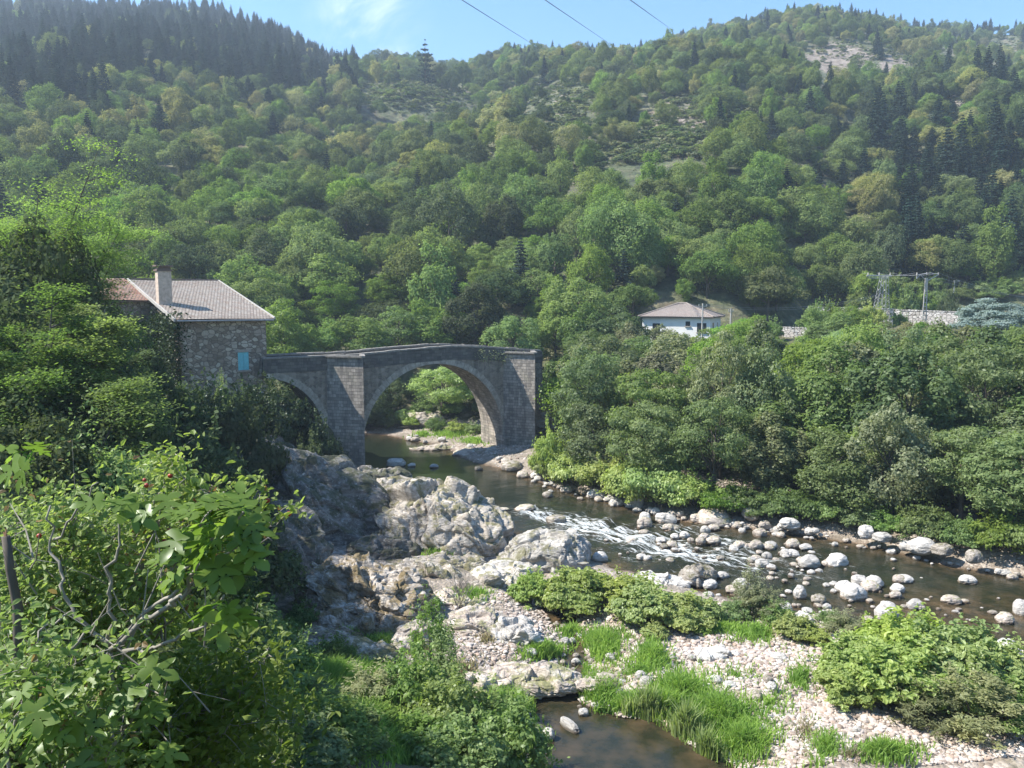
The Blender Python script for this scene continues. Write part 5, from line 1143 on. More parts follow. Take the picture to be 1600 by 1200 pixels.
# ---- large locust trees at the left (leafy sprays on visible limbs)
def locust_big(label, base, h, spread, sprays, seed, mat, leaf=.13, nleaf=34000):
    rg = np.random.default_rng(seed); th = thing('locust_tree', label, 'tree', base); mb = MB(); tips = []
    bx_ = Vector((0, 0, 0)); fork = Vector((spread * .05, 0, h * .24)); mb.tube([(0, 0, -1), (0.05, 0, h * .15), fork], [.24, .19, .16], 8)
    for k in range(13):
        a = 2 * math.pi * k / 9 + rg.uniform(-.3, .3); rr = spread * rg.uniform(.5, 1.0); e = Vector((math.cos(a) * rr, math.sin(a) * rr * .8, h * rg.uniform(.3, .93)))
        m_ = fork.lerp(e, .5) + Vector((0, 0, h * .06)) + Vector(rg.uniform(-.3, .3, 3)); mb.tube([fork, m_, e], [.085, .05, .012], 6, False)
        for j in range(6):
            f = rg.uniform(.35, 1); p = (fork.lerp(m_, f * 2) if f < .5 else m_.lerp(e, f * 2 - 1)); q = p + Vector((rg.uniform(-1, 1), rg.uniform(-1, 1), rg.uniform(-.25, .7))) * spread * .33
            mb.tube([p, p.lerp(q, .5) + Vector((0, 0, .12)), q], [.04, .025, .01], 4, False); tips += [(q, 1.0), (p.lerp(q, .6), .7)]
        tips.append((e, 1.1))
    mb.build('trunk', M_BARK, th, True)
    Ps = []; Ns = []
    per = nleaf // len(tips)
    for q, w in tips:
        for _ in range(5):  # flat sprays
            c = np.array(q) + rg.normal(size=3) * np.array([.55, .55, .3]) * spread * .14; n = per // 5
            u = rg.normal(size=(n, 3)) * np.array([.5, .5, .10]) * w * spread * .25; a = rg.uniform(-.4, .4); u[:, 2] += u[:, 0] * a - .12 * (u[:, 0] ** 2 + u[:, 1] ** 2)
            Ps.append(c + u); Ns.append(rnd_dirs(rg, n) * .55 + np.array([0, 0, 1.0]))
    P_ = np.concatenate(Ps); Nn = np.concatenate(Ns); Nn /= np.linalg.norm(Nn, axis=1, keepdims=True)
    V, F = leaves(P_, Nn, leaf, leaf * .45, rg); put('crown', new_mesh('locust_crown', V, F, (mat,)), th)
for (lab, px, pt, D, Rr, sd_, mt) in (('tall airy locust tree against the hill at the left edge', 5, 185, 42, 5.8, 1, F_LOCUST), ('locust tree with dark forked limbs left of the house chimney', 88, 262, 44, 4.2, 2, F_LOCUST), ('bright lower locust at the left frame edge', 5, 395, 28, 2.9, 3, F_LOCUST),
      ('shaded locust tree left of the house', 135, 455, 31, 1.9, 4, F_SHRUB), ('locust overhanging the dark bank left of the house', 70, 470, 29, 2.6, 5, F_LOCUST), ('low locust crown above the fig shrub', 70, 590, 27, 3.2, 6, F_LOCUST), ('dark tree in front of the red tiled wing', 185, 505, 38, 1.7, 7, F_OAK), ('locust crown just outside the left frame edge', -90, 300, 41, 6.0, 8, F_LOCUST)):
    q = P(px, pt, D); g_ = gz(q.x, D); locust_big(lab, (q.x, D, g_), max(q.z - g_, 3), Rr, 0, 200 + sd_, mt, .15 if D > 24 else .13, 62000)

# closing the ranks of the far-bank wood
rk = np.random.default_rng(77); taken = [(P(b_[0], b_[1], b_[2]).x, b_[2]) for b_ in bank]
rown = {0: 'front row over the water', 1: 'second row from the water', 2: 'third row from the water', 3: 'middle rows of bank wood', 4: 'back rows of bank wood', 5: 'last row of bank wood'}
for r_, D_ in enumerate((0, 5.0, 10.5, 17, 25, 34)):
    px = 915 + rk.uniform(0, 20)
    while px < 1690:
        sy_ = np.interp(px, [820, 850, 900, 1000, 1120, 1290, 1400, 1500, 1700], [748, 760, 772, 801, 824, 844, 866, 890, 915]); D = G(px, sy_, 0).y + 4.2 + D_ + rk.uniform(-1.2, 1.2); Rr = rk.uniform(2.7, 4.2); pxx = px + rk.uniform(-12, 12); x_ = XD(pxx, D)
        hh = rk.uniform(8.2, 11.5) if r_ else rk.uniform(5.5, 8.0); g_ = gz(x_, D); tpy = proj(x_, D, g_ + hh)[1]
        lim = 470 if pxx < 990 else (516 if pxx < 1150 else (480 if pxx < 1200 else (528 if pxx < 1268 else (498 if pxx < 1380 else 506))))
        if 1120 < pxx < 1210: lim = 495
        step = Rr * 1.35 * FPX / D; px += step
        if tpy < lim: hh = max(3.0, hh - (lim - tpy) * D / FPX); tpy = proj(x_, D, g_ + hh)[1]
        if min(math.hypot(x_ - a, (D - b)) for a, b in taken) < 1.7 or D > 104: continue
        zn = 'by the bridge end' if pxx < 980 else ('below the white house' if pxx < 1200 else ('below the short wall' if pxx < 1320 else ('below the pylons' if pxx < 1460 else 'near the right frame edge')))
        tone, mt = [('grey-green', F_GREY), ('mid green', F_BANK), ('bright green', F_BRIGHT), ('fresh feathery', F_LOCUST), ('mid green', F_BANK)][rk.integers(5)]
        k = 'abl'[rk.integers(3)] if tone != 'fresh feathery' else 'l'; kk, bR, bH = KN[k]
        plant(kk, 'riverside_tree', f'{tone} leafy tree in the {rown[r_]}, {zn}', 'tree', pxx, tpy, D, Rr, int(rk.integers(4)), mt, f'{tone} trees, {rown[r_]}, {zn}', bR, bH)
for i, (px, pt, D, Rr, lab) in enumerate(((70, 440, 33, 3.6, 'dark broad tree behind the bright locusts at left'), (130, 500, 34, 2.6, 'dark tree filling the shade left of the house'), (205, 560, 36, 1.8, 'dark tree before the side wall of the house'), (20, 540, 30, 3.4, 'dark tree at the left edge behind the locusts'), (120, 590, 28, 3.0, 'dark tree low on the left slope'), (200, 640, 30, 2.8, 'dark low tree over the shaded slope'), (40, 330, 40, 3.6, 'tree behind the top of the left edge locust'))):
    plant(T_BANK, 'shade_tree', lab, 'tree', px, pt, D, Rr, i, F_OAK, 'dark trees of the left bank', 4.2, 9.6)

for i, (px, pt, D, Rr, mt) in enumerate(((1275, 478, 109, 1.6, F_SHRUB), (1300, 476, 109, 1.9, F_BRIGHT), (1325, 480, 109, 1.7, F_SHRUB), (1350, 478, 109, 1.8, F_KNOT), (1388, 482, 109, 1.5, F_SHRUB), (1410, 486, 109, 1.2, F_BRIGHT), (1205, 500, 104, 1.6, F_SHRUB))):
    plant(B_FAR, 'wall_shrub', f'{["first", "second", "third", "fourth", "fifth", "sixth", "seventh"][i]} climbing shrub hanging over the terrace wall by the pylon', 'shrub', px, pt, D, Rr, i, mt, 'shrubs over the terrace wall', 2.2, 2.5, cn='foliage', sn='stems')
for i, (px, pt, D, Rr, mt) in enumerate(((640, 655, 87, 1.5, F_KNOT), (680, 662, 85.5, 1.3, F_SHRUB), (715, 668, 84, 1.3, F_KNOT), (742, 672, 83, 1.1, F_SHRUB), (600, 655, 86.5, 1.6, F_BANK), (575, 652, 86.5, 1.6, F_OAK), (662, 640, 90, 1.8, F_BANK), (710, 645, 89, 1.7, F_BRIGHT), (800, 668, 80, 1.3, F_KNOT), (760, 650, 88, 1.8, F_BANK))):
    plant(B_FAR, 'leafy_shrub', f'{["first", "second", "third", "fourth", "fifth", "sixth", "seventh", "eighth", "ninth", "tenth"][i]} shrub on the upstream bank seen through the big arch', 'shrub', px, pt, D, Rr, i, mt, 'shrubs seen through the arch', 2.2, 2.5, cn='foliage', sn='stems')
# ================================================================== ROCK
def rock_mat(name, lo, mid, hi, moss=0.0, mosscol=(.1, .09, .03), lichen=.3, scale=1.0):
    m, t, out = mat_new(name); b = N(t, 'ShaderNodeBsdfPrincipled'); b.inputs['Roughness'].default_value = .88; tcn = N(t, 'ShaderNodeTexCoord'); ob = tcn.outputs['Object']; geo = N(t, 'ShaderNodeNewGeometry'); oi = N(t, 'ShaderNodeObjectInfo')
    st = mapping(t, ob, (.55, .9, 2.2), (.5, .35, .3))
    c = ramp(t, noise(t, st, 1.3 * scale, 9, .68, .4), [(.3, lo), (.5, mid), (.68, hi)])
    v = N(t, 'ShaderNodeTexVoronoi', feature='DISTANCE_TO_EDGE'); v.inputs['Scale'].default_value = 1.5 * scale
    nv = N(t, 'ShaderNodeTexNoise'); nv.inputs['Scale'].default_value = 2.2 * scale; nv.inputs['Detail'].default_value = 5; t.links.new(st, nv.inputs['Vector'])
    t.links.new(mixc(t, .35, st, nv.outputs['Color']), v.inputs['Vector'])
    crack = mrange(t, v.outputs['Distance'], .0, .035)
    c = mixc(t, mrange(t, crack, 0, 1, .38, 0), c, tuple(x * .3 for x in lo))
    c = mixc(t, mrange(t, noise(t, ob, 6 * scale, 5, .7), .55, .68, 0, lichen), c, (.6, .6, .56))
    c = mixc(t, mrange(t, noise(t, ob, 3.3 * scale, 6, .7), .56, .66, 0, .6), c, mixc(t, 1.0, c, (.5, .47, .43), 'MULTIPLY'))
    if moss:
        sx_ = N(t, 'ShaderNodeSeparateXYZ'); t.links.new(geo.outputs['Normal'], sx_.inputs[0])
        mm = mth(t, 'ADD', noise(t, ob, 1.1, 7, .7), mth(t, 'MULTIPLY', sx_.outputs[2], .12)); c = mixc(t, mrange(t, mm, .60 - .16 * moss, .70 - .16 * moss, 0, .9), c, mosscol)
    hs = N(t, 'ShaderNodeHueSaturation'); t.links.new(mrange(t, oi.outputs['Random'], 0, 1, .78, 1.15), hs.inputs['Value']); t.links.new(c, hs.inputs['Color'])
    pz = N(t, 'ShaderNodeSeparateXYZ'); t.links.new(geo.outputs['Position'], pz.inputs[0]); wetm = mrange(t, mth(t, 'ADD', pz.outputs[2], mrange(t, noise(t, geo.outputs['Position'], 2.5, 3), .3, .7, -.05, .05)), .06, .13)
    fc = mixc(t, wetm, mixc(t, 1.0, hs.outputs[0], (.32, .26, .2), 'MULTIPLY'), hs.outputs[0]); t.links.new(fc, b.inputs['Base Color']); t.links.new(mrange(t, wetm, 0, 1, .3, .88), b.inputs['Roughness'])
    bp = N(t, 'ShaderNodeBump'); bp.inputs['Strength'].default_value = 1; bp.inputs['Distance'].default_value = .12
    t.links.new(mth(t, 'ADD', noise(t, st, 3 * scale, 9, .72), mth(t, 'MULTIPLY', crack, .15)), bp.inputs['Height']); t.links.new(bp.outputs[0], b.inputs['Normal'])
    t.links.new(b.outputs[0], out.inputs[0]); return m
M_RPALE = rock_mat('rock_pale', (.36, .33, .3), (.55, .52, .48), (.7, .67, .63), 0, lichen=.3)
M_RLIGHT = rock_mat('rock_light', (.25, .23, .2), (.44, .41, .37), (.6, .57, .53), .12, (.16, .15, .07), lichen=.3)
M_RGREY = rock_mat('rock_grey', (.17, .145, .12), (.36, .32, .275), (.54, .49, .43), .25, (.12, .11, .04), lichen=.5)
M_RMOSS = rock_mat('rock_mossy', (.17, .14, .11), (.34, .3, .26), (.54, .5, .46), .5, (.12, .085, .03), lichen=.45)
M_RDARK = rock_mat('rock_cliff', (.085, .075, .065), (.17, .155, .14), (.3, .285, .265), .45, (.045, .05, .02), lichen=.55)  # dark cliff rock; base colour darkened further to stand in for cast shade
M_RPINK = rock_mat('rock_pinkish', (.32, .26, .22), (.5, .43, .37), (.66, .6, .54), .1, (.2, .2, .08), lichen=.2)
def ico(sub):
    me = bpy.data.meshes.new('t'); import bmesh; bm = bmesh.new(); bmesh.ops.create_icosphere(bm, subdivisions=sub, radius=1); bm.to_mesh(me); bm.free()
    V = np.empty(len(me.vertices) * 3, np.float32); me.vertices.foreach_get('co', V); F = np.empty(len(me.polygons) * 3, np.int32); me.polygons.foreach_get('vertices', F)
    bpy.data.meshes.remove(me); return V.reshape(-1, 3).astype(float), F.reshape(-1, 3)
ICO = {k: ico(k) for k in (1, 2, 3, 5, 6, 7)}
def outcrop(label, px, pyb, D, size, rot, mat, seed, amp=.3, cell=1.6, sub=6, zc=None, group=None, name='rock_outcrop', strata=.5, sq=.9, tilt=(0, 0)):
    """size = half extents (x, y, z); centre placed on the sight line of (px, pyb) at depth D unless zc given"""
    V, F = ICO[sub]; n = V / np.linalg.norm(V, axis=1, keepdims=True)
    B = np.sign(n) * np.abs(n) ** sq; B = B * np.array([1, 1, 1.0]); S = np.array(size, float); p = B * S
    off = seed * 13.7; r0 = float(S.mean())
    ca, sa = math.cos(.45), math.sin(.45); q = p.copy(); q[:, 2] = p[:, 2] * ca + p[:, 0] * sa; q[:, 0] = p[:, 0] * ca - p[:, 2] * sa   # bedding dips sideways
    warp = .35 * np.stack([vnoise(q / cell * 1.3, seed + 50), vnoise(q / cell * 1.3, seed + 51), vnoise(q / cell * 1.3, seed + 52)], 1) * cell
    a, e1 = facet((q + warp) / cell * np.array([.7, .8, 1.5]) + off, seed, .9)
    b, e2 = facet((q + warp) / (cell * .38) * np.array([.7, .8, 1.5]) + off, seed + 20, .9)
    c, e3 = facet(q / (cell * .15) * np.array([.8, .8, 1.4]) + off, seed + 40, .8)
    d = amp * cell * (a * 1.0 + .27 * b + .07 * c) + amp * .22 * fbm(q / 1.4 + off, 5, seed)
    d = d - amp * cell * .35 * np.exp(-(e1 / .08) ** 2) - amp * cell * .14 * np.exp(-(e2 / .1) ** 2)
    p = p + n * d[:, None]
    low = p[:, 2] < -S[2] * .55; p[low, 2] = -S[2] * .55 + (p[low, 2] + S[2] * .55) * .3
    # drop towards the back keeps the silhouette ragged
    c3 = P(px, pyb, D) if zc is None else Vector((P(px, pyb, D).x, D, zc))
    E = Euler((tilt[0], tilt[1], rot)).to_matrix(); p = p @ np.array(E).T
    me = new_mesh(name, p, F, (mat,), False); o_ = put(name, me, loc=c3); tag(o_, label, 'rock', group); return o_
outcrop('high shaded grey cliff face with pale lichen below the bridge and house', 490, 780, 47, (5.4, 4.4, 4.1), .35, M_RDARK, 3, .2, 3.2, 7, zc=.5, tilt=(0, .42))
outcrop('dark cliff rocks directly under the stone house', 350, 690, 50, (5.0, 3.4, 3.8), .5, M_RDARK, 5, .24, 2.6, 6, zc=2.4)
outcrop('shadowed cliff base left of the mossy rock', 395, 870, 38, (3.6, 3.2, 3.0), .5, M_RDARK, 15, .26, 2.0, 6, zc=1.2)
outcrop('large ragged grey outcrop beside the calm water in the centre', 695, 810, 45.8, (4.3, 3.8, 3.1), -.5, M_RGREY, 7, .3, 1.7, 7, zc=.35, tilt=(0, .2))
outcrop('long ledge of grey slabs along the water behind the ragged outcrop', 625, 770, 53, (3.6, 2.6, 1.6), -.3, M_RGREY, 9, .25, 1.4, 6, zc=.35)
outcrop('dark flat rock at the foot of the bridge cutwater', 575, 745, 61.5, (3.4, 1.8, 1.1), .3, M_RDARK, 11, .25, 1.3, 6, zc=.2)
outcrop('rusty mossy brown outcrop at the left of the gravel bar', 575, 905, 33.6, (3.1, 2.0, 1.9), -.25, M_RMOSS, 13, .4, .85, 7, zc=1.15, tilt=(0, .16))
outcrop('lower step of the mossy brown outcrop', 560, 950, 31.2, (2.9, 1.3, .9), -.1, M_RMOSS, 14, .34, .9, 6, zc=.75)
outcrop('smooth pale whitish outcrop next to the rapids', 850, 870, 42.0, (2.7, 2.3, 1.75), .3, M_RLIGHT, 17, .22, 1.1, 7, zc=.1, sq=.95, tilt=(0, -.2))
outcrop('low apron of the pale outcrop running to the side stream', 790, 900, 39.3, (1.9, 1.8, .75), .7, M_RLIGHT, 18, .2, 1.0, 6, zc=.15)
outcrop('pinkish grey slab rock at centre beside the side stream', 750, 975, 32.4, (1.7, 1.4, .95), .3, M_RPINK, 19, .24, .8, 6, zc=.45, tilt=(0, .1))
outcrop('fractured pale boulder rock right of the pinkish slab', 800, 985, 31.4, (1.15, .9, .75), -.3, M_RPALE, 21, .3, .6, 6, zc=.45)
outcrop('sloping striped rock left of the willow top', 648, 992, 30.0, (1.3, .8, .75), .5, M_RPINK, 23, .26, .7, 6, zc=.9, tilt=(0, -.35))
outcrop('wide pale fractured slab above the pool', 800, 1050, 28.2, (2.7, 1.0, .45), -.05, M_RPINK, 25, .22, .7, 7, zc=.35)
outcrop('low reddish slab left of the pool grass', 730, 1075, 27.3, (1.3, .9, .35), .2, M_RPINK, 27, .22, .6, 6, zc=.5)
outcrop('long low grey ledge below the mossy outcrop', 500, 1010, 28.5, (2.8, .7, .55), -.15, M_RGREY, 29, .3, .7, 6, zc=1.35)
outcrop('grey angular rock at the edge of the rapids', 1094, 896, 39.5, (1.1, .75, .75), .4, M_RGREY, 31, .2, .8, 6, zc=.15)
outcrop('long pale slab at the rapids edge behind the knotweed', 1030, 905, 39.0, (1.7, .7, .45), -.2, M_RPALE, 33, .2, .7, 6, zc=.15)
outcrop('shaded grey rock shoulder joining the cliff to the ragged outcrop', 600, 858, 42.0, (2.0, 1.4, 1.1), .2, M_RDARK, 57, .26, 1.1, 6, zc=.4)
outcrop('weathered rock rib between mossy rock and ragged outcrop', 660, 895, 39.0, (2.0, 1.0, .9), -.2, M_RGREY, 59, .28, .8, 6, zc=.4)
outcrop('low grey rock hump filling the gap below the ragged outcrop', 690, 880, 40.5, (2.4, 1.3, .7), .2, M_RGREY, 51, .28, .8, 6, zc=.35)
outcrop('broken pale ledge between mossy rock and side stream', 700, 930, 35.5, (1.9, 1.2, .5), .1, M_RPINK, 53, .26, .7, 6, zc=.4)
outcrop('angular grey block at the left end of the side stream', 760, 915, 37.5, (.9, .7, .5), .4, M_RGREY, 55, .26, .6, 5, zc=.4)
outcrop('flat rock shelf under the right pier of the bridge', 765, 712, 74.5, (3.6, 1.8, .55), .3, M_RPINK, 35, .2, 1.0, 6, zc=.0)
outcrop('flat pale rocks in mid-channel seen through the arch', 680, 706, 76.5, (2.6, 1.0, .35), .2, M_RPINK, 37, .2, .8, 5, zc=.0)
outcrop('pale rock jumble on the upstream bank seen through the arch', 665, 665, 88, (2.4, 1.6, 1.3), .2, M_RPINK, 39, .3, 1.0, 5, zc=.8)
outcrop('grey rock face half hidden by trees right of the bridge', 858, 640, 78, (1.2, 1, 2.4), .2, M_RPALE, 41, .3, 1.2, 5, zc=3.2)
outcrop('pale slab on the gravel bar below the knotweed', 1115, 1022, 29.8, (.7, .5, .22), .2, M_RPALE, 43, .15, .6, 5, zc=.62)
outcrop('pale slab beside the lower side stream', 930, 1060, 27.8, (.9, .5, .25), .2, M_RPINK, 45, .2, .5, 5, zc=.42)
# ---- boulders
BV = []
for i in range(9):
    V, F = ICO[5] if i < 5 else ICO[3]
    n = V.copy(); sq = (.8, .9, .7, .85, .75, .8, .9, .7, .85)[i]; p = np.sign(n) * np.abs(n) ** sq
    a, e = facet(p * 1.1 + i * 5.1, 70 + i, .9); b, _ = facet(p * 2.6 + i * 3, 90 + i, .9)
    p = p * (1 + (.09 * a + .018 * b + .035 * fbm(p * 2 + i, 3, i))[:, None]); p /= np.abs(p).max()
    BV.append((p, F))
def boulder_me(i, mt):
    k = (i, mt.name)
    if k not in _bm: _bm[k] = new_mesh(f'boulder_{i}', BV[i][0], BV[i][1], (mt,), True)
    return _bm[k]
_bm = {}
rgb = random.Random(11)
def boulder(px, py, w, h, label, mt=M_RPALE, group=None, v=None, rz=None, sink=.38, z=None):
    """w, h: size in photo pixels; py = its waterline row"""
    b = G(px, py, 0); g_ = gz(b.x, b.y); zz = max(0, g_) if z is None else z
    b = G(px, py, zz); D = b.y; sw = w / 2 / FPX * D; sh = h / FPX * D * .62
    v = rgb.randrange(5 if w > 15 else 9) if v is None else v
    dy = sw * rgb.uniform(.7, 1.0)
    o_ = put('boulder', boulder_me(v, mt), loc=(b.x, b.y + dy * .6, zz + sh * (1 - sink) - sh * .25), rot=(rgb.uniform(-.15, .15), rgb.uniform(-.15, .15), rgb.uniform(-.5, .5) if rz is None else rz), scale=(sw, dy, sh))
    if z is None and g_ < .1: WATERB.append((b.x, b.y + dy * .6, sw, dy))
    return tag(o_, label, 'boulder', group)
WATERB = []
BL = [(1120, 822, 58, 28, 'large pinkish loaf-shaped boulder against the far shore of the rapids', M_RPINK), (1268, 888, 38, 24, 'smooth white rounded boulder left of the double boulder', M_RPALE), (1311, 886, 42, 24, 'pale double-humped boulder in mid river', M_RPALE), (1338, 938, 44, 28, 'big flat-topped pale boulder nearest the gravel bar bushes', M_RPALE), (1368, 918, 32, 20, 'wedge-shaped white boulder behind the big flat-topped one', M_RPALE),
 (1391, 970, 42, 34, 'tall round white boulder alone near the near shore', M_RPALE), (1413, 984, 26, 14, 'low boulder touching the tall round white one', M_RPALE), (1416, 911, 30, 13, 'flat triangular boulder in calm water', M_RPALE), (1516, 912, 30, 13, 'lone pale boulder far out in the calm water at right', M_RPALE), (1490, 944, 34, 14, 'low submerged-edged boulder in the right channel', M_RPINK),
 (1582, 1034, 46, 38, 'large round boulder at the right frame edge', M_RPALE), (1548, 1030, 32, 26, 'boulder beside the large round one at right', M_RPALE), (1575, 975, 30, 20, 'boulder near the water at the right edge', M_RPINK), (1598, 962, 24, 30, 'upright boulder cut by the right frame edge', M_RPALE), (1240, 871, 26, 13, 'small rounded boulder at the start of the calm water', M_RPALE),
 (1183, 859, 26, 18, 'dome boulder in the foam of the rapids', M_RPINK), (1156, 858, 22, 14, 'pinkish boulder left of the dome boulder', M_RPINK), (1117, 850, 26, 14, 'flat boulder in the white water', M_RPINK), (1207, 857, 22, 13, 'flat boulder right of the dome boulder', M_RPALE), (1192, 888, 26, 17, 'white boulder below the rapids', M_RPALE), (938, 878, 28, 18, 'boulder touching the right side of the pale outcrop', M_RPALE),
 (870, 818, 36, 14, 'group rock in the calm water above the rapids', M_RGREY), (820, 799, 36, 10, 'flat rock slab in the calm water', M_RPINK), (786, 799, 26, 6, 'thin flat rock beside the flat slab', M_RPINK), (856, 777, 18, 11, 'small rock off the far gravel edge', M_RGREY), (1043, 818, 38, 18, 'pointed white boulder by the shore bush', M_RPALE), (1008, 815, 20, 18, 'boulder left of the shore bush', M_RPALE),
 (1252, 936, 22, 26, 'upright angular white boulder', M_RPALE), (1282, 944, 26, 18, 'grey boulder right of the upright one', M_RGREY), (1225, 966, 42, 16, 'broad pale boulder at the bushy shore', M_RPALE), (1258, 976, 34, 18, 'pale boulder next to the broad one', M_RPALE), (1452, 994, 20, 12, 'small rounded stone just off the near shore', M_RPINK), (1476, 1000, 16, 11, 'smaller stone just off the near shore', M_RPINK),
 (617, 729, 34, 14, 'white rock cluster in the calm water left of the arch axis', M_RPALE), (643, 729, 14, 6, 'small white rock beside the white cluster', M_RPALE), (678, 731, 16, 6, 'tiny white rock in mid pool below the arch', M_RPALE), (748, 736, 14, 9, 'dark round rock in front of the right pier', M_RDARK), (800, 736, 38, 18, 'smooth grey boulder at the foot of the right cutwater', M_RGREY),
 (887, 1143, 16, 12, 'hidden', None), (857, 1155, 22, 20, 'white blocky stone standing in the pool', M_RPALE), (930, 778, 26, 14, 'squared pale block on the far gravel edge', M_RPALE), (955, 784, 22, 12, 'pale block beside the squared one', M_RPALE), (995, 790, 26, 22, 'stack of white blocks under the shore bushes', M_RPALE), (1175, 808, 30, 20, 'grey block right of the loaf-shaped boulder', M_RGREY), (1236, 824, 36, 16, 'angular light boulder at the tree shade edge', M_RPALE),
 (1356, 838, 26, 20, 'white rock below the bright sapling', M_RPALE), (1382, 845, 34, 14, 'long rock beside the sapling', M_RPALE), (1446, 862, 46, 24, 'jagged pale rock pile at the far shore right', M_RPALE), (1420, 858, 26, 14, 'flat rock at the far shore right', M_RPALE), (1478, 866, 34, 18, 'rock behind the jagged pile', M_RGREY), (1525, 876, 28, 20, 'grey rock under the right shore tree', M_RGREY), (1110, 920, 30, 16, 'pale stone behind the knotweed group', M_RPALE), (1130, 905, 24, 12, 'stone in shallow rapids', M_RPALE), (1155, 930, 40, 18, 'pinkish stone cluster left of the willow sapling', M_RPINK)]
for px, py, w, h, lab, mt in BL:
    if mt: boulder(px, py, w, h, lab, mt)
# the white log-like stone in the pool
a = G(878, 1128, 0); 
lg = put('long_stone', boulder_me(2, M_RPALE), loc=(G(889, 1138, 0).x, G(889, 1138, 0).y, .1), rot=(0, .12, -.95), scale=(.5, .17, .2)); tag(lg, 'elongated white stone lying tilted in the pool', 'boulder')
# many smaller boulders
def scatter_boulders(poly_line, n, wr, jit, label, group, mats, name='boulder'):
    for k in range(n):
        f = rgb.random() * (len(poly_line) - 1); i = int(f); f -= i; a, b = poly_line[i], poly_line[i + 1]
        px = a[0] + (b[0] - a[0]) * f + rgb.gauss(0, jit[0]); py = a[1] + (b[1] - a[1]) * f + rgb.gauss(0, jit[1]); w = wr[0] + (wr[1] - wr[0]) * rgb.random() ** 2.2
        boulder(px, py, w, w * rgb.uniform(.45, .75), label, rgb.choice(mats), group)
MM = [M_RPALE, M_RPALE, M_RPINK, M_RPINK]
scatter_boulders([(820, 745), (900, 773), (1000, 800), (1080, 812)], 46, (6, 24), (8, 4), 'small pale boulder in the band along the far shore near the bridge', 'boulders along the upper far shore', MM)
scatter_boulders([(1080, 812), (1180, 826), (1300, 842)], 34, (6, 24), (8, 5), 'small pale boulder in the band along the shaded far shore', 'boulders along the middle far shore', MM)
scatter_boulders([(1300, 845), (1450, 876), (1600, 903)], 22, (6, 22), (8, 4), 'small boulder at the waterline under the right trees', 'boulders along the right far shore', MM)
scatter_boulders([(960, 850), (1100, 860), (1220, 880)], 40, (6, 20), (30, 14), 'small rock breaking the white water', 'rocks in the rapids', [M_RPINK, M_RPALE, M_RPINK, M_RGREY])
scatter_boulders([(1200, 880), (1350, 905)], 22, (6, 20), (34, 16), 'small rock in the river below the rapids', 'rocks below the rapids', [M_RPINK, M_RPALE])
scatter_boulders([(1400, 930), (1580, 960)], 16, (6, 22), (26, 16), 'small brownish rock in the shallow right channel', 'rocks in the right channel', [M_RPINK])
scatter_boulders([(1090, 920), (1180, 945), (1300, 970), (1400, 990)], 44, (8, 30), (14, 8), 'pale stone on the near shore behind the bushes', 'stones on the near shore', MM)
scatter_boulders([(1500, 1015), (1620, 1050)], 18, (14, 40), (16, 10), 'rounded pale stone in the heap at the right edge', 'stone heap at the right edge', [M_RPALE, M_RPINK])
scatter_boulders([(900, 1000), (1000, 1040), (1150, 1030), (1240, 1120), (1300, 1180)], 40, (10, 30), (40, 22), 'larger cobble on the pale gravel bar', 'larger cobbles on the gravel bar', [M_RPALE, M_RPALE, M_RPINK])
scatter_boulders([(905, 1110), (960, 1100), (1000, 1110)], 14, (8, 22), (10, 5), 'pale stone edging the pool below the reeds', 'stones edging the pool', [M_RPALE])
scatter_boulders([(790, 890), (850, 945), (880, 990), (900, 1050)], 26, (6, 16), (12, 8), 'small stone beside the side stream', 'stones beside the side stream', [M_RPALE, M_RPINK])
scatter_boulders([(650, 690), (740, 700), (800, 725)], 18, (5, 18), (10, 4), 'small stone on the gravel under the right pier', 'stones under the right pier', [M_RPINK, M_RPALE])
scatter_boulders([(1180, 900), (1350, 930), (1560, 975)], 34, (8, 30), (30, 18), 'pale half-sunk rock in the wide channel nearer the gravel bar', 'half-sunk rocks of the wide channel', [M_RPALE, M_RPINK])
scatter_boulders([(1000, 840), (1200, 870)], 26, (10, 30), (40, 12), 'pale rock splitting the foam of the rapids', 'rocks splitting the rapids', [M_RPALE, M_RPINK])
# the 300 boulders that show largest stay single; the small rest is one mass of river stones
allb = [o_ for o_ in COL.objects if o_.name.split('.')[0] == 'boulder']
def seen(o_):
    q = proj(*o_.location); return o_.scale[0] * o_.scale[2] / o_.location.y ** 2 * (1 if -20 < q[0] < 1620 and q[1] < 1220 else 0) + (1 if not o_.get('group') else 0)
allb.sort(key=seen, reverse=True); Vs = []; Fs = []; n_ = 0
for o_ in allb[290:]:
    Vb = np.empty(len(o_.data.vertices) * 3, np.float32); o_.data.vertices.foreach_get('co', Vb); Vb = Vb.reshape(-1, 3); Fb = np.empty(len(o_.data.polygons) * 3, np.int32); o_.data.polygons.foreach_get('vertices', Fb)
    Mx = np.array(Matrix.LocRotScale(o_.location, o_.rotation_euler, o_.scale)); Vs.append(Vb @ Mx[:3, :3].T + Mx[:3, 3]); Fs.append(Fb.reshape(-1, 3) + n_); n_ += len(Vb)
    bpy.data.objects.remove(o_)
if Vs: tag(put('river_stones', new_mesh('river_stones', np.concatenate(Vs), np.concatenate(Fs), (M_RPALE,), True)), 'small loose stones strewn along the river shores', 'stones', kind='stuff')
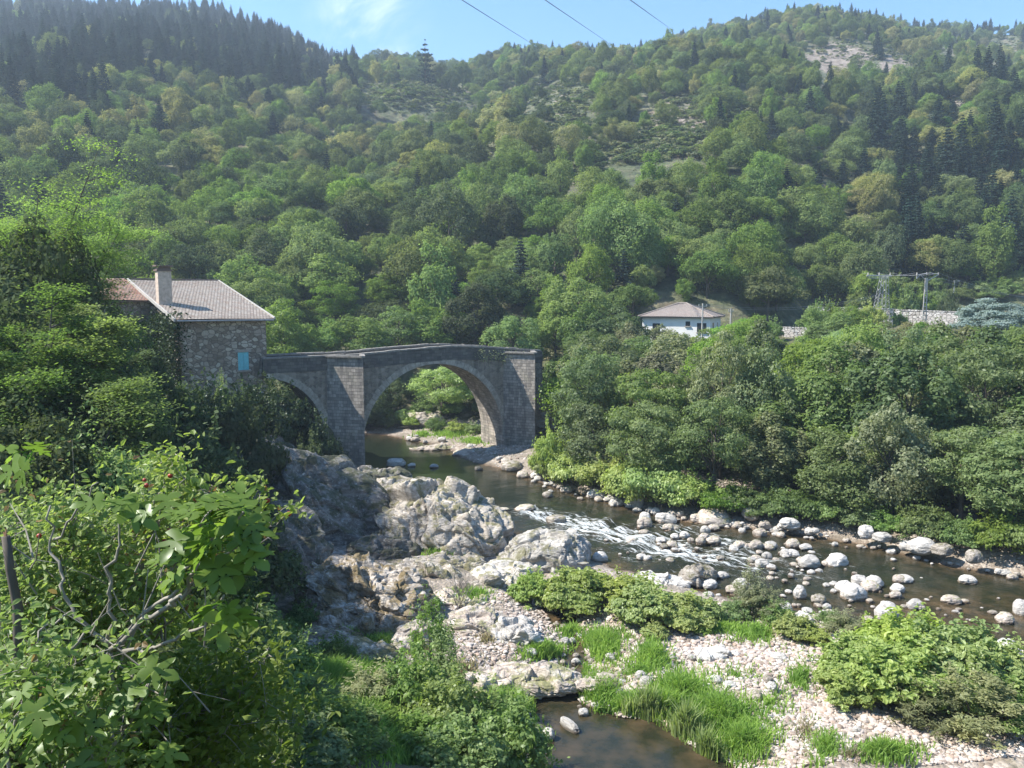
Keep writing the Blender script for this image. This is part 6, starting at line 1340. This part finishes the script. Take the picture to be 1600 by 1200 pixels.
# white water breaking round the stones that stand in the current
for bx0, by0, bw, bd in WATERB:
    cur = np.exp(-((x - G(1080, 860).x) / 11) ** 2 - ((y - G(1080, 860).y) / 9) ** 2) * .8 + .12
    e_ = np.hypot((x - bx0 + .25 * bw) / (bw * 1.25 + .12), (y - by0 + .1) / (bd * 1.2 + .12)); foam = np.maximum(foam, cur * np.exp(-((e_ - 1) / .28) ** 2))
    tl = np.exp(-((y - by0 + (x - bx0) * .45) / (bd * .6 + .1)) ** 2) * np.clip(1 - (x - bx0) / (bw * 5 + .5), 0, 1) * (x > bx0); foam = np.maximum(foam, .6 * cur * tl)
bpy.data.objects['river'].data.attributes['foam'].data.foreach_set('value', foam.astype(np.float32))
# ---- loose pebbles: one mass
def cobbles():
    rg = np.random.default_rng(5); V0, F0 = ICO[2]; V0 = V0.copy(); Vs = []; Fs = []; n = 0
    V1, F1 = ICO[1]; v1 = [V1 * (1 + .25 * rg.uniform(-1, 1, (len(V1), 1))) for k in range(6)]; vv = [np.sign(V0) * np.abs(V0) ** .85 * (1 + .14 * facet(V0 * 1.2 + 9 * k, 30 + k)[0])[:, None] for k in range(6)]
    A = [((900, 975), (1330, 1200), 26000), ((1230, 1100), (1600, 1200), 7000), ((700, 930), (960, 1110), 6000), ((1050, 930), (1600, 1060), 6000), ((640, 1000), (830, 1100), 900), ((830, 745), (1300, 840), 2600), ((640, 690), (830, 735), 700)]
    pos = []
    for (x0, y0), (x1, y1), c in A:
        for k in range(c): pos.append((rg.uniform(x0, x1), rg.uniform(y0, y1)))
    pos = np.array(pos); d = np.stack([(pos[:, 0] - 800) / FPX, np.full(len(pos), 1.0), (600 - pos[:, 1]) / FPX], 1)
    dy = cp + d[:, 2] * sp; dz = -sp + d[:, 2] * cp; t_ = (.4 - CAMZ) / dz; X_ = d[:, 0] * t_; Y_ = dy * t_
    Z_ = ground(X_, Y_); ok = (Z_ > .0) & (Z_ < 1.6); X_, Y_, Z_ = X_[ok], Y_[ok], Z_[ok]
    s = .018 + .075 * rg.random(len(X_)) ** 5 + .0005 * Y_
    for k in range(len(X_)):
        a = rg.uniform(0, 6.28); c_, s_ = math.cos(a), math.sin(a); S = np.array([s[k] * rg.uniform(.9, 1.5), s[k], s[k] * rg.uniform(.45, .8)]); v = (vv if s[k] > .055 else v1)[k % 6] * S; F0_ = F0 if s[k] > .055 else F1
        v = np.stack([v[:, 0] * c_ - v[:, 1] * s_ + X_[k], v[:, 0] * s_ + v[:, 1] * c_ + Y_[k], v[:, 2] + Z_[k] + S[2] * .35], 1); Vs.append(v); Fs.append(F0_ + n); n += len(v)
    return np.concatenate(Vs), np.concatenate(Fs)
m, t, out = mat_new('pebbles'); b = N(t, 'ShaderNodeBsdfPrincipled'); b.inputs['Roughness'].default_value = .9; geo = N(t, 'ShaderNodeNewGeometry'); tcn = N(t, 'ShaderNodeTexCoord')
c = ramp(t, geo.outputs['Random Per Island'], [(0, (.2, .15, .12)), (.25, (.38, .32, .28)), (.6, (.5, .45, .41)), (.85, (.36, .26, .2)), (1, (.6, .58, .55))]); c = mixc(t, mrange(t, noise(t, tcn.outputs['Object'], 14, 5), .4, .65, 0, .5), c, mixc(t, 1.0, c, (.6, .58, .55), 'MULTIPLY'))
t.links.new(c, b.inputs['Base Color']); t.links.new(b.outputs[0], out.inputs[0]); M_PEB = m
V, F = cobbles(); tag(put('pebbles', new_mesh('pebbles', V, F, (M_PEB,), False)), 'loose pale river pebbles covering the gravel bar', 'pebbles', kind='stuff')
# ================================================================== GRASS
def grass(name, label, areas, mat, seed, hgt=(.3, .7), wid=.012, lean=.35, zmax=9):
    rg = np.random.default_rng(seed); Vs = []; 
    P_ = []; H_ = []
    for cxp, cyp, rx, ry, n, hs in areas:
        a = rg.uniform(0, 6.28, n); r = np.minimum(np.abs(rg.normal(0, .62, n)), 1.7) * (1 + .3 * np.sin(3 * a + cxp)); px = cxp + rx * r * np.cos(a); py = cyp + ry * r * np.sin(a); dz = -sp + (600 - py) / FPX * cp; dyy = cp + (600 - py) / FPX * sp
        zg = np.full(n, .6)
        for _ in range(6):
            t_ = (zg - CAMZ) / dz; X_ = (px - 800) / FPX * t_; Y_ = dyy * t_; zg = .5 * zg + .5 * ground(X_, Y_, False)
        ok = (zg > -.12) & (zg < zmax); P_.append(np.stack([X_, Y_, zg], 1)[ok]); H_.append((hs * np.clip(1.05 - .4 * r, .3, 1))[ok])
    P_ = np.concatenate(P_); H_ = np.concatenate(H_); n = len(P_); h = rg.uniform(*hgt, n) * H_; a = rg.uniform(0, 6.28, n); w = wid * (1 + P_[:, 1] * .035) * rg.uniform(.7, 1.4, n)
    wd = np.stack([np.cos(a), np.sin(a), 0 * a], 1) * w[:, None]; ln = rg.normal(size=(n, 3)) * lean * h[:, None]; ln[:, 2] = 0
    m_ = P_ + ln * .3; m_[:, 2] += h * .6; tp = P_ + ln; tp[:, 2] += h * rg.uniform(.8, 1.05, n)
    V = np.stack([P_ - wd, P_ + wd, m_ + wd * .8, m_ - wd * .8, tp], 1).reshape(-1, 3); b = np.arange(n)[:, None] * 5
    F = np.concatenate([b + np.array([[0, 1, 2, 3]]), b + np.array([[3, 2, 4, 4]])[:, :4]], 0)
    # triangles as degenerate quads are not allowed: use two meshes of quads/tris
    Fq = (b + np.array([[0, 1, 2, 3]])).tolist(); Ft = (b + np.array([[3, 2, 4]])).tolist()
    me = new_mesh(name, V, Fq + Ft, (mat,)); o_ = put(name, me); return tag(o_, label, 'grass', kind='stuff')
grass('grass', 'fresh green grass tufts on the gravel bar and bank', [(850, 1022, 38, 10, 900, 1), (940, 1010, 38, 26, 2200, 1.1), (1018, 1030, 30, 30, 1300, 1), (905, 1050, 20, 14, 600, .9), (935, 1085, 34, 30, 2000, 1.1), (985, 1105, 34, 16, 1200, 1), (890, 990, 22, 10, 400, .9),
    (1060, 1085, 60, 30, 1900, 1.2), (1120, 1120, 70, 34, 2400, 1.3), (1160, 1165, 60, 34, 1800, 1.2), (1040, 1110, 40, 16, 1600, 1.3), (850, 1090, 30, 20, 900, 1.2), (520, 1080, 90, 40, 12000, 1.5), (450, 1120, 80, 60, 9000, 1.5), (560, 1170, 90, 40, 10000, 1.5), (620, 1120, 60, 30, 5000, 1.4), (700, 1160, 120, 50, 7000, 1.2), (620, 1080, 60, 30, 3000, 1.2), (800, 1110, 40, 30, 1500, 1.2),
    (1290, 955, 40, 10, 700, .8), (1340, 990, 40, 12, 900, .8), (1130, 985, 50, 12, 700, .7), (1180, 990, 60, 20, 900, .7), (540, 1000, 50, 10, 900, .9), (470, 985, 40, 12, 900, 1), (740, 690, 22, 5, 500, .9), (700, 680, 30, 8, 500, .9), (1290, 1170, 40, 30, 700, .8), (1380, 1180, 60, 16, 1200, .9), (1250, 1060, 30, 30, 500, .7), (900, 700, 30, 8, 300, .8), (1370, 800, 50, 14, 900, 1.2), (660, 1000, 20, 20, 300, .8), (690, 865, 30, 10, 500, .8), (740, 930, 40, 12, 500, .6), (640, 960, 40, 12, 500, .7), (720, 675, 40, 6, 900, .9), (660, 680, 20, 5, 400, .8), (770, 690, 20, 4, 300, .7), (600, 1010, 60, 14, 1200, .9), (1000, 1050, 60, 30, 500, .6), (1150, 1060, 60, 30, 400, .5), (1200, 1100, 50, 40, 400, .5), (470, 1190, 70, 40, 6000, 1.3), (400, 1150, 60, 50, 3000, 1.2)], F_GRASS, 1)
grass('reeds', 'tall reed blades standing in the edge of the pool', [(880, 1075, 26, 10, 46, 1.3), (1010, 1120, 40, 8, 320, 1.5), (1070, 1150, 30, 12, 420, 1.6), (895, 1100, 16, 12, 30, .8), (1100, 1185, 30, 12, 260, 1.4), (900, 1172, 10, 5, 60, .35)], F_GRASS, 2, (.5, .95), .014, .2)
grass('dry_grass', 'straw coloured dry grass on the bank', [(650, 1010, 60, 20, 900, .8), (500, 1000, 70, 14, 900, .8), (720, 1050, 40, 20, 500, .7), (600, 985, 60, 10, 500, .7), (950, 1060, 40, 20, 300, .5), (760, 1000, 40, 20, 300, .5), (1240, 505, 22, 3, 900, 1.5), (1450, 478, 60, 5, 1600, 1), (1260, 1150, 30, 30, 300, .6), (1330, 1185, 30, 10, 200, .6), (530, 1030, 30, 14, 500, .8)], F_DRY, 3, zmax=14)
# bare grey shrub beside the mossy rock
def bare_shrub(name, label, px, pyb, D, h, seed, mat, n=16, spread=.6):
    rg = random.Random(seed); b = P(px, pyb, D); z = gz(b.x, D); mb = MB()
    def br(p, d, L, r, lv):
        q = p + d * L * .5 + Vector((rg.uniform(-.1, .1), rg.uniform(-.1, .1), .02)) * L; e = q + (d + Vector((rg.uniform(-.5, .5), rg.uniform(-.5, .5), rg.uniform(-.2, .3)))).normalized() * L * .5
        mb.tube([p, q, e], [r, r * .75, r * .4], 4, False)
        if lv:
            for _ in range(3): s = rg.choice((q, e, q.lerp(e, .5))); br(s, (d + Vector((rg.uniform(-1, 1), rg.uniform(-1, 1), rg.uniform(-.4, .6))) * .8).normalized(), L * .62, r * .55, lv - 1)
    for _ in range(n): br(Vector((rg.uniform(-.2, .2), rg.uniform(-.2, .2), -.1)), Vector((rg.uniform(-spread, spread), rg.uniform(-spread, spread), 1)).normalized(), h * rg.uniform(.35, .6), .018, 2)
    return tag(mb.build(name, mat, loc=(b.x, D, z)), label, 'shrub')
bare_shrub('bare_shrub', 'leafless grey twiggy shrub right of the mossy rock', 718, 945, 34.5, 2.3, 3, M_BARKG)
bare_shrub('dead_tree', 'leafless dead treetop left above the white house', 1030, 478, 112, 5.5, 4, M_BARKG, 6, .4)
# driftwood under the arch
mb = MB(); a = P(620, 668, 86); mb.tube([(0, 0, 0), (2.2, .2, .1), (4.2, 0, .5)], [.14, .11, .05], 6); mb.tube([(2.2, .2, .1), (3.4, .3, -.5), (4.6, .4, -.7)], [.1, .07, .04], 6); tag(mb.build('driftwood', M_BARK, loc=(a.x, 86, max(.5, a.z))), 'fallen dark branch lying by the water seen through the arch', 'driftwood')
# ================================================================== FOREGROUND SHRUBS (close to the lens)
F_FIG = foliage('leaf_fig', (.09, .2, .025), (.17, .33, .045), trans=.58, gloss=.02, objvar=.02, groughness=.35)
F_ROSE = foliage('leaf_wild_plum', (.17, .25, .05), (.33, .42, .1), trans=.55, gloss=.02, objvar=.05, rare=((.24, .15, .06), .975))
F_UNDER = foliage('leaf_undergrowth', (.09, .15, .03), (.19, .26, .06), trans=.5, gloss=.015, objvar=.15)
M_BERRY = simple('red_berry', (.3, .03, .02), .4, .2, 5); M_SPLIT = simple('split_wood', (.4, .22, .12), .9, .3, 20, .4)
def fig_leaf():
    """palmate fig leaf with five blunt lobes, unit length along +Y, curved like a shallow cup"""
    prof_ = [(0, .0), (12, .30), (28, .50), (42, .58), (52, .50), (58, .42), (66, .62), (76, .86), (86, .93), (94, .84), (100, .62), (104, .56), (112, .84), (120, 1.02)]
    pts = []
    half = [(-.0, -.02), (.10, -.12), (.26, -.13), (.40, -.04), (.50, .10), (.36, .18), (.15, .22), (.24, .32), (.42, .46), (.54, .64), (.38, .66), (.22, .56), (.10, .44), (.14, .60), (.19, .76), (.13, .92), (0, 1.04)]
    outl = half + [(-x, y) for x, y in half[-2:0:-1]]
    V = [(0, .0, 0), (0, .3, 0), (0, .55, 0), (0, .8, 0)] + [(x, y, 0) for x, y in outl]
    n = len(outl); F = []
    def near(y): return 0 if y < .1 else (1 if y < .38 else (2 if y < .68 else 3))
    for i in range(n):
        j = (i + 1) % n; a, b = near(outl[i][1]), near(outl[j][1])
        F.append([4 + i, 4 + j, b]); 
        if a != b: F.append([4 + i, b, a])
    V = np.array(V, float); x, y = V[:, 0], V[:, 1]; V[:, 2] = .16 * np.abs(x) - .16 * y ** 2 - .3 * x ** 2 + .025 * np.sin(9 * y + 5 * np.abs(x))
    return V, F
FLV, FLF = fig_leaf()
FLF3 = np.array(FLF)
def place_leaves(pts, dirs, ups, sizes):
    Vs = []; Fs = []; n = 0
    for p, d, u, s in zip(pts, dirs, ups, sizes):
        y = Vector(d).normalized(); z = (Vector(u) - y * Vector(u).dot(y)).normalized(); x = y.cross(z)
        M = np.array([x, y, z]); Vs.append(FLV @ M * s + np.array(p)); Fs.append(FLF3 + n); n += len(FLV)
    return np.concatenate(Vs), np.concatenate(Fs)
rf = random.Random(4); base = P(150, 1330, 3.1); base.z = gz(base.x, 3.1)
fig = thing('fig_tree', 'fig tree with bare grey branches and big lobed bright leaves in the near left corner', 'fig tree', base)
B0 = Vector(base)
BR = [([(171, 1240, 3.2), (175, 1100, 3.15), (171, 1011, 3.1)], .022), ([(171, 1011, 3.1), (225, 968, 3.05), (262, 945, 2.95), (288, 934, 2.9), (310, 880, 2.85), (335, 830, 2.8)], .017), ([(175, 1018, 3.1), (235, 952, 3.12), (275, 925, 3.05), (300, 860, 3), (380, 800, 2.95)], .014), ([(178, 1018, 3.1), (225, 1018, 3.0), (275, 1003, 2.95), (320, 973, 2.9), (350, 930, 2.85)], .012),
      ([(171, 1011, 3.1), (140, 985, 3.1), (112, 952, 3.12), (95, 905, 3.15), (81, 853, 3.2), (79, 790, 3.2)], .013), ([(171, 1005, 3.1), (172, 940, 3.1), (174, 885, 3.1), (185, 850, 3.1), (195, 800, 3.1)], .012), ([(58, 1042, 2.9), (105, 1010, 2.95), (153, 968, 3.0)], .013), ([(85, 850, 3.2), (115, 805, 3.15), (153, 754, 3.1)], .008),
      ([(117, 1105, 3.0), (148, 1060, 3.05), (171, 1011, 3.1)], .012), ([(140, 1230, 2.9), (165, 1180, 2.9), (198, 1137, 2.9), (222, 1098, 2.88), (236, 1060, 2.85)], .013), ([(236, 1060, 2.85), (238, 1035, 2.85)], .008), ([(60, 1220, 2.7), (50, 1140, 2.7), (62, 1090, 2.65)], .01), ([(112, 952, 3.12), (60, 985, 3.0), (58, 1042, 2.9)], .007), ([(10, 1230, 2.6), (20, 1140, 2.6), (40, 1080, 2.6)], .01), ([(300, 860, 3), (330, 790, 2.95), (350, 770, 2.95)], .008), ([(310, 880, 2.85), (390, 850, 2.8), (425, 845, 2.8)], .008)]
for pts, r in BR:
    pp = [P(*q) - B0 for q in pts]; fine = []
    for a, b in zip(pp[:-1], pp[1:]):
        for k in range(4): fine.append(a.lerp(b, k / 4) + Vector([rf.gauss(0, .009) for _ in range(3)]))
    fine.append(pp[-1]); mb = MB(); mb.tube(fine, [r * .72 * (1 - .6 * i / len(fine)) * rf.uniform(.9, 1.12) for i in range(len(fine))], 7); mb.build('branch', M_BARKG, fig, True)
CL = [((328, 815), (55, 42), 2.85, 30), ((295, 880), (42, 38), 2.9, 15), ((362, 850), (36, 42), 2.85, 18), ((350, 940), (38, 25), 2.85, 9), ((385, 800), (30, 18), 2.9, 6), ((255, 790), (25, 20), 3.0, 5), ((180, 790), (24, 22), 3.1, 7), ((45, 712), (42, 14), 3.2, 6), ((60, 1070), (55, 28), 2.6, 9), ((180, 1045), (50, 20), 2.9, 8), ((50, 1140), (50, 30), 2.55, 9), ((225, 1085), (24, 28), 2.85, 6), ((100, 1165), (70, 28), 2.7, 8), ((225, 1160), (40, 25), 2.9, 4)]
pts = []; dirs = []; ups = []; sz = []
for (cxp, cyp), (rx, ry), D, n in CL:
    for _ in range(int(n * 1.05)):
        a = rf.uniform(0, 6.28); r = math.sqrt(rf.random()); p = P(cxp + rx * r * math.cos(a), cyp + ry * r * math.sin(a), D + rf.uniform(-.28, .22)) - B0
        d = Vector((math.cos(a) * .8 + rf.uniform(-.5, .5), rf.uniform(-.9, .5), -rf.uniform(-.1, .6) + .3 * math.sin(-a)))
        pts.append(p); dirs.append(d); ups.append(Vector((rf.uniform(-.5, .3), rf.uniform(-.7, .3), 1))); sz.append(rf.uniform(.065, .135))
V, F = place_leaves(pts, dirs, ups, sz); put('leaves', new_mesh('fig_leaves', V, F, (F_FIG,), True), fig)
mb = MB()
for p, d, s in zip(pts, dirs, sz): q = Vector(p); mb.tube([q - d.normalized() * .07 - Vector((0, 0, .03)), q - d.normalized() * .03 - Vector((0, 0, .008)), q], .0022, 3, False)
tag(mb.build('leaf_stalks', F_FIG, fig), kind='stuff')
# broken dark stick
mb = MB(); o0 = P(9, 835, 2.9); pp = [P(25, 1240, 2.9), P(30, 1100, 2.9), P(28, 950, 2.9), P(16, 890, 2.9), P(9, 838, 2.9)]
bs = thing('broken_stem', 'dark broken-off stem with split orange top at the left edge', 'broken stem', pp[0]); mb.tube([p - pp[0] for p in pp], [.02, .019, .018, .016, .015], 8); mb.build('stem', M_BARK, bs, True)
mb = MB()
for k in range(6): e = P(9 + rf.uniform(-5, 5), 834 - rf.uniform(0, 10), 2.9); mb.tube([pp[-1] - pp[0] + Vector((rf.uniform(-.008, .008), 0, -.01)), e - pp[0]], [.006, .001], 4)
mb.build('split_end', M_SPLIT, bs)
# fine-leaved wild plum / bramble shrub: arching stems with leaves along them
def arching(label, name, stems, seed, leaf, per, mat, spread=.045, berries=0, stem_r=.005):
    rg = np.random.default_rng(seed); rr = random.Random(seed); b0 = P(*stems[0][0]); b0.z = gz(b0.x, b0.y) if b0.y > 2 else b0.z; th = thing(name, label, 'shrub', b0); mb = MB(); Ps = []; Ns = []; Bp = []
    for st in stems:
        pp = [P(*q) - b0 for q in st]; fine = []
        for a, b in zip(pp[:-1], pp[1:]):
            for k in range(5): fine.append(a.lerp(b, k / 5) + Vector([rr.gauss(0, .012) for _ in range(3)]))
        fine.append(pp[-1]); mb.tube(fine, [stem_r * (1.25 - .9 * i / len(fine)) for i in range(len(fine))], 5, False)
        for i in range(2, len(fine)):
            tw = fine[i] + Vector([rr.gauss(0, spread * 2.2) for _ in range(3)]); mb.tube([fine[i], fine[i].lerp(tw, .5) + Vector((0, 0, .01)), tw], [stem_r * .4, stem_r * .3, stem_r * .2], 3, False)
            for u in (.4, .7, 1.0, 1.15):
                c = np.array(fine[i].lerp(tw, u)); n = per; Ps.append(c + rg.normal(size=(n, 3)) * spread); Ns.append(rg.normal(size=(n, 3)) * .6 + np.array([-.2, -.35, .9]))
            if rr.random() < berries: Bp.append(tw)
    mb.build('stems', M_BARKG, th, True); P_ = np.concatenate(Ps); Nn = np.concatenate(Ns); Nn /= np.linalg.norm(Nn, axis=1, keepdims=True)
    V, F = leaves(P_, Nn, leaf, leaf * .6, rg, True); put('leaves', new_mesh(name + '_leaves', V, F, (mat,)), th)
    for p in Bp[:24]:
        Vb, Fb = ICO[2]; put('berry', new_mesh('berry', Vb * .011 + np.array(p), Fb, (M_BERRY,), True), th)
    return th
rs = random.Random(9)
def fan(x0, y0, D0, tips, bend=60, seed=1):
    r = random.Random(seed); out = []
    for (tx, ty, tD) in tips: out.append([(x0 + r.uniform(-40, 40), y0, D0), ((x0 + tx) / 2 + r.uniform(-25, 25), (y0 + ty) / 2 - bend * r.random(), (D0 + tD) / 2), (tx, ty, tD), (tx + r.uniform(-10, 40), ty + r.uniform(-22, 14), tD - .05)])
    return out
tips = [(rs.uniform(-40, 215), rs.uniform(815, 1090), rs.uniform(3.4, 4.6)) for _ in range(58)]
arching('dense small-leaved shrub filling the near left behind the fig branches', 'plum_shrub', fan(110, 1320, 3.9, tips, 50, 2), 21, .036, 8, F_ROSE, .055, .1)
tips = [(262, 712, 3.3), (285, 760, 3.3), (318, 770, 3.25), (245, 775, 3.4), (385, 795, 3.2), (405, 812, 3.2), (330, 780, 3.3), (370, 830, 3.2), (225, 800, 3.5)]
arching('reddish-tipped sprays with small red fruit rising above the fig leaves', 'plum_shrub', fan(215, 1000, 3.7, tips, 40, 3), 22, .036, 4, F_ROSE, .028, .25)
tips = [(rs.uniform(120, 420), rs.uniform(1040, 1190), rs.uniform(3.6, 5.0)) for _ in range(26)]
arching('loose leafy sprays at the bottom below the fig branches', 'bramble_shrub', fan(250, 1330, 4.3, tips, 40, 4), 23, .05, 5, F_UNDER, .06, .0)
tips = [(rs.uniform(-30, 120), rs.uniform(1020, 1200), rs.uniform(2.6, 3.3)) for _ in range(22)]
arching('dry and green sprays in the bottom left corner', 'bramble_shrub', fan(30, 1360, 3.0, tips, 40, 5), 24, .035, 5, F_ROSE, .05, .0)
B_NEAR = [bush_mesh(f'near_shrub_{i}', 190 + i, 1.5, 2.2, 30, 17000, .065, F_UNDER, False, None, (.16, .34)) for i in range(2)]
for i, (px, pt, D, Rr, lab) in enumerate(((30, 830, 6.6, 1.2, 'dense leafy shrub in the shade behind the plum shrub, far left'), (140, 890, 7.2, 1.2, 'dense leafy shrub behind the fig branching point'), (225, 970, 8.0, 1.0, 'dense leafy shrub behind the lower fig leaves'), (90, 980, 5.6, 1.1, 'leafy shrub low at left between fig twigs'), (220, 1060, 6.4, 1.1, 'leafy shrub at the bottom left behind the sprays'), (330, 1110, 9.5, 1.0, 'shrub at the bottom right of the fig'), (300, 1030, 12.0, 1.3, 'rounded shrub behind the lowest fig branch'), (390, 1180, 12, 1.0, 'shaded shrub at the bottom right of the sprays'),
      (-40, 790, 9, 1.3, 'leafy shrub at the left frame edge under the locust'), (90, 770, 11, 1.6, 'leafy shrub under the low locust crown'), (230, 780, 14, 2.0, 'leafy shrub in the shade left of the cliff'), (180, 690, 18, 2.4, 'shaded shrub above the sprays, below the locust'), (40, 650, 16, 2.2, 'shrub under the bright locust at left'), (230, 890, 17, 1.5, 'shaded shrub right of the red-tipped sprays'), (280, 770, 24, 2.2, 'shaded tall scrub between locusts and cliff'))):
    plant(B_NEAR, 'leafy_shrub', lab, 'shrub', px, pt, D, Rr, i, F_UNDER if i < 8 else (F_SHRUB if i % 2 else F_OAK), 'undergrowth of the near slope', 1.5, 2.1, cn='foliage', sn='stems')

# bare pale twigs criss-crossing the shrub
rt = random.Random(31); th = thing('bare_twigs', 'bundle of thin bare grey twigs crossing the small-leaved shrub', 'twigs', P(100, 1300, 3.2))
for k in range(34):
    x0, y0 = rt.uniform(-10, 330), rt.uniform(860, 1180); a = rt.uniform(-1.25, .5); L = rt.uniform(50, 190); D = rt.uniform(2.9, 3.5); p0 = P(x0, y0, D); p1 = P(x0 + L * math.sin(a) * 1.0, y0 - L * math.cos(a), D - rt.uniform(-.2, .25)); m_ = p0.lerp(p1, .5) + Vector([rt.gauss(0, .02) for _ in range(3)])
    mb = MB(); r = rt.uniform(.002, .0045); mb.tube([p - th.location for p in (p0, m_, p1)], [r, r * .8, r * .4], 5); q = m_ + Vector([rt.gauss(0, .08) for _ in range(3)]); mb.tube([m_ - th.location, q - th.location], [r * .6, r * .2], 4); mb.build('twig', M_BARKG, th)
# ================================================================== AIR
m, t, out = mat_new('haze'); pv = N(t, 'ShaderNodeVolumePrincipled'); pv.inputs['Color'].default_value = (.66, .82, 1, 1); pv.inputs['Density'].default_value = HAZE_D; pv.inputs['Anisotropy'].default_value = .2
t.links.new(pv.outputs[0], out.inputs['Volume'])
mb = MB(); mb.box((0, 1700, 60), (6400, 4000, 560)); tag(mb.build('haze', m), 'thin bluish summer haze filling the valley', 'haze', kind='stuff')
